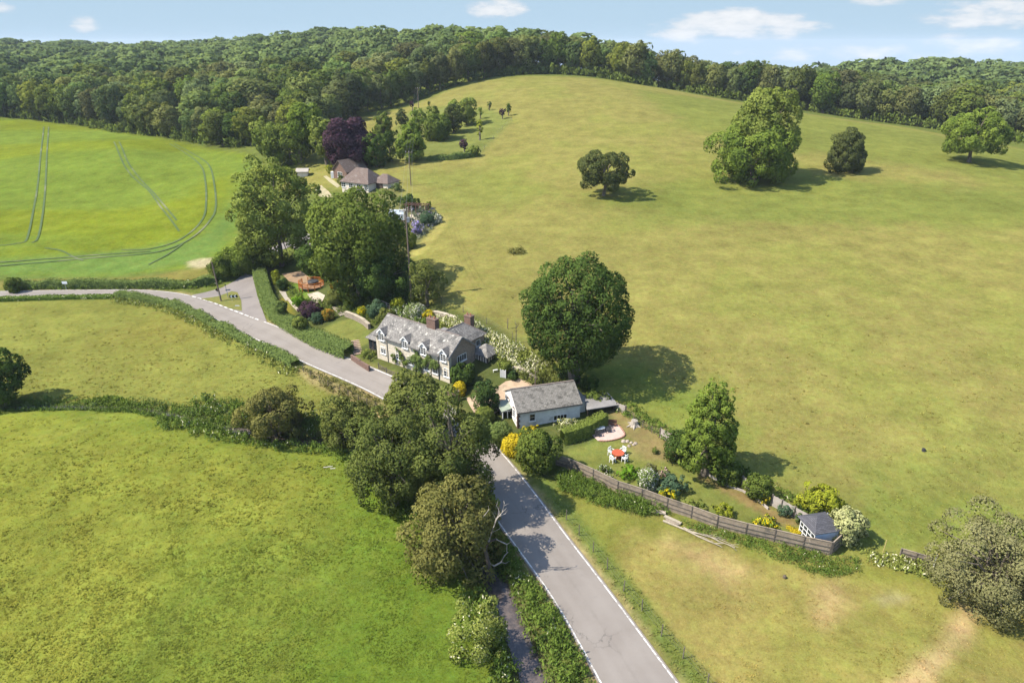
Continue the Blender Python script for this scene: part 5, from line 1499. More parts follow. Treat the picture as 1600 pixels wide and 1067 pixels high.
def window(parent, org, u, n, w_, h_, lights=2, bars=1, sill=True, fw=0.07, name='window', fmat=None, shutter=None):
    """casement let into a wall: org = bottom middle on the wall face, u = along the wall, n = outward"""
    u = Vector(u).normalized(); n = Vector(n).normalized(); zz = Vector((0, 0, 1)); o = Vector(org)
    ang = math.atan2(u.y, u.x)
    def slab(m, a0, a1, z0, z1, d0, d1):
        c = o + u * ((a0 + a1) / 2) + zz * ((z0 + z1) / 2) + n * ((d0 + d1) / 2)
        m.box(c, (a1 - a0, d1 - d0, z1 - z0), rz=ang)
    m = MB()
    slab(m, -w_ / 2, -w_ / 2 + fw, 0, h_, -0.02, 0.05); slab(m, w_ / 2 - fw, w_ / 2, 0, h_, -0.02, 0.05)
    slab(m, -w_ / 2 + fw, w_ / 2 - fw, h_ - fw, h_, -0.02, 0.05); slab(m, -w_ / 2 + fw, w_ / 2 - fw, 0, fw, -0.02, 0.05)
    iw = (w_ - 2 * fw) / lights
    for k in range(1, lights):
        x = -w_ / 2 + fw + iw * k
        slab(m, x - fw * 0.45, x + fw * 0.45, fw, h_ - fw, -0.02, 0.042)
    for k in range(lights):
        for j in range(1, bars + 1):
            z = fw + (h_ - 2 * fw) * j / (bars + 1)
            x0 = -w_ / 2 + fw + iw * k
            slab(m, x0 + fw * 0.46, x0 + iw - fw * 0.46, z - 0.014, z + 0.014, -0.01, 0.03)
    f = m.build(name, fmat or PAINTW, parent)
    if sill:
        m = MB(); slab(m, -w_ / 2 - 0.08, w_ / 2 + 0.08, -0.07, -0.003, -0.02, 0.13)
        m.build('sill', fmat or PAINTW, f)
    for k in range(lights):
        m = MB(); x0 = -w_ / 2 + fw + iw * k
        slab(m, x0 + fw * 0.4, x0 + iw - fw * 0.4, fw * 0.9, h_ - fw * 0.9, 0.002, 0.012)
        m.build('pane', GLASS, f)
    return f
def slope(m, e0, e1, r1, r0, th=0.09, mi=0):
    """a roof slope from eave e0-e1 to ridge r0-r1 with thickness"""
    P = [Vector(p) for p in (e0, e1, r1, r0)]
    nn = (P[1] - P[0]).cross(P[3] - P[0]).normalized()
    if nn.z < 0:
        nn = -nn
    m.prism([tuple(p) for p in P], tuple(nn * th), mi)
def chimney(parent, x, y, z0, w_, d, h, pots=2, mat=None):
    m = MB(); m.b(x - w_ / 2, x + w_ / 2, y - d / 2, y + d / 2, z0, z0 + h); m.b(x - w_ / 2 - .05, x + w_ / 2 + .05, y - d / 2 - .05, y + d / 2 + .05, z0 + h + 0.001, z0 + h + .10)
    c = m.build('chimney', mat or BRICK, parent)
    for k in range(pots):
        px_ = x + (k - (pots - 1) / 2) * w_ * 0.5
        MB().tube([(px_, y, z0 + h + .1), (px_, y, z0 + h + .28), (px_, y, z0 + h + .42)], [.11, .09, .10], 8).build('chimney_pot', TERRA, c)
    m = MB(); m.b(x - w_ / 2 - .12, x + w_ / 2 + .12, y - d / 2 - .12, y + d / 2 + .12, z0 + 0.0, z0 + 0.35)
    return c

# ------------------------------------------------------------------ the long stone cottage
def stone_cottage():
    Lp, Rp = Vector((-18.2, 84.2, 0)), Vector((-7.8, 76.4, 0))
    dv = (Rp - Lp); LEN = dv.length; rz = math.atan2(dv.y, dv.x)
    z0 = min(gz(Lp.x, Lp.y), gz(Rp.x, Rp.y)) - 0.05
    o = thing('stone_cottage', 'long pale stone cottage with slate roof, dormers and brick chimney by the road bend', 'house', (Lp.x, Lp.y, z0), rz)
    W, EH, RH = 5.0, 3.75, 5.65
    m = MB(); m.b(0, LEN - 0.30, 0, 0.35, -0.4, EH)                                 # lit road front of pale stone
    m.b(0, 0.35, 0.352, W, -0.4, EH)
    m.prism([(0, 0.02, EH), (0, W - .02, EH), (0, W / 2, RH - .06)], (0.33, 0, 0))
    m.b(0.352, LEN - .36, W - 0.35, W, -0.4, EH)
    m.build('front_wall', FLINT, o)
    m = MB(); m.b(LEN - 0.35, LEN, 0.42, W, -0.4, EH - .01)
    m.prism([(LEN - 0.35, 0.02, EH - .008), (LEN - 0.35, W - .02, EH - .008), (LEN - 0.35, W / 2, RH - .06)], (0.345, 0, 0))
    m.build('gable_wall', DARKFLINT, o)
    m = MB(); m.b(LEN - 0.298, LEN + 0.03, -0.03, 0.418, -0.4, EH - .02)
    m.build('quoin', QUOIN, o)
    m = MB(); m.b(-.03, 0.42, -0.032, -0.001, -0.4, EH - .02); m.build('quoin', QUOIN, o)
    m = MB(); m.b(0.425, LEN - .302, -0.025, -0.001, 1.78, 1.95); m.b(0.425, LEN - .302, -0.02, -0.001, -0.3, 0.45); m.build('string_course', QUOIN, o)
    m = MB()
    DX, DW = (1.15, 5.5, 8.8, 12.15), 1.15
    ed_, kz = [-.18], (RH - EH + .20) / (W / 2 + .30)
    for x in DX:
        ed_ += [x - DW / 2, x + DW / 2]
    ed_.append(LEN + .14)
    for k in range(len(ed_) - 1):
        y_ = -.30 if k % 2 == 0 else .55
        z_ = EH - .20 + (y_ + .30) * kz
        slope(m, (ed_[k], y_, z_), (ed_[k + 1], y_, z_), (ed_[k + 1], W / 2, RH), (ed_[k], W / 2, RH))
    slope(m, (LEN + .14, W + .30, EH - .20), (-.18, W + .30, EH - .20), (-.18, W / 2, RH), (LEN + .14, W / 2, RH))
    r = m.build('roof', SLATE, o)
    for k in range(int(LEN / 0.46)):
        MB().box((0.05 + k * 0.46, W / 2, RH + .10), (0.44, 0.22, 0.07), rx=0.0).build('ridge_tile', RIDGE, r)
    for k in range(0, len(ed_) - 1, 2):
        MB().tube([(ed_[k] + .03, -.36, EH - .24), (ed_[k + 1] - .03, -.36, EH - .24)], .06, 6).build('gutter', GUTTER, o)
    for x in (2.05, 7.2, 11.3):
        MB().tube([(x, -.36, EH - .26), (x, -.07, EH - .55), (x, -.07, 0)], .045, 6).build('downpipe', GUTTER, o)
    m = MB(); m.box((LEN + .15, W * .25 - .12, (EH + RH) / 2 - .12), (.04, math.hypot(W / 2 + .3, RH - EH + .2), .16), rx=math.atan2(RH - EH + .2, W / 2 + .3))
    m.box((LEN + .15, W * .75 + .12, (EH + RH) / 2 - .12), (.04, math.hypot(W / 2 + .3, RH - EH + .2), .16), rx=-math.atan2(RH - EH + .2, W / 2 + .3))
    m.build('bargeboard', LEAD, o)
    # four gabled half-dormers on the road front
    for x in DX:
        dw, dz0, dz1 = DW, 2.85, 4.12
        d = MB()
        d.b(x - dw / 2, x + dw / 2, -.10, 0.0 - .002, dz0, dz1 - .02); d.prism([(x - dw / 2, -.10, dz1), (x + dw / 2, -.10, dz1), (x, -.10, dz1 + .5)], (0, .098, 0))
        d.b(x - dw / 2, x - dw / 2 + .08, 0.0, 1.25, EH - .35, dz1); d.b(x + dw / 2 - .08, x + dw / 2, 0.0, 1.25, EH - .35, dz1)
        dm = d.build('dormer', PAINTW, o)
        rr = MB()
        slope(rr, (x - dw / 2 - .16, -.24, dz1 - .10), (x - dw / 2 - .16, 1.7, dz1 - .10), (x, 1.9, dz1 + .58), (x, -.24, dz1 + .58), .06)
        slope(rr, (x + dw / 2 + .16, 1.7, dz1 - .10), (x + dw / 2 + .16, -.24, dz1 - .10), (x, -.24, dz1 + .58), (x, 1.9, dz1 + .58), .06)
        rr.build('dormer_roof', SLATE, dm)
        bb = MB()
        for sg in (-1, 1):
            bb.box((x + sg * (dw / 4 + .08), -.27, dz1 + .22), (math.hypot(dw / 2 + .16, .68), .045, .15), ry=sg * math.atan2(.68, dw / 2 + .16))
        bb.build('bargeboard', PAINTW, dm)
        window(dm, (x, -.10, dz0 + .18), (1, 0, 0), (0, -1, 0), 0.92, 1.02, 2, 2)
    for x, z, w_, h_, li in ((1.2, 1.05, .95, 1.0, 2), (4.05, 1.0, .85, 1.15, 2), (6.35, 0.85, 1.15, 1.2, 2), (9.2, 0.9, .95, 1.1, 2), (10.6, 0.85, .9, 1.1, 2), (12.55, 0.95, .95, 1.2, 2)):
        window(o, (x, -.002, z), (1, 0, 0), (0, -1, 0), w_, h_, li, 2)
    window(o, (LEN + .001, W / 2 - .1, 2.35), (0, 1, 0), (1, 0, 0), 1.75, 0.95, 4, 0)
    chimney(o, 8.0, W / 2 + .15, RH - .45, 1.5, 0.75, 1.65, 2)
    # taller rear range under its own hipped slates
    bx0, bx1, by1, be, brd = LEN - 5.2, LEN - .8, 7.9, 4.15, 5.55
    m = MB(); m.b(bx1 - .33, bx1, W / 2 + .5, by1, -0.4, be); m.b(bx0, bx1 - .332, by1 - .35, by1, -0.4, be); m.b(bx0, bx0 + .33, W, by1 - .352, -0.4, be)
    m.build('rear_wall', DARKFLINT, o)
    m = MB(); mid = (bx0 + bx1) / 2
    slope(m, (bx1 + .25, by1 + .25, be - .12), (bx1 + .25, W / 2 - .2, be - .12), (mid, W / 2 - .2, brd), (mid, by1 - 1.6, brd))
    slope(m, (bx0 - .25, W / 2, be - .12), (bx0 - .25, by1 + .25, be - .12), (mid, by1 - 1.6, brd), (mid, W / 2, brd))
    m.prism([(bx1 + .25, by1 + .25, be - .12), (mid, by1 - 1.6, brd), (bx0 - .25, by1 + .25, be - .12)], (0, .04, .08))
    rr = m.build('rear_roof', SLATE, o)
    m = MB(); m.tube([(mid, W / 2 + .1, brd + .09), (mid, by1 - 1.6, brd + .09)], .09, 6); m.tube([(mid, by1 - 1.6, brd + .09), (bx1 + .25, by1 + .25, be - .02)], .07, 6); m.build('hip_tile', RIDGE, rr)
    window(o, (bx1 + .001, by1 - 1.3, 2.75), (0, 1, 0), (1, 0, 0), 0.85, 0.9, 2, 0)
    chimney(o, mid - .5, by1 + .2, 3.4, 1.1, 0.8, 2.5, 2)
    # flat-roofed rear link
    m = MB(); m.b(5.4, bx0 - .28, W + .05, by1 - .4, -0.3, 3.2); m.build('rear_extension', FLINT, o)
    m = MB(); m.b(5.25, bx0 - .26, W + .32, by1 - .2, 3.203, 3.36); m.build('flat_roof', FELT, o)
    # dark glazed garden room at the upper end
    m = MB()
    for y in (0.9, 2.1, 3.3):
        m.b(-2.55, -2.43, y, y + .12, -0.3, 2.05)
    for x in (-2.55, -1.75, -.95, -.14):
        m.b(x, x + .12, .78, .9, -0.3, 2.05)
    m.b(-2.6, -.01, .74, .86, 2.052, 2.2); m.b(-2.6, -2.43, .862, 3.5, 2.052, 2.2); m.b(-2.5, -.01, .80, .88, -0.3, .55)
    g = m.build('garden_room', TIMBER, o)
    m = MB(); m.b(-2.45, -.02, .83, .85, .55, 2.05); m.b(-2.5, -2.48, .95, 3.4, .1, 2.05); m.build('pane', GLASS, g)
    m = MB(); slope(m, (-2.85, .5, 2.15), (-.02, .5, 2.15), (-.02, 3.4, 3.3), (-2.3, 3.4, 3.3), .08); slope(m, (-2.85, 3.9, 2.15), (-2.85, .5, 2.15), (-2.3, 3.4, 3.3), (-2.3, 3.45, 3.3), .08)
    m.build('garden_room_roof', SLATE, o)
    # half-timbered porch room on the driveway end
    x0, x1, y0, y1, ph = LEN - .02, LEN + 1.9, W + .2, W + 2.8, 2.25
    m = MB(); m.b(x0 - .7, x1 - .06, y0 + .06, y1, -0.35, ph); p = m.build('porch_wall', CREAMP, o)
    m = MB()
    for k in range(7):
        x = x0 - .7 + (x1 - x0 + .58) * k / 6
        m.b(x, x + .12, y0 - .02, y0 + .058, -0.3, ph)
    for k in range(6):
        y = y0 + .08 + (y1 - y0 - .2) * k / 5
        m.b(x1 - .058, x1 + .02, y, y + .12, -0.3, ph)
    m.b(x0 - .75, x1 + .03, y0 - .04, y0 + .057, ph + .002, ph + .14); m.b(x1 - .057, x1 + .03, y0 + .06, y1, ph + .002, ph + .14)
    m.build('timber_frame', TIMBER, p)
    m = MB(); cx_, cy_ = (x0 + x1) / 2 - .3, (y0 + y1) / 2
    for A, B in (((x0 - .95, y0 - .25), (x1 + .25, y0 - .25)), ((x1 + .25, y0 - .25), (x1 + .25, y1 + .2)), ((x1 + .25, y1 + .2), (x0 - .95, y1 + .2))):
        m.prism([(A[0], A[1], ph + .12), (B[0], B[1], ph + .12), (cx_, cy_, ph + 1.25)], (0, 0, .07))
    m.build('porch_roof', SLATE, o)
    return o, Lp, rz, z0, LEN
COT, CL, CRZ, CZ, CLEN = stone_cottage()
def cl(x, y, z=0.0):
    return Vector((CL.x + math.cos(CRZ) * x - math.sin(CRZ) * y, CL.y + math.sin(CRZ) * x + math.cos(CRZ) * y, CZ + z))

# climbing plants on the front wall
def climber(name, label, spans, mat, seed, flower=0.0):
    rng = np.random.default_rng(seed)
    org = cl(spans[0][0], 0, 0)
    ux, uy = math.cos(CRZ), math.sin(CRZ); nx_, ny_ = math.sin(CRZ), -math.cos(CRZ)
    cs, rs = [], []
    for (x, z, r) in spans:
        for _ in range(5):
            a, b_, d = x + rng.normal(0, r * .6), max(0.15, z + rng.normal(0, r * .45)), rng.uniform(.08, .3)
            cs.append((CL.x + ux * a + nx_ * d - org.x, CL.y + uy * a + ny_ * d - org.y, CZ + b_ - org.z)); rs.append(r * .62)
    out = np.tile([nx_, ny_, 0.2], (len(cs), 1))
    q, v = leaf_cloud(cs, rs, 0.18, rng, 1.1, out, 7000)
    f = (rng.random(len(q)) < flower).astype(float) if flower else None
    m = MB()
    for (x, z, r) in spans[::2]:
        p = cl(x, -.06, 0) - org
        m.tube([p, p + Vector((0.05, 0, z * .6)), p + Vector((0, 0, z))], [.04, .03, .015], 5)
    o = thing(name, label, 'climber', org)
    link('foliage', quads_mesh('foliage', q, v, LM[mat], f), o)
    m.build('stem', BARK, o)
climber('climbing_rose', 'leafy climber spread over the middle of the cottage road wall', [(7.3, 2.6, .5), (7.7, 1.6, .8), (8.3, 1.9, .7), (9.1, 2.25, .6), (9.9, 2.2, .7), (10.6, 2.1, .7), (11.2, 2.0, .55), (8.0, .6, .6), (7.6, 2.9, .4)], 'hedge', 61)
climber('climbing_rose', 'smaller climber trained around the upper end cottage window', [(3.3, 1.6, .35), (4.05, 2.5, .3), (4.9, 1.5, .5), (5.3, .9, .5), (3.5, .8, .3), (4.7, 2.2, .3)], 'mid', 62)

# ------------------------------------------------------------------ the white cottage
def white_cottage():
    A, rz = Vector((.61, 66.5, 0)), R(16.5)
    z0 = gz(A.x, A.y) - 0.05
    o = thing('white_cottage', 'small white rendered cottage with lichened grey roof beside the driveway', 'house', (A.x, A.y, z0), rz)
    LEN, W, EH, RH = 7.5, 5.0, 2.3, 3.72
    m = MB(); m.b(0, LEN, 0, .3, -.5, EH); m.b(0, LEN, W - .3, W, -.5, EH); m.b(0, .3, .302, W - .302, -.5, EH); m.b(LEN - .3, LEN, .302, W - .302, -.5, EH)
    m.prism([(0, .02, EH + .002), (0, W - .02, EH + .002), (0, W / 2, RH - .05)], (.3, 0, 0)); m.prism([(LEN - .3, .02, EH + .002), (LEN - .3, W - .02, EH + .002), (LEN - .3, W / 2, RH - .05)], (.3, 0, 0))
    m.build('wall', WHITE, o)
    m = MB()
    for k in range(9):
        s = .32 if k % 2 else .2
        m.b(-.025, -.002, -.02, s, -.4 + k * .31, -.4 + k * .31 + .29); m.b(-.024, .52 - s, -.025, -.002, -.4 + k * .31, -.4 + k * .31 + .29)
    m.build('quoin', BRICK, o)
    m = MB()
    slope(m, (-.12, -.28, EH - .17), (LEN + .15, -.28, EH - .17), (LEN + .15, W / 2, RH), (-.12, W / 2, RH)); slope(m, (LEN + .15, W + .28, EH - .17), (-.12, W + .28, EH - .17), (-.12, W / 2, RH), (LEN + .15, W / 2, RH))
    r = m.build('roof', OLDSLATE, o)
    for k in range(17):
        MB().box((0.08 + k * .455, W / 2, RH + .10), (.435, .2, .065)).build('ridge_tile', RIDGE, r)
    m = MB(); m.tube([(-.1, -.34, EH - .2), (LEN + .1, -.34, EH - .2)], .055, 6); m.build('gutter', GUTTER, o)
    for y, z in ((1.3, .75), (3.55, .85)):
        f = window(o, (-.001, y, z), (0, -1, 0), (-1, 0, 0), .72, 1.05, 1, 2)
        # brick arch over the opening
        mm = MB()
        for k in range(7):
            a = math.pi * (k + .5) / 7
            mm.box((-.02, y + math.cos(a) * .42, z + 1.05 + math.sin(a) * .22), (.05, .12, .16), rx=a - math.pi / 2)
        mm.build('brick_arch', BRICK, o)
    window(o, (1.75, -.001, .75), (1, 0, 0), (0, -1, 0), .75, .95, 1, 1)
    f = window(o, (5.1, -.001, .35), (1, 0, 0), (0, -1, 0), 1.7, 0.7, 4, 0, fmat=PAINTW)
    m = MB(); m.b(-.06, -.002, 2.05, 2.85, -.4, 1.45); d = m.build('door', TIMBER, o); MB().b(-.1, -.061, 2.12, 2.18, .5, .58).build('handle', LEAD, d)
    # green-roofed glass porch at the gable
    m = MB()
    for y in (2.3, 3.2, 4.1):
        m.b(-1.1, -1.0, y, y + .1, -.4, 1.15)
    for x in (-1.1, -.55):
        m.b(x, x + .1, 2.25, 2.298, -.4, 1.15)
    m.b(-1.15, -.03, 2.2, 2.3, 1.152, 1.25); m.b(-1.15, -1.0, 2.302, 4.25, 1.152, 1.25)
    p = m.build('porch_frame', PAINTW, o)
    m = MB(); slope(m, (-1.25, 4.35, 1.2), (-1.25, 2.1, 1.2), (-.02, 2.1, 1.5), (-.02, 4.35, 1.5), .05); m.build('porch_roof', GREENP, p)
    m = MB(); m.b(-1.07, -1.04, 2.4, 4.1, -.2, 1.15); m.build('pane', GLASS, p)
    # lean-to and flat-roofed garden store at the far end
    m = MB(); m.b(LEN + .01, LEN + 1.0, .8, W - .6, -.3, 1.85); m.build('end_wall', WHITE, o)
    m = MB(); m.b(LEN + .02, LEN + 1.15, .6, W - .5, 1.853, 1.95); m.build('end_roof', FELT, o)
    m = MB()
    for x, y in ((LEN + .7, -.55), (LEN + 4.1, -.55), (LEN + 4.1, 1.9), (LEN + 1.2, 1.9)):
        m.b(x, x + .12, y, y + .12, -.4, 1.5)
    m.b(LEN + 1.25, LEN + 4.15, 1.75, 1.85, -.3, 1.5); m.b(LEN + 4.0, LEN + 4.09, -.4, 1.74, -.3, 1.5)
    m.build('store_wall', TIMBER, o)
    m = MB(); m.prism([(LEN + .5, -.8, 1.53), (LEN + 4.45, -.75, 1.53), (LEN + 4.3, 2.2, 1.72), (LEN + 1.2, 2.2, 1.72)], (0, 0, .1)); m.build('store_roof', FELT, o)
    return o
white_cottage()

# ------------------------------------------------------------------ the far house, in three blocks
def hip_house(o, x, y, rz, w_, d, eh, rh, wall, roof, hip=0.35, wname='wall', rname='roof', gable=False):
    ca, sa = math.cos(rz), math.sin(rz)
    def T(a, b_, z):
        return (x + ca * a - sa * b_, y + sa * a + ca * b_, z)
    m = MB()
    ring = [(-w_ / 2, -d / 2), (w_ / 2, -d / 2), (w_ / 2, d / 2), (-w_ / 2, d / 2)]
    for k in range(4):
        a, b_ = ring[k], ring[(k + 1) % 4]
        m.poly([T(*a, -.8), T(*b_, -.8), T(*b_, eh), T(*a, eh)])
    hh = 0 if gable else w_ * hip
    if gable:
        m.poly([T(w_ / 2, -d / 2, eh), T(w_ / 2, d / 2, eh), T(w_ / 2, 0, rh)]); m.poly([T(-w_ / 2, d / 2, eh), T(-w_ / 2, -d / 2, eh), T(-w_ / 2, 0, rh)])
    wl_ = m.build(wname, wall, o)
    m = MB(); e = .35; r0, r1 = -w_ / 2 + hh - (e if gable else 0), w_ / 2 - hh + (e if gable else 0)
    E = [T(-w_ / 2 - e, -d / 2 - e, eh - .15), T(w_ / 2 + e, -d / 2 - e, eh - .15), T(w_ / 2 + e, d / 2 + e, eh - .15), T(-w_ / 2 - e, d / 2 + e, eh - .15)]
    Ra, Rb = T(r0, 0, rh), T(r1, 0, rh)
    m.prism([E[0], E[1], Rb, Ra], (0, 0, .12)); m.prism([E[2], E[3], Ra, Rb], (0, 0, .12))
    if not gable:
        m.prism([E[1], E[2], Rb], (0, 0, .12)); m.prism([E[3], E[0], Ra], (0, 0, .12))
    rf = m.build(rname, roof, o)
    return T, rf
def far_house():
    g = G(572, 298)
    o = thing('far_house', 'brown-roofed white-walled house with several blocks below the purple beech', 'house', g)
    def at(px_, py_, h=0):
        p = G(px_, py_); return p.x - g.x, p.y - g.y
    rz = R(-28)
    x, y = at(566, 297)
    T, rf = hip_house(o, x, y + 2, rz, 8.0, 6.4, 1.9, 4.7, CREAMP, TILE, .28)
    ca, sa = math.cos(rz), math.sin(rz)
    u, n = Vector((ca, sa, 0)), Vector((sa, -ca, 0))
    for a in (-3.4, -1.2, 1.2, 3.4):
        window(o, T(a, -3.202, .5), u, n, 1.2, 1.1, 2, 1)
    window(o, T(-4.002, -1.2, .7), Vector((sa, -ca, 0)), -u, 1.2, 1.2, 2, 1); window(o, T(-4.002, 1.4, .7), Vector((sa, -ca, 0)), -u, 1.2, 1.2, 2, 1)
    x2, y2 = at(600, 296)
    T2, _ = hip_house(o, x2, y2 + 3, rz, 4.4, 4.4, 1.8, 3.4, CREAMP, TILE, .35, 'wing_wall', 'wing_roof')
    m = MB(); m.b(-1.2, 1.2, -.04, .04, -.4, 1.9); d = m.build('garage_door', TIMBER, o); d.location = T2(-.4, -2.26, 0); d.rotation_euler = (0, 0, rz)
    T3, r3 = hip_house(o, *[v + dv_ for v, dv_ in zip(at(541, 283), (0, 5))], rz + R(80), 6.5, 5.2, 2.4, 5.0, BRICK, TILE, .3, 'annexe_wall', 'annexe_roof', True)
    c3, s3_ = math.cos(rz + R(80)), math.sin(rz + R(80))
    window(o, T3(-3.252, 0, .9), Vector((s3_, -c3, 0)), Vector((-c3, -s3_, 0)), 1.8, 1.3, 3, 1)
    MB().box((0, 0, .9), (1.5, 1.2, 1.9)).build('white_porch', PAINTW, o, loc=T3(-2.6, 3.2, 0))
far_house()
def shed(name, label, px, mat_w, mat_r, w_, d, eh, rh, rz):
    g = G(*px)
    o = thing(name, label, 'shed', g)
    hip_house(o, 0, 0, rz, w_, d, eh, rh, mat_w, mat_r, gable=True)
shed('garden_shed', 'small pale-roofed shed among trees at the lane top beside the yard', (474, 275), CREAMP, surf_mat('pale_sheet_roof', (0.34, 0.30, 0.25), (0.28, 0.25, 0.21), 1.0), 2.6, 2.2, 1.3, 1.9, R(5))

# ------------------------------------------------------------------ summerhouse
def summerhouse():
    g = G(1277, 840)
    rz = R(12)
    o = thing('summerhouse', 'pale blue summerhouse with dark shingle roof in the garden fence corner', 'summerhouse', g, rz)
    W, D, EH, RH = 2.3, 2.1, 1.55, 2.35
    m = MB(); nb = 10
    for k in range(nb):
        z = -.2 + (EH + .2) * k / nb
        m.b(-W / 2, W / 2, -D / 2, -D / 2 + .05, z, z + (EH + .2) / nb - .012); m.b(-W / 2, W / 2, D / 2 - .05, D / 2, z, z + (EH + .2) / nb - .012)
        m.b(W / 2 - .05, W / 2 - .001, -D / 2 + .052, D / 2 - .052, z, z + (EH + .2) / nb - .012)
    m.b(-W / 2 + .06, W / 2 - .06, -D / 2 + .06, D / 2 - .06, -.2, EH - .02)
    m.build('wall', BLUEP, o)
    m = MB(); x = -W / 2
    for y in (-D / 2, -.55, -.03, .5, D / 2 - .08):
        m.b(x - .02, x + .055, y, y + .08, -.2, EH)
    for z in (-.2, .35, .78, 1.2, EH - .07):
        m.b(x - .015, x + .05, -D / 2 + .081, D / 2 - .081, z, z + .05)
    m.build('door', PAINTW, o)
    m = MB(); m.b(x + .02, x + .035, -D / 2 + .1, D / 2 - .1, -.1, EH - .08); m.build('pane', GLASS, o)
    m = MB(); e = .25; h = .75
    E = [(-W / 2 - e, -D / 2 - e, EH), (W / 2 + e, -D / 2 - e, EH), (W / 2 + e, D / 2 + e, EH), (-W / 2 - e, D / 2 + e, EH)]
    a, b_ = (-W / 2 + h - .1, 0, RH), (W / 2 - h + .1, 0, RH)
    m.prism([E[0], E[1], b_, a], (0, 0, .06)); m.prism([E[2], E[3], a, b_], (0, 0, .06)); m.prism([E[1], E[2], b_], (0, 0, .06)); m.prism([E[3], E[0], a], (0, 0, .06))
    r = m.build('roof', DKROOF, o)
    MB().tube([(W / 2 - h + .1, 0, RH + .04), (W / 2 - h + .1, 0, RH + .2), (W / 2 - h + .1, 0, RH + .3)], [.05, .06, .01], 8).build('finial', LEAD, r)
summerhouse()

# ================================================================== FENCES, POLES, SIGNS, GARDEN THINGS
OLDWOOD = surf_mat('weathered_fence', (0.27, 0.215, 0.155), (0.19, 0.15, 0.11), 2.0, 0.9, 0.4, 10.0, c3=(0.11, 0.095, 0.075), s3=0.7)
PALEWOOD = surf_mat('silvered_fence', (0.36, 0.315, 0.27), (0.28, 0.24, 0.20), 2.0, 0.9, 0.4, 10.0)
POSTW = surf_mat('fence_post_wood', (0.17, 0.14, 0.11), (0.10, 0.082, 0.064), 3.0, 0.9)
WIRE = surf_mat('wire', (0.20, 0.19, 0.18), (0.14, 0.13, 0.12), 3.0, 0.5, metallic=0.6)
POLEW = surf_mat('pole_wood', (0.125, 0.09, 0.062), (0.18, 0.135, 0.10), 2.0, 0.9, 0.3, 6.0, stretch=(1, 1, 0.15))
IRON = surf_mat('dark_iron', (0.03, 0.03, 0.032), (0.05, 0.05, 0.052), 4.0, 0.5)
WALLS = brick_mat('rubble_stone', (0.36, 0.29, 0.21), (0.25, 0.2, 0.15), (0.15, 0.125, 0.1), 0.3, 0.16, 0.8, 0.03)
ORANGE = surf_mat('orange_timber', (0.50, 0.165, 0.03), (0.40, 0.13, 0.025), 3.0, 0.6)
REDW = surf_mat('red_timber', (0.40, 0.085, 0.035), (0.32, 0.065, 0.028), 4.0, 0.5)
BROWNW = surf_mat('brown_timber', (0.16, 0.075, 0.045), (0.11, 0.055, 0.035), 4.0, 0.6)
PAVE = surf_mat('pink_paving', (0.42, 0.31, 0.26), (0.35, 0.255, 0.21), 1.6, 0.9, 0.3, 8.0)

def panel_fence(name, label, px, height, mat, cap=True, boards=True, base_off=-0.1, post_h=0.06, rails=True, group=None, sunk=0.0):
    """closeboard fence: each post, cap, rail and board panel a part"""
    P = [G(*p) for p in px]
    o = thing(name, label, 'fence', P[0], group=group)
    for i, p in enumerate(P):
        q = p - P[0]
        MB().b(q.x - .065, q.x + .065, q.y - .065, q.y + .065, q.z - .3, q.z + height + post_h).build('post', POSTW, o)
    for i in range(len(P) - 1):
        a, b_ = P[i] - P[0], P[i + 1] - P[0]
        d = b_ - a; L_ = math.hypot(d.x, d.y); ang = math.atan2(d.y, d.x); sl_ = math.atan2(d.z, L_)
        u = Vector((d.x, d.y, 0)).normalized(); n = Vector((u.y, -u.x, 0))
        m = MB(); nb = max(3, int((L_ - .16) / .15)); rg = random.Random(i * 7 + len(P))
        for k in range(nb):
            t0 = .08 + (L_ - .16) * (k + .5) / nb
            c = a + u * t0; zb = a.z + d.z * t0 / L_
            hh = height + rg.uniform(-.035, .02)
            m.box((c.x + n.x * rg.uniform(-.006, .012), c.y + n.y * rg.uniform(-.006, .012), zb + base_off + (hh - base_off) / 2), ((L_ - .16) / nb - .006, .022, hh - base_off), rz=ang)
        m.build('board_panel', mat, o)
        mid = (a + b_) / 2
        if rails:
            for zr in (.28, .62):
                MB().box((mid.x + n.x * .05, mid.y + n.y * .05, mid.z + height * zr + .05), (math.hypot(L_, d.z) - .14, .05, .09), rz=ang, ry=-sl_).build('rail', POSTW, o)
        if cap:
            MB().box((mid.x, mid.y, mid.z + height + .05), (math.hypot(L_, d.z) - .14, .10, .045), rz=ang, ry=-sl_).build('cap_rail', mat, o)
    return o
FRONT = [(869, 727), (893, 735), (926.6, 750), (965, 769), (1002.5, 781), (1042, 796), (1080, 809), (1120, 824), (1165, 836), (1209, 846), (1254, 857), (1296, 866)]
panel_fence('garden_fence', 'long weathered board fence dividing the cottage lawn from the dry paddock', FRONT, 1.25, OLDWOOD)
panel_fence('garden_fence', 'short board fence return beside the summerhouse corner', [(1298, 866), (1316, 849), (1330, 836)], 1.25, OLDWOOD)
panel_fence('garden_fence', 'pale silvered board fence behind the lawn running to the summerhouse', [(1205, 789), (1220, 797), (1240, 808), (1262, 821)], 1.15, PALEWOOD, cap=False, rails=False)
panel_fence('garden_fence', 'single pale board panel beside the loose green back shrub', [(1158, 757), (1171, 768)], 1.1, PALEWOOD, cap=False, rails=False)
panel_fence('garden_fence', 'grey wooden panel at the edge of the bare earth', [(1031, 683), (1047, 692)], 1.15, PALEWOOD, cap=False, rails=False)
panel_fence('garden_fence', 'leaning wooden panel near the flat-roofed store', [(963, 641), (977, 646)], 1.0, PALEWOOD, cap=False, rails=False)
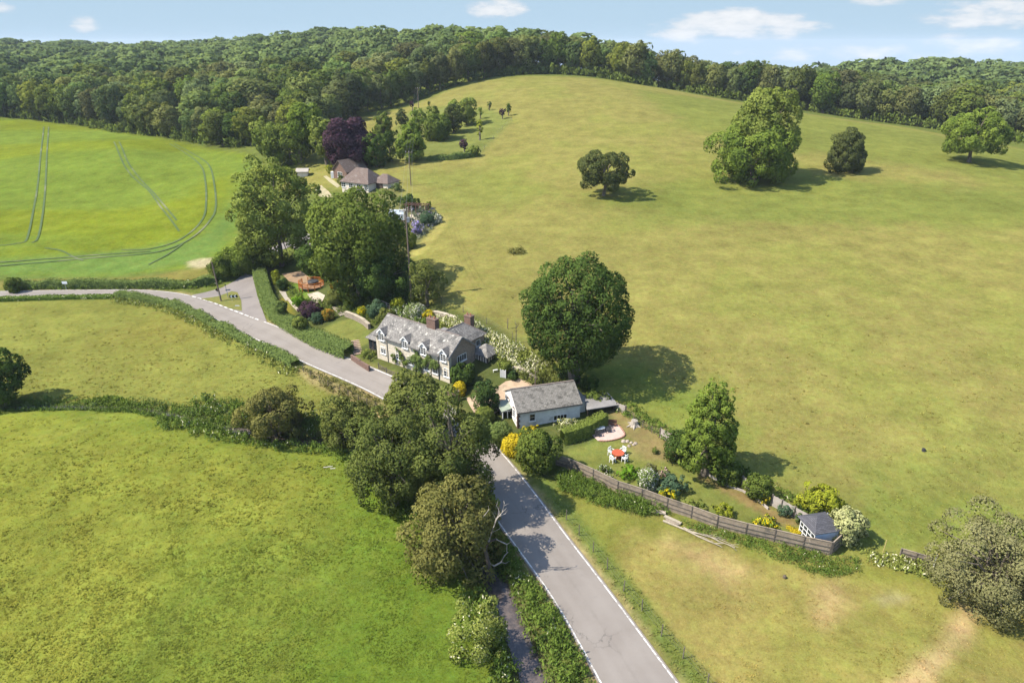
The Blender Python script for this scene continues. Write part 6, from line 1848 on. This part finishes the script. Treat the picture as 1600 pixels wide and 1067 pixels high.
panel_fence('field_fence_stub', 'short grey rail fence by the huge grey-green bush', [(1406, 870), (1430, 877), (1453, 884)], 0.85, OLDWOOD, cap=True)
MB().tube([(0, 0, -.2), (0, 0, 1.25)], .05, 6).build('marker_post', PAINTW, None, G(1453, 884) + Vector((.25, -.1, 0)))
tag(bpy.data.objects['marker_post'], 'white post at the end of the short rail fence', 'post')
for px_, h_, lb in ((1461, 1.2, 'thin yellowish stake beside the white post'), (1379, 1.4, 'thin straw-coloured stake standing in weeds near the cream bush')):
    tag(MB().tube([(0, 0, -.2), (.05, 0, h_)], .035, 5).build('stake', surf_mat('straw_wood', (0.42, 0.33, 0.12), (0.34, 0.26, 0.1), 3.0), None, G(px_, 882 if px_ > 1400 else 864)), lb, 'stake')
def wire_fence(name, label, px, h, nw=3, mesh=False, r=.045):
    P = [G(*p) for p in px]
    o = thing(name, label, 'fence', P[0])
    rg = random.Random(len(px) * 31 + int(px[0][0]))
    tops = []
    for p in P:
        q = p - P[0]; t_ = Vector((rg.uniform(-.05, .05), rg.uniform(-.05, .05), h * rg.uniform(.92, 1.08)))
        MB().tube([q + Vector((0, 0, -.25)), q + t_], [r, r * .85], 6).build('post', POSTW, o)
        tops.append((q, q + t_))
    for k in range(nw):
        f = (k + 1) / (nw + .15)
        m = MB()
        for i in range(len(P) - 1):
            m.tube([tops[i][0].lerp(tops[i][1], f), tops[i + 1][0].lerp(tops[i + 1][1], f)], .007, 3, cap=False)
        m.build('wire', WIRE, o)
    if mesh:
        m = MB()
        for i in range(len(P) - 1):
            L_ = (P[i + 1] - P[i]).length; nn = int(L_ / .3)
            for k in range(1, nn):
                a = tops[i][0].lerp(tops[i + 1][0], k / nn); b_ = tops[i][1].lerp(tops[i + 1][1], k / nn)
                m.tube([a, b_], .006, 3, cap=False)
        m.build('netting', WIRE, o)
wire_fence('wire_fence', 'wire fence on slim posts between the road and the dry paddock', [(885, 812), (905, 836), (926.6, 862), (949, 889), (974, 923), (1003, 955), (1033, 993), (1067, 1028), (1105, 1072), (1150, 1125)], 1.15)
wire_fence('wire_fence', 'wire fence on thin dark posts beside the road opposite the cottage', [(474, 581), (486, 590), (500, 598), (513, 606), (531, 612), (545, 620), (560, 628), (574, 634), (588, 640)], 1.0)
wire_fence('wire_fence', 'wire netting fence between back garden panels and the pasture', [(978, 646), (990, 658), (1004, 668), (1018, 676), (1031, 683)], 0.95, mesh=True)
wire_fence('wire_fence', 'thin post and wire fence around the lower edge of the orchard plot', [(598, 252), (640, 253), (680, 251), (720, 248), (743, 245), (757, 233), (771, 218), (785, 203), (799, 189)], 1.1)
wire_fence('wire_fence', 'post and wire fence closing the pasture behind the cottage gardens', [(655, 470), (690, 474), (724, 488), (760, 506), (800, 530), (842, 552), (870, 566)], 1.0)
# bare saplings on the bank behind the cottage
for k, (bx, by, ty) in enumerate(((806, 536, 502), (793, 513, 498), (836, 606, 566))):
    g = G(bx, by); dep = depth_of(g); h_ = (by - ty) * dep / FPX / .9
    rg = random.Random(k); m = MB(); m.tube([(0, 0, -.1), (.05, 0, h_ * .5), (0, .05, h_)], [.07, .05, .015], 5)
    for j in range(12):
        z = h_ * rg.uniform(.35, .95); a = rg.uniform(0, 6.28); l_ = h_ * .28 * rg.uniform(.5, 1)
        m.tube([(0, 0, z), (math.cos(a) * l_ * .5, math.sin(a) * l_ * .5, z + l_ * .5), (math.cos(a) * l_ * .7, math.sin(a) * l_ * .7, z + l_)], [.025, .018, .006], 4, cap=False)
    tag(m.build('bare_sapling', BARK, None, g), ('twiggy bare sapling in the cream-flowered bank behind the cottage', 'short bare stem higher up the flowered bank', 'dark bare stem rising behind the white cottage ridge')[k], 'sapling')

# ------------------------------------------------------------------ poles and their wires
def utility_pole(label, base, top_y, arm=None, rad=.13, transformer=False):
    g = G(*base)
    d = ray(base[0], top_y); h = CAM_H + d[2] * g.y / d[1] - g.z
    o = thing('telegraph_pole', label, 'telegraph pole', g, group='poles of the overhead line')
    MB().tube([(0, 0, -.6), (0, 0, h)], [rad, rad * .72], 8).build('shaft', POLEW, o)
    if arm:
        MB().box((0, -.12, h - .35), (arm, .1, .12)).build('crossarm', POLEW, o)
        for x in (-arm * .45, 0, arm * .45):
            MB().tube([(x, -.12, h - .28), (x, -.12, h - .12), (x, -.12, h - .04)], [.035, .05, .03], 6).build('insulator', PAINTW, o)
    if transformer:
        MB().box((.28, -.12, h - 1.6), (.4, .45, .7)).build('transformer', LEAD, o)
    return g + Vector((0, 0, h - .1)), arm or 0
tops = [utility_pole('tall telegraph pole with crossarm rising behind the stone cottage', (643, 473), 326, 2.0, .15, True),
        utility_pole('telegraph pole standing on the pasture just below the orchard plot', (642, 290), 236, 1.6),
        utility_pole('distant telegraph pole before the dark wood above the orchard plot', (654, 170), 137, 1.6)]
for k in range(2):
    (a, wa), (b_, wb) = tops[k], tops[k + 1]
    for s_ in (-.45, 0, .45):
        A = a + Vector((s_ * wa, -.12, 0)); B = b_ + Vector((s_ * wb, -.12, 0)); m = MB()
        m.tube([A.lerp(B, i / 12) - Vector((0, 0, 4 * .9 * (i / 12) * (1 - i / 12))) for i in range(13)], .016, 4, cap=False)
        tag(m.build('power_line', WIRE), ('overhead wire between the cottage pole and the pasture pole', 'overhead wire between the pasture pole and the distant wood pole')[k], 'wire', ('wires from cottage pole to pasture pole', 'wires from pasture pole to distant pole')[k])
g = G(346, 470.5); d = ray(346, 409); h_ = CAM_H + d[2] * g.y / d[1] - g.z
o = thing('telegraph_pole', 'dark leaning telegraph pole on the grass triangle at the road junction', 'telegraph pole', g, group='poles of the overhead line')
MB().tube([(0, 0, -.6), (-.45, 0, h_)], [.14, .10], 8).build('shaft', POLEW, o)
MB().tube([(-.06, -.13, .9), (-.09, -.13, 1.5)], .05, 5).build('warning_plate', LEAD, o)

# ------------------------------------------------------------------ junction signs
SIGNW = surf_mat('sign_white', (0.78, 0.78, 0.76), None, 3.0, 0.4)
SIGNB = surf_mat('sign_black', (0.015, 0.015, 0.016), None, 3.0, 0.4)
SIGNG = surf_mat('sign_grey', (0.22, 0.22, 0.23), (0.28, 0.28, 0.29), 3.0, 0.5)
def chevron_sign():
    g = G(366, 470)
    o = thing('chevron_sign', 'black and white chevron board on the grass triangle facing the bend', 'road sign', g, R(8))
    o.scale = (.78, .78, .78)
    for x in (-.42, .42):
        MB().tube([(x, .05, -.2), (x, .05, 1.25)], .035, 6).build('post', SIGNG, o)
    MB().b(-.85, .85, -.03, 0, .72, 1.32).build('board', SIGNB, o)
    for x in (-.45, .30):
        m = MB(); z0, z1, zc = .74, 1.30, 1.02
        m.prism([(x + .28, -.036, z1), (x + .02, -.036, z1), (x - .24, -.036, zc), (x + .02, -.036, zc)], (0, .004, 0)); m.prism([(x - .24, -.036, zc), (x + .02, -.036, z0), (x + .28, -.036, z0), (x + .02, -.036, zc)], (0, .004, 0))
        m.build('chevron', SIGNW, o)
chevron_sign()
g = G(357, 466)
o = thing('fingerpost', 'grey fingerpost sign with two arms behind the chevron board', 'road sign', g)
MB().tube([(0, 0, -.2), (-.18, 0, 2.3)], .05, 6).build('post', SIGNG, o)
MB().box((.15, 0, 1.5), (.8, .05, .22), rz=.3).build('arm', SIGNG, o); MB().box((-.1, 0, 1.2), (.7, .05, .2), rz=-.8).build('arm', SIGNG, o)
MB().tube([(-.18, 0, 2.3), (-.18, 0, 2.5)], .09, 6).build('finial', SIGNB, o)
g = G(341, 461)
o = thing('road_sign', 'small dark road sign on the lane edge behind the leaning pole', 'road sign', g)
MB().tube([(0, 0, -.2), (0, 0, 1.1)], .035, 6).build('post', SIGNG, o)
MB().box((0, -.03, .95), (.5, .03, .5), ry=R(45)).build('plate', SIGNB, o)
o = thing('road_sign', 'small white sign board in the field hedge beside the road', 'road sign', G(104, 453))
MB().tube([(0, 0, -.2), (0, 0, 1.2)], .04, 6).build('post', SIGNG, o); MB().box((0, -.04, 1.35), (.9, .03, .45)).build('plate', SIGNW, o)
o = thing('manhole_cover', 'low dark box cover on the grass triangle beside the lane mouth', 'cover', G(372, 478))
MB().b(-.5, .5, -.18, .18, -.05, .06).build('lid', SIGNG, o)

# ------------------------------------------------------------------ lawn furniture
def chair(label, p, rz, mat, group, cat='chair'):
    o = thing('garden_chair', label, cat, p, rz, group)
    MB().b(-.24, .24, -.24, .24, .42, .47).build('seat', mat, o)
    m = MB(); m.b(-.24, .24, .20, .25, .78, .92)
    for x in (-.2, -.07, .07, .2):
        m.b(x - .03, x + .03, .205, .24, .47, .78)
    m.build('backrest', mat, o)
    for x in (-.21, .21):
        for y in (-.21, .21):
            MB().b(x - .03, x + .03, y - .03, y + .03, 0, .42).build('leg', mat, o)
    for x in (-.27, .27):
        MB().b(x - .03, x + .03, -.22, .24, .62, .66).build('arm', mat, o)
    return o
tp = G(965, 716)
o = thing('garden_table', 'round red-brown table on the lawn with white chairs around it', 'table', tp)
MB().disc((0, 0, .68), .66, .045, 20).build('table_top', REDW, o)
MB().tube([(0, 0, 0), (0, 0, .68)], [.09, .07], 8).build('pedestal', REDW, o)
for a in (0, 90, 180, 270):
    MB().box((math.cos(R(a + 45)) * .2, math.sin(R(a + 45)) * .2, .05), (.4, .09, .08), rz=R(a + 45)).build('foot', REDW, o)
for a, lb in ((45, 'white garden chair at the red table on its pasture side'), (135, 'white garden chair at the red table on its hedge side'), (225, 'white garden chair at the red table on its road side'), (315, 'white garden chair at the red table on its fence side')):
    p = tp + Vector((math.cos(R(a)) * .88, math.sin(R(a)) * .88, 0))
    p.z = gz(p.x, p.y)
    chair(lb, p, R(a - 90), PAINTW, 'white chairs around the red table')
# patio with bench set
PAT = GP([(925, 681), (940, 671), (958, 664), (968, 668), (976, 680), (968, 686), (950, 690), (934, 690)])
drape('patio', PAT, PAVE, 0.13, 0.5)
m = MB(); rim = resample([(*p,) for p in PAT], .28)
KERBB = surf_mat('red_brick_edging', (0.36, 0.19, 0.13), (0.28, 0.15, 0.105), 6.0)
first = None
kb = thing('patio_edging', 'curved brick edging round the pink patio', 'edging', (0, 0, 0))
bm_ = MB().b(-.12, .12, -.055, .055, -.05, .09).mesh('brick', KERBB)
rim = rim[len(rim) // 4:]
for i in range(len(rim) - 1):
    p, q = rim[i], rim[i + 1]
    c = link('brick', bm_, kb, loc=(p[0], p[1], gz(*p) + .1))
    c.rotation_euler = (0, 0, math.atan2(q[1] - p[1], q[0] - p[0]))
g = G(936, 676)
o = thing('patio_table', 'white oval table on the pink patio beside the clipped hedge', 'table', g, R(15))
MB().tube([(0, 0, .62), (0, 0, .66)], .5, 14).build('table_top', PAINTW, o).scale = (1.4, .8, 1)
for x in (-.4, .4):
    for y in (-.2, .2):
        MB().b(x - .03, x + .03, y - .03, y + .03, 0, .62).build('leg', IRON, o)
for dx, dy, rz_, lb in ((-.9, .25, 80, 'dark metal chair at the hedge end of the patio table'), (0.1, .8, 0, 'dark metal chair behind the white patio table'), (-.25, -.75, 170, 'dark metal chair at the lawn side of the patio table'), (.95, -.1, -80, 'dark metal chair at the open end of the patio table')):
    p = g + Vector((dx, dy, 0)); p.z = gz(p.x, p.y)
    chair(lb, p, R(rz_), IRON, 'dark chairs on the patio')
g = G(952, 666)
o = thing('garden_bench', 'low brown bench in the shade at the back of the patio', 'bench', g, R(-12))
MB().b(-.8, .8, -.2, .2, .36, .42).build('seat', BROWNW, o); MB().b(-.8, .8, .18, .22, .45, .8).build('backrest', BROWNW, o)
for x in (-.7, .7):
    MB().b(x - .04, x + .04, -.18, .18, 0, .36).build('leg', BROWNW, o)
# stump
g = G(991, 664)
o = thing('tree_stump', 'grey weathered tree stump on the bare earth near the patio', 'stump', g)
m = MB(); m.tube([(0, 0, -.1), (0, 0, .2), (0, 0, .5), (.02, 0, .62)], [.62, .45, .38, .36], 11); m.build('bole', DEADWOOD, o)
for k in range(6):
    a = k * 1.05 + .3
    MB().tube([(math.cos(a) * .3, math.sin(a) * .3, .18), (math.cos(a) * .65, math.sin(a) * .65, .02), (math.cos(a) * .95, math.sin(a) * .95, -.08)], [.16, .1, .04], 6).build('root', DEADWOOD, o)
# fallen branches by the fence
g = G(1045, 816)
rg = random.Random(4)
STRAW = surf_mat('bleached_branch', (0.34, 0.29, 0.21), (0.25, 0.21, 0.15), 4.0, 0.9, 0.3, 14.0)
def gp(px_, py_, h=0.0):
    return G(px_, py_) + Vector((0, 0, h))
for lb, pts, r0, twigs in (('long bleached branch lying in the paddock grass beside the fence', [(1036, 815), (1056, 823), (1072, 830), (1092, 840), (1112, 849), (1126, 855)], .11, 7),
                           ('thinner bleached branch lying alongside the long one', [(1068, 826), (1084, 834), (1104, 838), (1124, 848), (1148, 857)], .07, 9),
                           ('forked dry branch ending nearest the summerhouse', [(1082, 832), (1104, 840), (1122, 843), (1146, 853)], .05, 8)):
    o = thing('fallen_branch', lb, 'branch', g, group='fallen branches along the fence')
    P = [gp(x, y, .12 + .05 * rg.random()) - g for x, y in pts]
    MB().tube(P, list(np.linspace(r0, r0 * .3, len(P))), 6).build('limb', STRAW, o)
    for k in range(twigs):
        i = rg.randrange(1, len(P) - 1); s = P[i].lerp(P[i + 1], rg.random()); dv = (P[-1] - P[0]).normalized()
        e = s + dv * rg.uniform(.4, 1.0) + Vector((rg.uniform(-.35, .35), rg.uniform(-.35, .35), rg.uniform(0, .3)))
        MB().tube([s, s.lerp(e, .5) + Vector((0, 0, .05)), e], [r0 * .35, r0 * .25, .01], 4, cap=False).build('twig', STRAW, o)
for lb, a, b_, w_, mt in (('weathered sawn plank at the start of the branch pile', (1038, 808), (1064, 820), .32, STRAW), ('second sawn plank lying beside the first by the fence', (1040, 814), (1060, 823), .2, OLDWOOD), ('reddish timber baulk under the fence before the planks', (1013, 799), (1040, 803), .38, surf_mat('pinkish_timber', (0.38, 0.26, 0.2), (0.42, 0.36, 0.28), 2.0))):
    A, B = gp(*a), gp(*b_); d = B - A
    tag(MB().box((0, 0, .16), (d.length, w_, .14), rz=math.atan2(d.y, d.x)).build('plank', mt, None, (A + B) / 2), lb, 'plank', 'timbers by the fence')
# timber edging boards of the back border
ed = [(1106, 742), (1122, 752), (1136, 760), (1160, 768), (1182, 780), (1200, 796)]
o = thing('border_edging', 'low timber edging along the back border of the lawn', 'edging', G(*ed[0]))
for i in range(len(ed) - 1):
    A, B = G(*ed[i]) - G(*ed[0]), G(*ed[i + 1]) - G(*ed[0]); d = B - A; c = (A + B) / 2
    MB().box((c.x, c.y, c.z + .1), (math.hypot(d.x, d.y), .06, .28), rz=math.atan2(d.y, d.x)).build('plank', PALEWOOD, o)
# stones scattered by the patio path
STONEM = surf_mat('garden_stone', (0.34, 0.28, 0.22), (0.25, 0.2, 0.16), 4.0, 0.9)
rs = random.Random(8)
sm = MB(); sm.tube([(0, 0, -.1), (0, 0, .02), (.02, 0, .13), (0, .01, .17)], [.16, .2, .14, .05], 7)
stm = sm.mesh('stone', STONEM)
for k, (x, y) in enumerate(((974, 690), (980, 690), (986, 692), (990, 695), (983, 697), (993, 693))):
    s = link('edging_stone', stm, None, G(x, y)); s.rotation_euler = (0, 0, rs.uniform(0, 6)); s.scale = (rs.uniform(.8, 1.4),) * 3
    tag(s, 'brown stone in the little row leading from patio to bare earth', 'stone', 'stones beside the patio')
# flower bed of marigolds at the summerhouse
rank('marigolds', scatter_poly([(1228, 822), (1254, 830), (1262, 836), (1240, 834)], 60, 51), .25, .25, .14, 14, 'gold', 52)

# ------------------------------------------------------------------ cottage grounds
def stone_wall(name, label, px, h, t_, mat, cap=None):
    P = [G(*p) for p in px]
    o = thing(name, label, 'wall', P[0])
    for i in range(len(P) - 1):
        a, b_ = P[i] - P[0], P[i + 1] - P[0]; d = b_ - a; c = (a + b_) / 2; L_ = math.hypot(d.x, d.y) + t_ * .6
        MB().box((c.x, c.y, c.z + h / 2 - .15), (L_, t_, h + .3), rz=math.atan2(d.y, d.x)).build('wall_run', mat, o)
        if cap:
            n = max(1, int(L_ / .45)); u = d / max(d.length, .01)
            for k in range(n):
                q = a + d * ((k + .5) / n)
                MB().box((q.x, q.y, q.z + h + .035 + .004 * (k % 2)), (L_ / n - .02, t_ + .08, .07), rz=math.atan2(d.y, d.x)).build('coping_stone', cap, o)
    return o
stone_wall('garden_wall', 'low brick wall in front of the garden room by the road', [(550, 562), (563, 571), (577, 580)], .8, .25, BRICK)
stone_wall('garden_wall', 'brick gate wall at the cottage corner by the driveway', [(689, 612), (700, 620), (712, 625)], .7, .24, BRICK)
for px_, lb in (((715, 626), 'brick gate pillar in front of the yellow ball bush'), ((746, 611), 'small brown planter pillar at the driveway edge')):
    o = thing('gate_pillar', lb, 'pillar', G(*px_))
    hh = 1.25 if px_[0] < 730 else .45
    MB().b(-.19, .19, -.19, .19, -.3, hh).build('shaft', BRICK, o); MB().b(-.24, .24, -.24, .24, hh + .002, hh + .1).build('cap', TERRA if hh < 1 else BRICK, o)
stone_wall('retaining_wall', 'rough stone retaining wall along the top of the terrace lawn', [(541, 494), (555, 499), (568, 506), (577, 514)], .75, .4, WALLS, PALESTONE)
stone_wall('retaining_wall', 'pale stone edge of the path beside the garden hedge', [(450, 468), (458, 478), (466, 486)], .3, .3, PALESTONE)
stone_wall('retaining_wall', 'curved stone wall at the back of the driveway', [(804, 581), (818, 586), (830, 594), (838, 600)], .8, .4, WALLS, PALESTONE)
stone_wall('terrace_wall', 'pale stone terrace behind the cottage rear chimney', [(668, 494), (682, 494), (695, 497), (712, 503)], .7, .5, PALESTONE, PALESTONE)
def steps(name, label, px0, px1, n, w_, mat):
    A, B = G(*px0), G(*px1); d = B - A
    o = thing(name, label, 'steps', A)
    for k in range(n):
        c = d * (k / max(n - 1, 1))
        MB().box((c.x, c.y, c.z + .02), (w_, .34, .16), rz=math.atan2(d.y, d.x) - math.pi / 2).build('step', mat, o)
steps('garden_steps', 'stone steps climbing from the terrace lawn to the bank', (536, 492), (524, 480), 7, 1.0, PALESTONE)
steps('garden_steps', 'brick steps between hedge end and garden room', (560, 553), (556, 533), 8, 1.3, surf_mat('worn_brick_step', (0.36, 0.25, 0.18), (0.28, 0.19, 0.14), 3.0))
drape('terrace', GP([(480, 460), (497, 456), (508, 462), (503, 473), (492, 476), (486, 468)]), PALESTONE, .06, .6)
drape('garden_path', GP([(436, 455), (446, 456), (452, 470), (446, 470)]), surf_mat('path_stone', (0.28, 0.25, 0.2), (0.22, 0.19, 0.15), 1.5), .05, .6)
drape('bare_bank', GP([(440, 428), (470, 424), (490, 438), (476, 446), (452, 440)]), surf_mat('bank_soil', (0.25, 0.16, 0.09), (0.17, 0.12, 0.07), 1.0), .05, .8)
# orange balustrade around the upper deck
def balustrade():
    g = G(487, 449)
    o = thing('deck', 'round deck with bright orange balustrade above the cottage garden', 'deck', g)
    nseg, rad = 12, 2.1
    P = [Vector((rad * math.cos(2 * math.pi * k / nseg), rad * math.sin(2 * math.pi * k / nseg), 0)) for k in range(nseg)]
    zt = max(gz(g.x + p.x, g.y + p.y) for p in P) + .06 - g.z
    m = MB(); m.prism([(p.x, p.y, zt - .16) for p in P], (0, 0, .14)); m.build('floor', surf_mat('deck_boards', (0.30, 0.17, 0.09), (0.24, 0.14, 0.08), 3.0), o)
    for i in range(nseg):
        a, b_ = P[i], P[(i + 1) % nseg]
        MB().b(a.x - .055, a.x + .055, a.y - .055, a.y + .055, zt - .9, zt + .82).build('post', ORANGE, o)
        d = b_ - a; c = (a + b_) / 2; ang = math.atan2(d.y, d.x); L_ = math.hypot(d.x, d.y)
        if i == 4:
            continue
        for z in (.18, .72):
            MB().box((c.x, c.y, zt + z), (L_ - .11, .06, .07), rz=ang).build('rail', ORANGE, o)
        for k in range(1, 5):
            q = a + d * (k / 5); MB().b(q.x - .028, q.x + .028, q.y - .028, q.y + .028, zt + .215, zt + .685).build('baluster', ORANGE, o)
    return g, zt
dg, dz = balustrade()
o = thing('covered_spa', 'dark covered round tub standing on the orange deck', 'tub', dg + Vector((.2, .5, dz)))
MB().tube([(0, 0, 0), (0, 0, .5)], .9, 14).build('tub_side', TIMBER, o); MB().tube([(0, 0, .502), (0, 0, .58)], [.95, .85], 14).build('cover', IRON, o)
stone_wall('rail_fence', 'short open rail fence beside the lime shrub', [(594, 478), (602, 482)], .1, .1, POSTW)
o = thing('rail_fence', 'silvery open rail fence panel between bank shrubs', 'fence', G(594, 479))
A, B = G(594, 479), G(610, 486); d = B - A
for k in range(4):
    q = d * (k / 3); MB().b(q.x - .06, q.x + .06, q.y - .06, q.y + .06, q.z - .2, q.z + 1.15).build('post', PALEWOOD, o)
for z in (.35, .7, 1.05):
    MB().box((d.x / 2, d.y / 2, d.z / 2 + z), (d.length, .05, .1), rz=math.atan2(d.y, d.x), ry=-math.atan2(d.z, math.hypot(d.x, d.y))).build('rail', PALEWOOD, o)
o = thing('garden_statue', 'pale stone urn on a pedestal behind the cottage roof end', 'urn', G(622, 512))
MB().b(-.25, .25, -.25, .25, -.2, .9).build('pedestal', PALESTONE, o); MB().tube([(0, 0, .9), (0, 0, 1.05), (0, 0, 1.4), (0, 0, 1.6)], [.1, .14, .3, .24], 10).build('urn', PALESTONE, o)
o = thing('garden_gate', 'white painted arched gate between shrubs at the driveway head', 'gate', G(786, 590), R(-20))
o.scale = (.55, .55, .75)
m = MB()
for k in range(6):
    x = -.45 + k * .18; m.b(x - .06, x + .06, -.03, .03, .02, 1.15 + .3 * math.cos((k - 2.5) / 2.6))
m.build('board', PAINTW, o)
for x in (-.62, .62):
    MB().b(x - .07, x + .07, -.07, .07, -.2, 1.5).build('post', PAINTW, o)
for z in (.3, .9):
    MB().b(-.54, .54, .032, .07, z, z + .1).build('rail', PAINTW, o)
o = thing('garden_bench', 'small white seat beside the half-timbered porch', 'bench', G(774, 581), R(20))
o.scale = (.5, .5, .7)
MB().b(-.6, .6, -.2, .2, .38, .43).build('seat', PAINTW, o)
for x in (-.5, .5):
    MB().b(x - .04, x + .04, -.18, .18, 0, .379).build('leg', PAINTW, o)
# finely railed fence along the cottage front
o = thing('picket_fence', 'low brown picket fence between cottage front and road verge', 'fence', G(640, 600))
P = [G(*p) - G(640, 600) for p in ((592, 576), (604, 583), (622, 591), (640, 600), (660, 610), (678, 619), (690, 625))]
for i in range(len(P) - 1):
    a, b_ = P[i], P[i + 1]; d = b_ - a
    MB().b(a.x - .05, a.x + .05, a.y - .05, a.y + .05, a.z - .2, a.z + .85).build('post', POSTW, o)
    m = MB(); n = int(d.length / .16)
    for k in range(1, n):
        q = a + d * (k / n); m.box((q.x, q.y, q.z + .35), (.05, .02, .72), rz=math.atan2(d.y, d.x))
    m.build('picket', POSTW, o)
    c = (a + b_) / 2
    MB().box((c.x, c.y + .03, c.z + .55), (d.length, .03, .06), rz=math.atan2(d.y, d.x)).build('rail', POSTW, o)
# ------------------------------------------------------------------ far garden
g = G(622, 346)
o = thing('greenhouse', 'small glass greenhouse on a brick base in the far garden', 'greenhouse', g, R(-10))
MB().b(-1.7, 1.7, -1.1, 1.1, -.8, .55).build('base', BRICK, o)
m = MB()
for x in np.linspace(-1.65, 1.65, 6):
    m.b(x - .035, x + .035, -1.08, -1.02, .552, 1.7); m.b(x - .035, x + .035, 1.02, 1.08, .552, 1.7); m.tube([(x, -1.08, 1.72), (x, 0, 2.4), (x, 1.08, 1.72)], .035, 4)
m.b(-1.7, 1.7, -1.1, -1.02, 1.702, 1.76); m.b(-1.7, 1.7, -.03, .03, 2.4, 2.46)
m.build('frame', PAINTW, o)
GLZ = surf_mat('greenhouse_glass', (0.32, 0.36, 0.38), (0.24, 0.28, 0.3), 2.0, 0.1)
m = MB(); m.b(-1.64, 1.64, -1.05, -1.03, .56, 1.7); m.b(-1.66, -1.64, -1.0, 1.0, .56, 1.7); m.b(1.64, 1.66, -1.0, 1.0, .56, 1.7); slope(m, (-1.66, -1.06, 1.73), (1.66, -1.06, 1.73), (1.66, -.03, 2.39), (-1.66, -.03, 2.39), .012); slope(m, (1.66, 1.06, 1.73), (-1.66, 1.06, 1.73), (-1.66, .03, 2.39), (1.66, .03, 2.39), .012)
m.build('pane', GLZ, o)
g = G(638, 348)
o = thing('trellis', 'tall pale trellis screen beside the far garden greenhouse', 'trellis', g, R(60))
for x in (-1.2, 0, 1.2):
    MB().b(x - .06, x + .06, -.06, .06, -.3, 3.2).build('post', PALEWOOD, o)
m = MB()
for z in np.linspace(.3, 3.0, 8):
    m.b(-1.2, 1.2, .062, .09, z, z + .06)
m.build('rail', PALEWOOD, o)
o = thing('pergola', 'reddish-brown timber pergola in the far garden beside the trellis', 'pergola', G(652, 334), R(-12))
for x in (-2.2, 0, 2.2):
    for y in (-.8, .8):
        MB().b(x - .07, x + .07, y - .07, y + .07, -.3, 1.9).build('post', BROWNW, o)
for y in (-.8, .8):
    MB().b(-2.6, 2.6, y - .05, y + .05, 1.902, 2.03).build('beam', BROWNW, o)
for k in range(9):
    x = -2.4 + k * .6; MB().b(x - .04, x + .04, -1.1, 1.1, 2.032, 2.12).build('rafter', BROWNW, o)
drape('terrace', GP([(640, 336), (660, 332), (668, 338), (656, 346), (642, 346)]), PALESTONE, .06, .8)
stone_wall('terrace_wall', 'pale rockery wall below the far garden greenhouse', [(617, 364), (626, 358), (634, 352)], .7, .5, WALLS, PALESTONE)
# white logs on the sunlit meadow
for k, (x, y) in enumerate(((509, 731), (516, 730), (520, 733))):
    tag(MB().tube([(-.25, 0, .05), (.25, .08, .07)], [.07, .05], 7).build('meadow_log', surf_mat('birch_bark', (0.42, 0.39, 0.32), (0.32, 0.29, 0.24), 3.0), None, G(x, y)), 'short pale log dropped on the meadow near the dark roadside trees', 'log', 'pale logs on the meadow')
tag(MB().tube([(0, 0, -.05), (0, 0, .25), (.03, 0, .3)], [.2, .17, .08], 8).build('salt_lick', IRON, None, G(1443, 704)), 'small dark feed block lying out on the open pasture', 'block')
tag(MB().tube([(0, 0, -.05), (0, 0, .12), (.05, 0, .2)], [.16, .14, .06], 9).build('molehill', surf_mat('mole_soil', (0.09, 0.07, 0.045), (0.13, 0.1, 0.07), 5.0), None, G(1226, 901)), 'dark mole hill on the dry paddock below the board fence', 'mole hill')

# ------------------------------------------------------------------ summer haze that softens the far woods
hm_ = new_mat('haze_air')
pv = N(hm_.node_tree, 'ShaderNodeVolumePrincipled')
pv.inputs['Color'].default_value = (0.82, 0.90, 1.0, 1)
pv.inputs['Density'].default_value = 0.00010
pv.inputs['Anisotropy'].default_value = 0.0
L(hm_.node_tree, pv.outputs[0], N(hm_.node_tree, 'ShaderNodeOutputMaterial').inputs['Volume'])
zlo = float(V[:, 2].min()) - 1.0
hz_ = MB().b(-2700, 2700, -450, 4300, zlo, 64).build('haze', hm_)
hz_['kind'] = 'stuff'
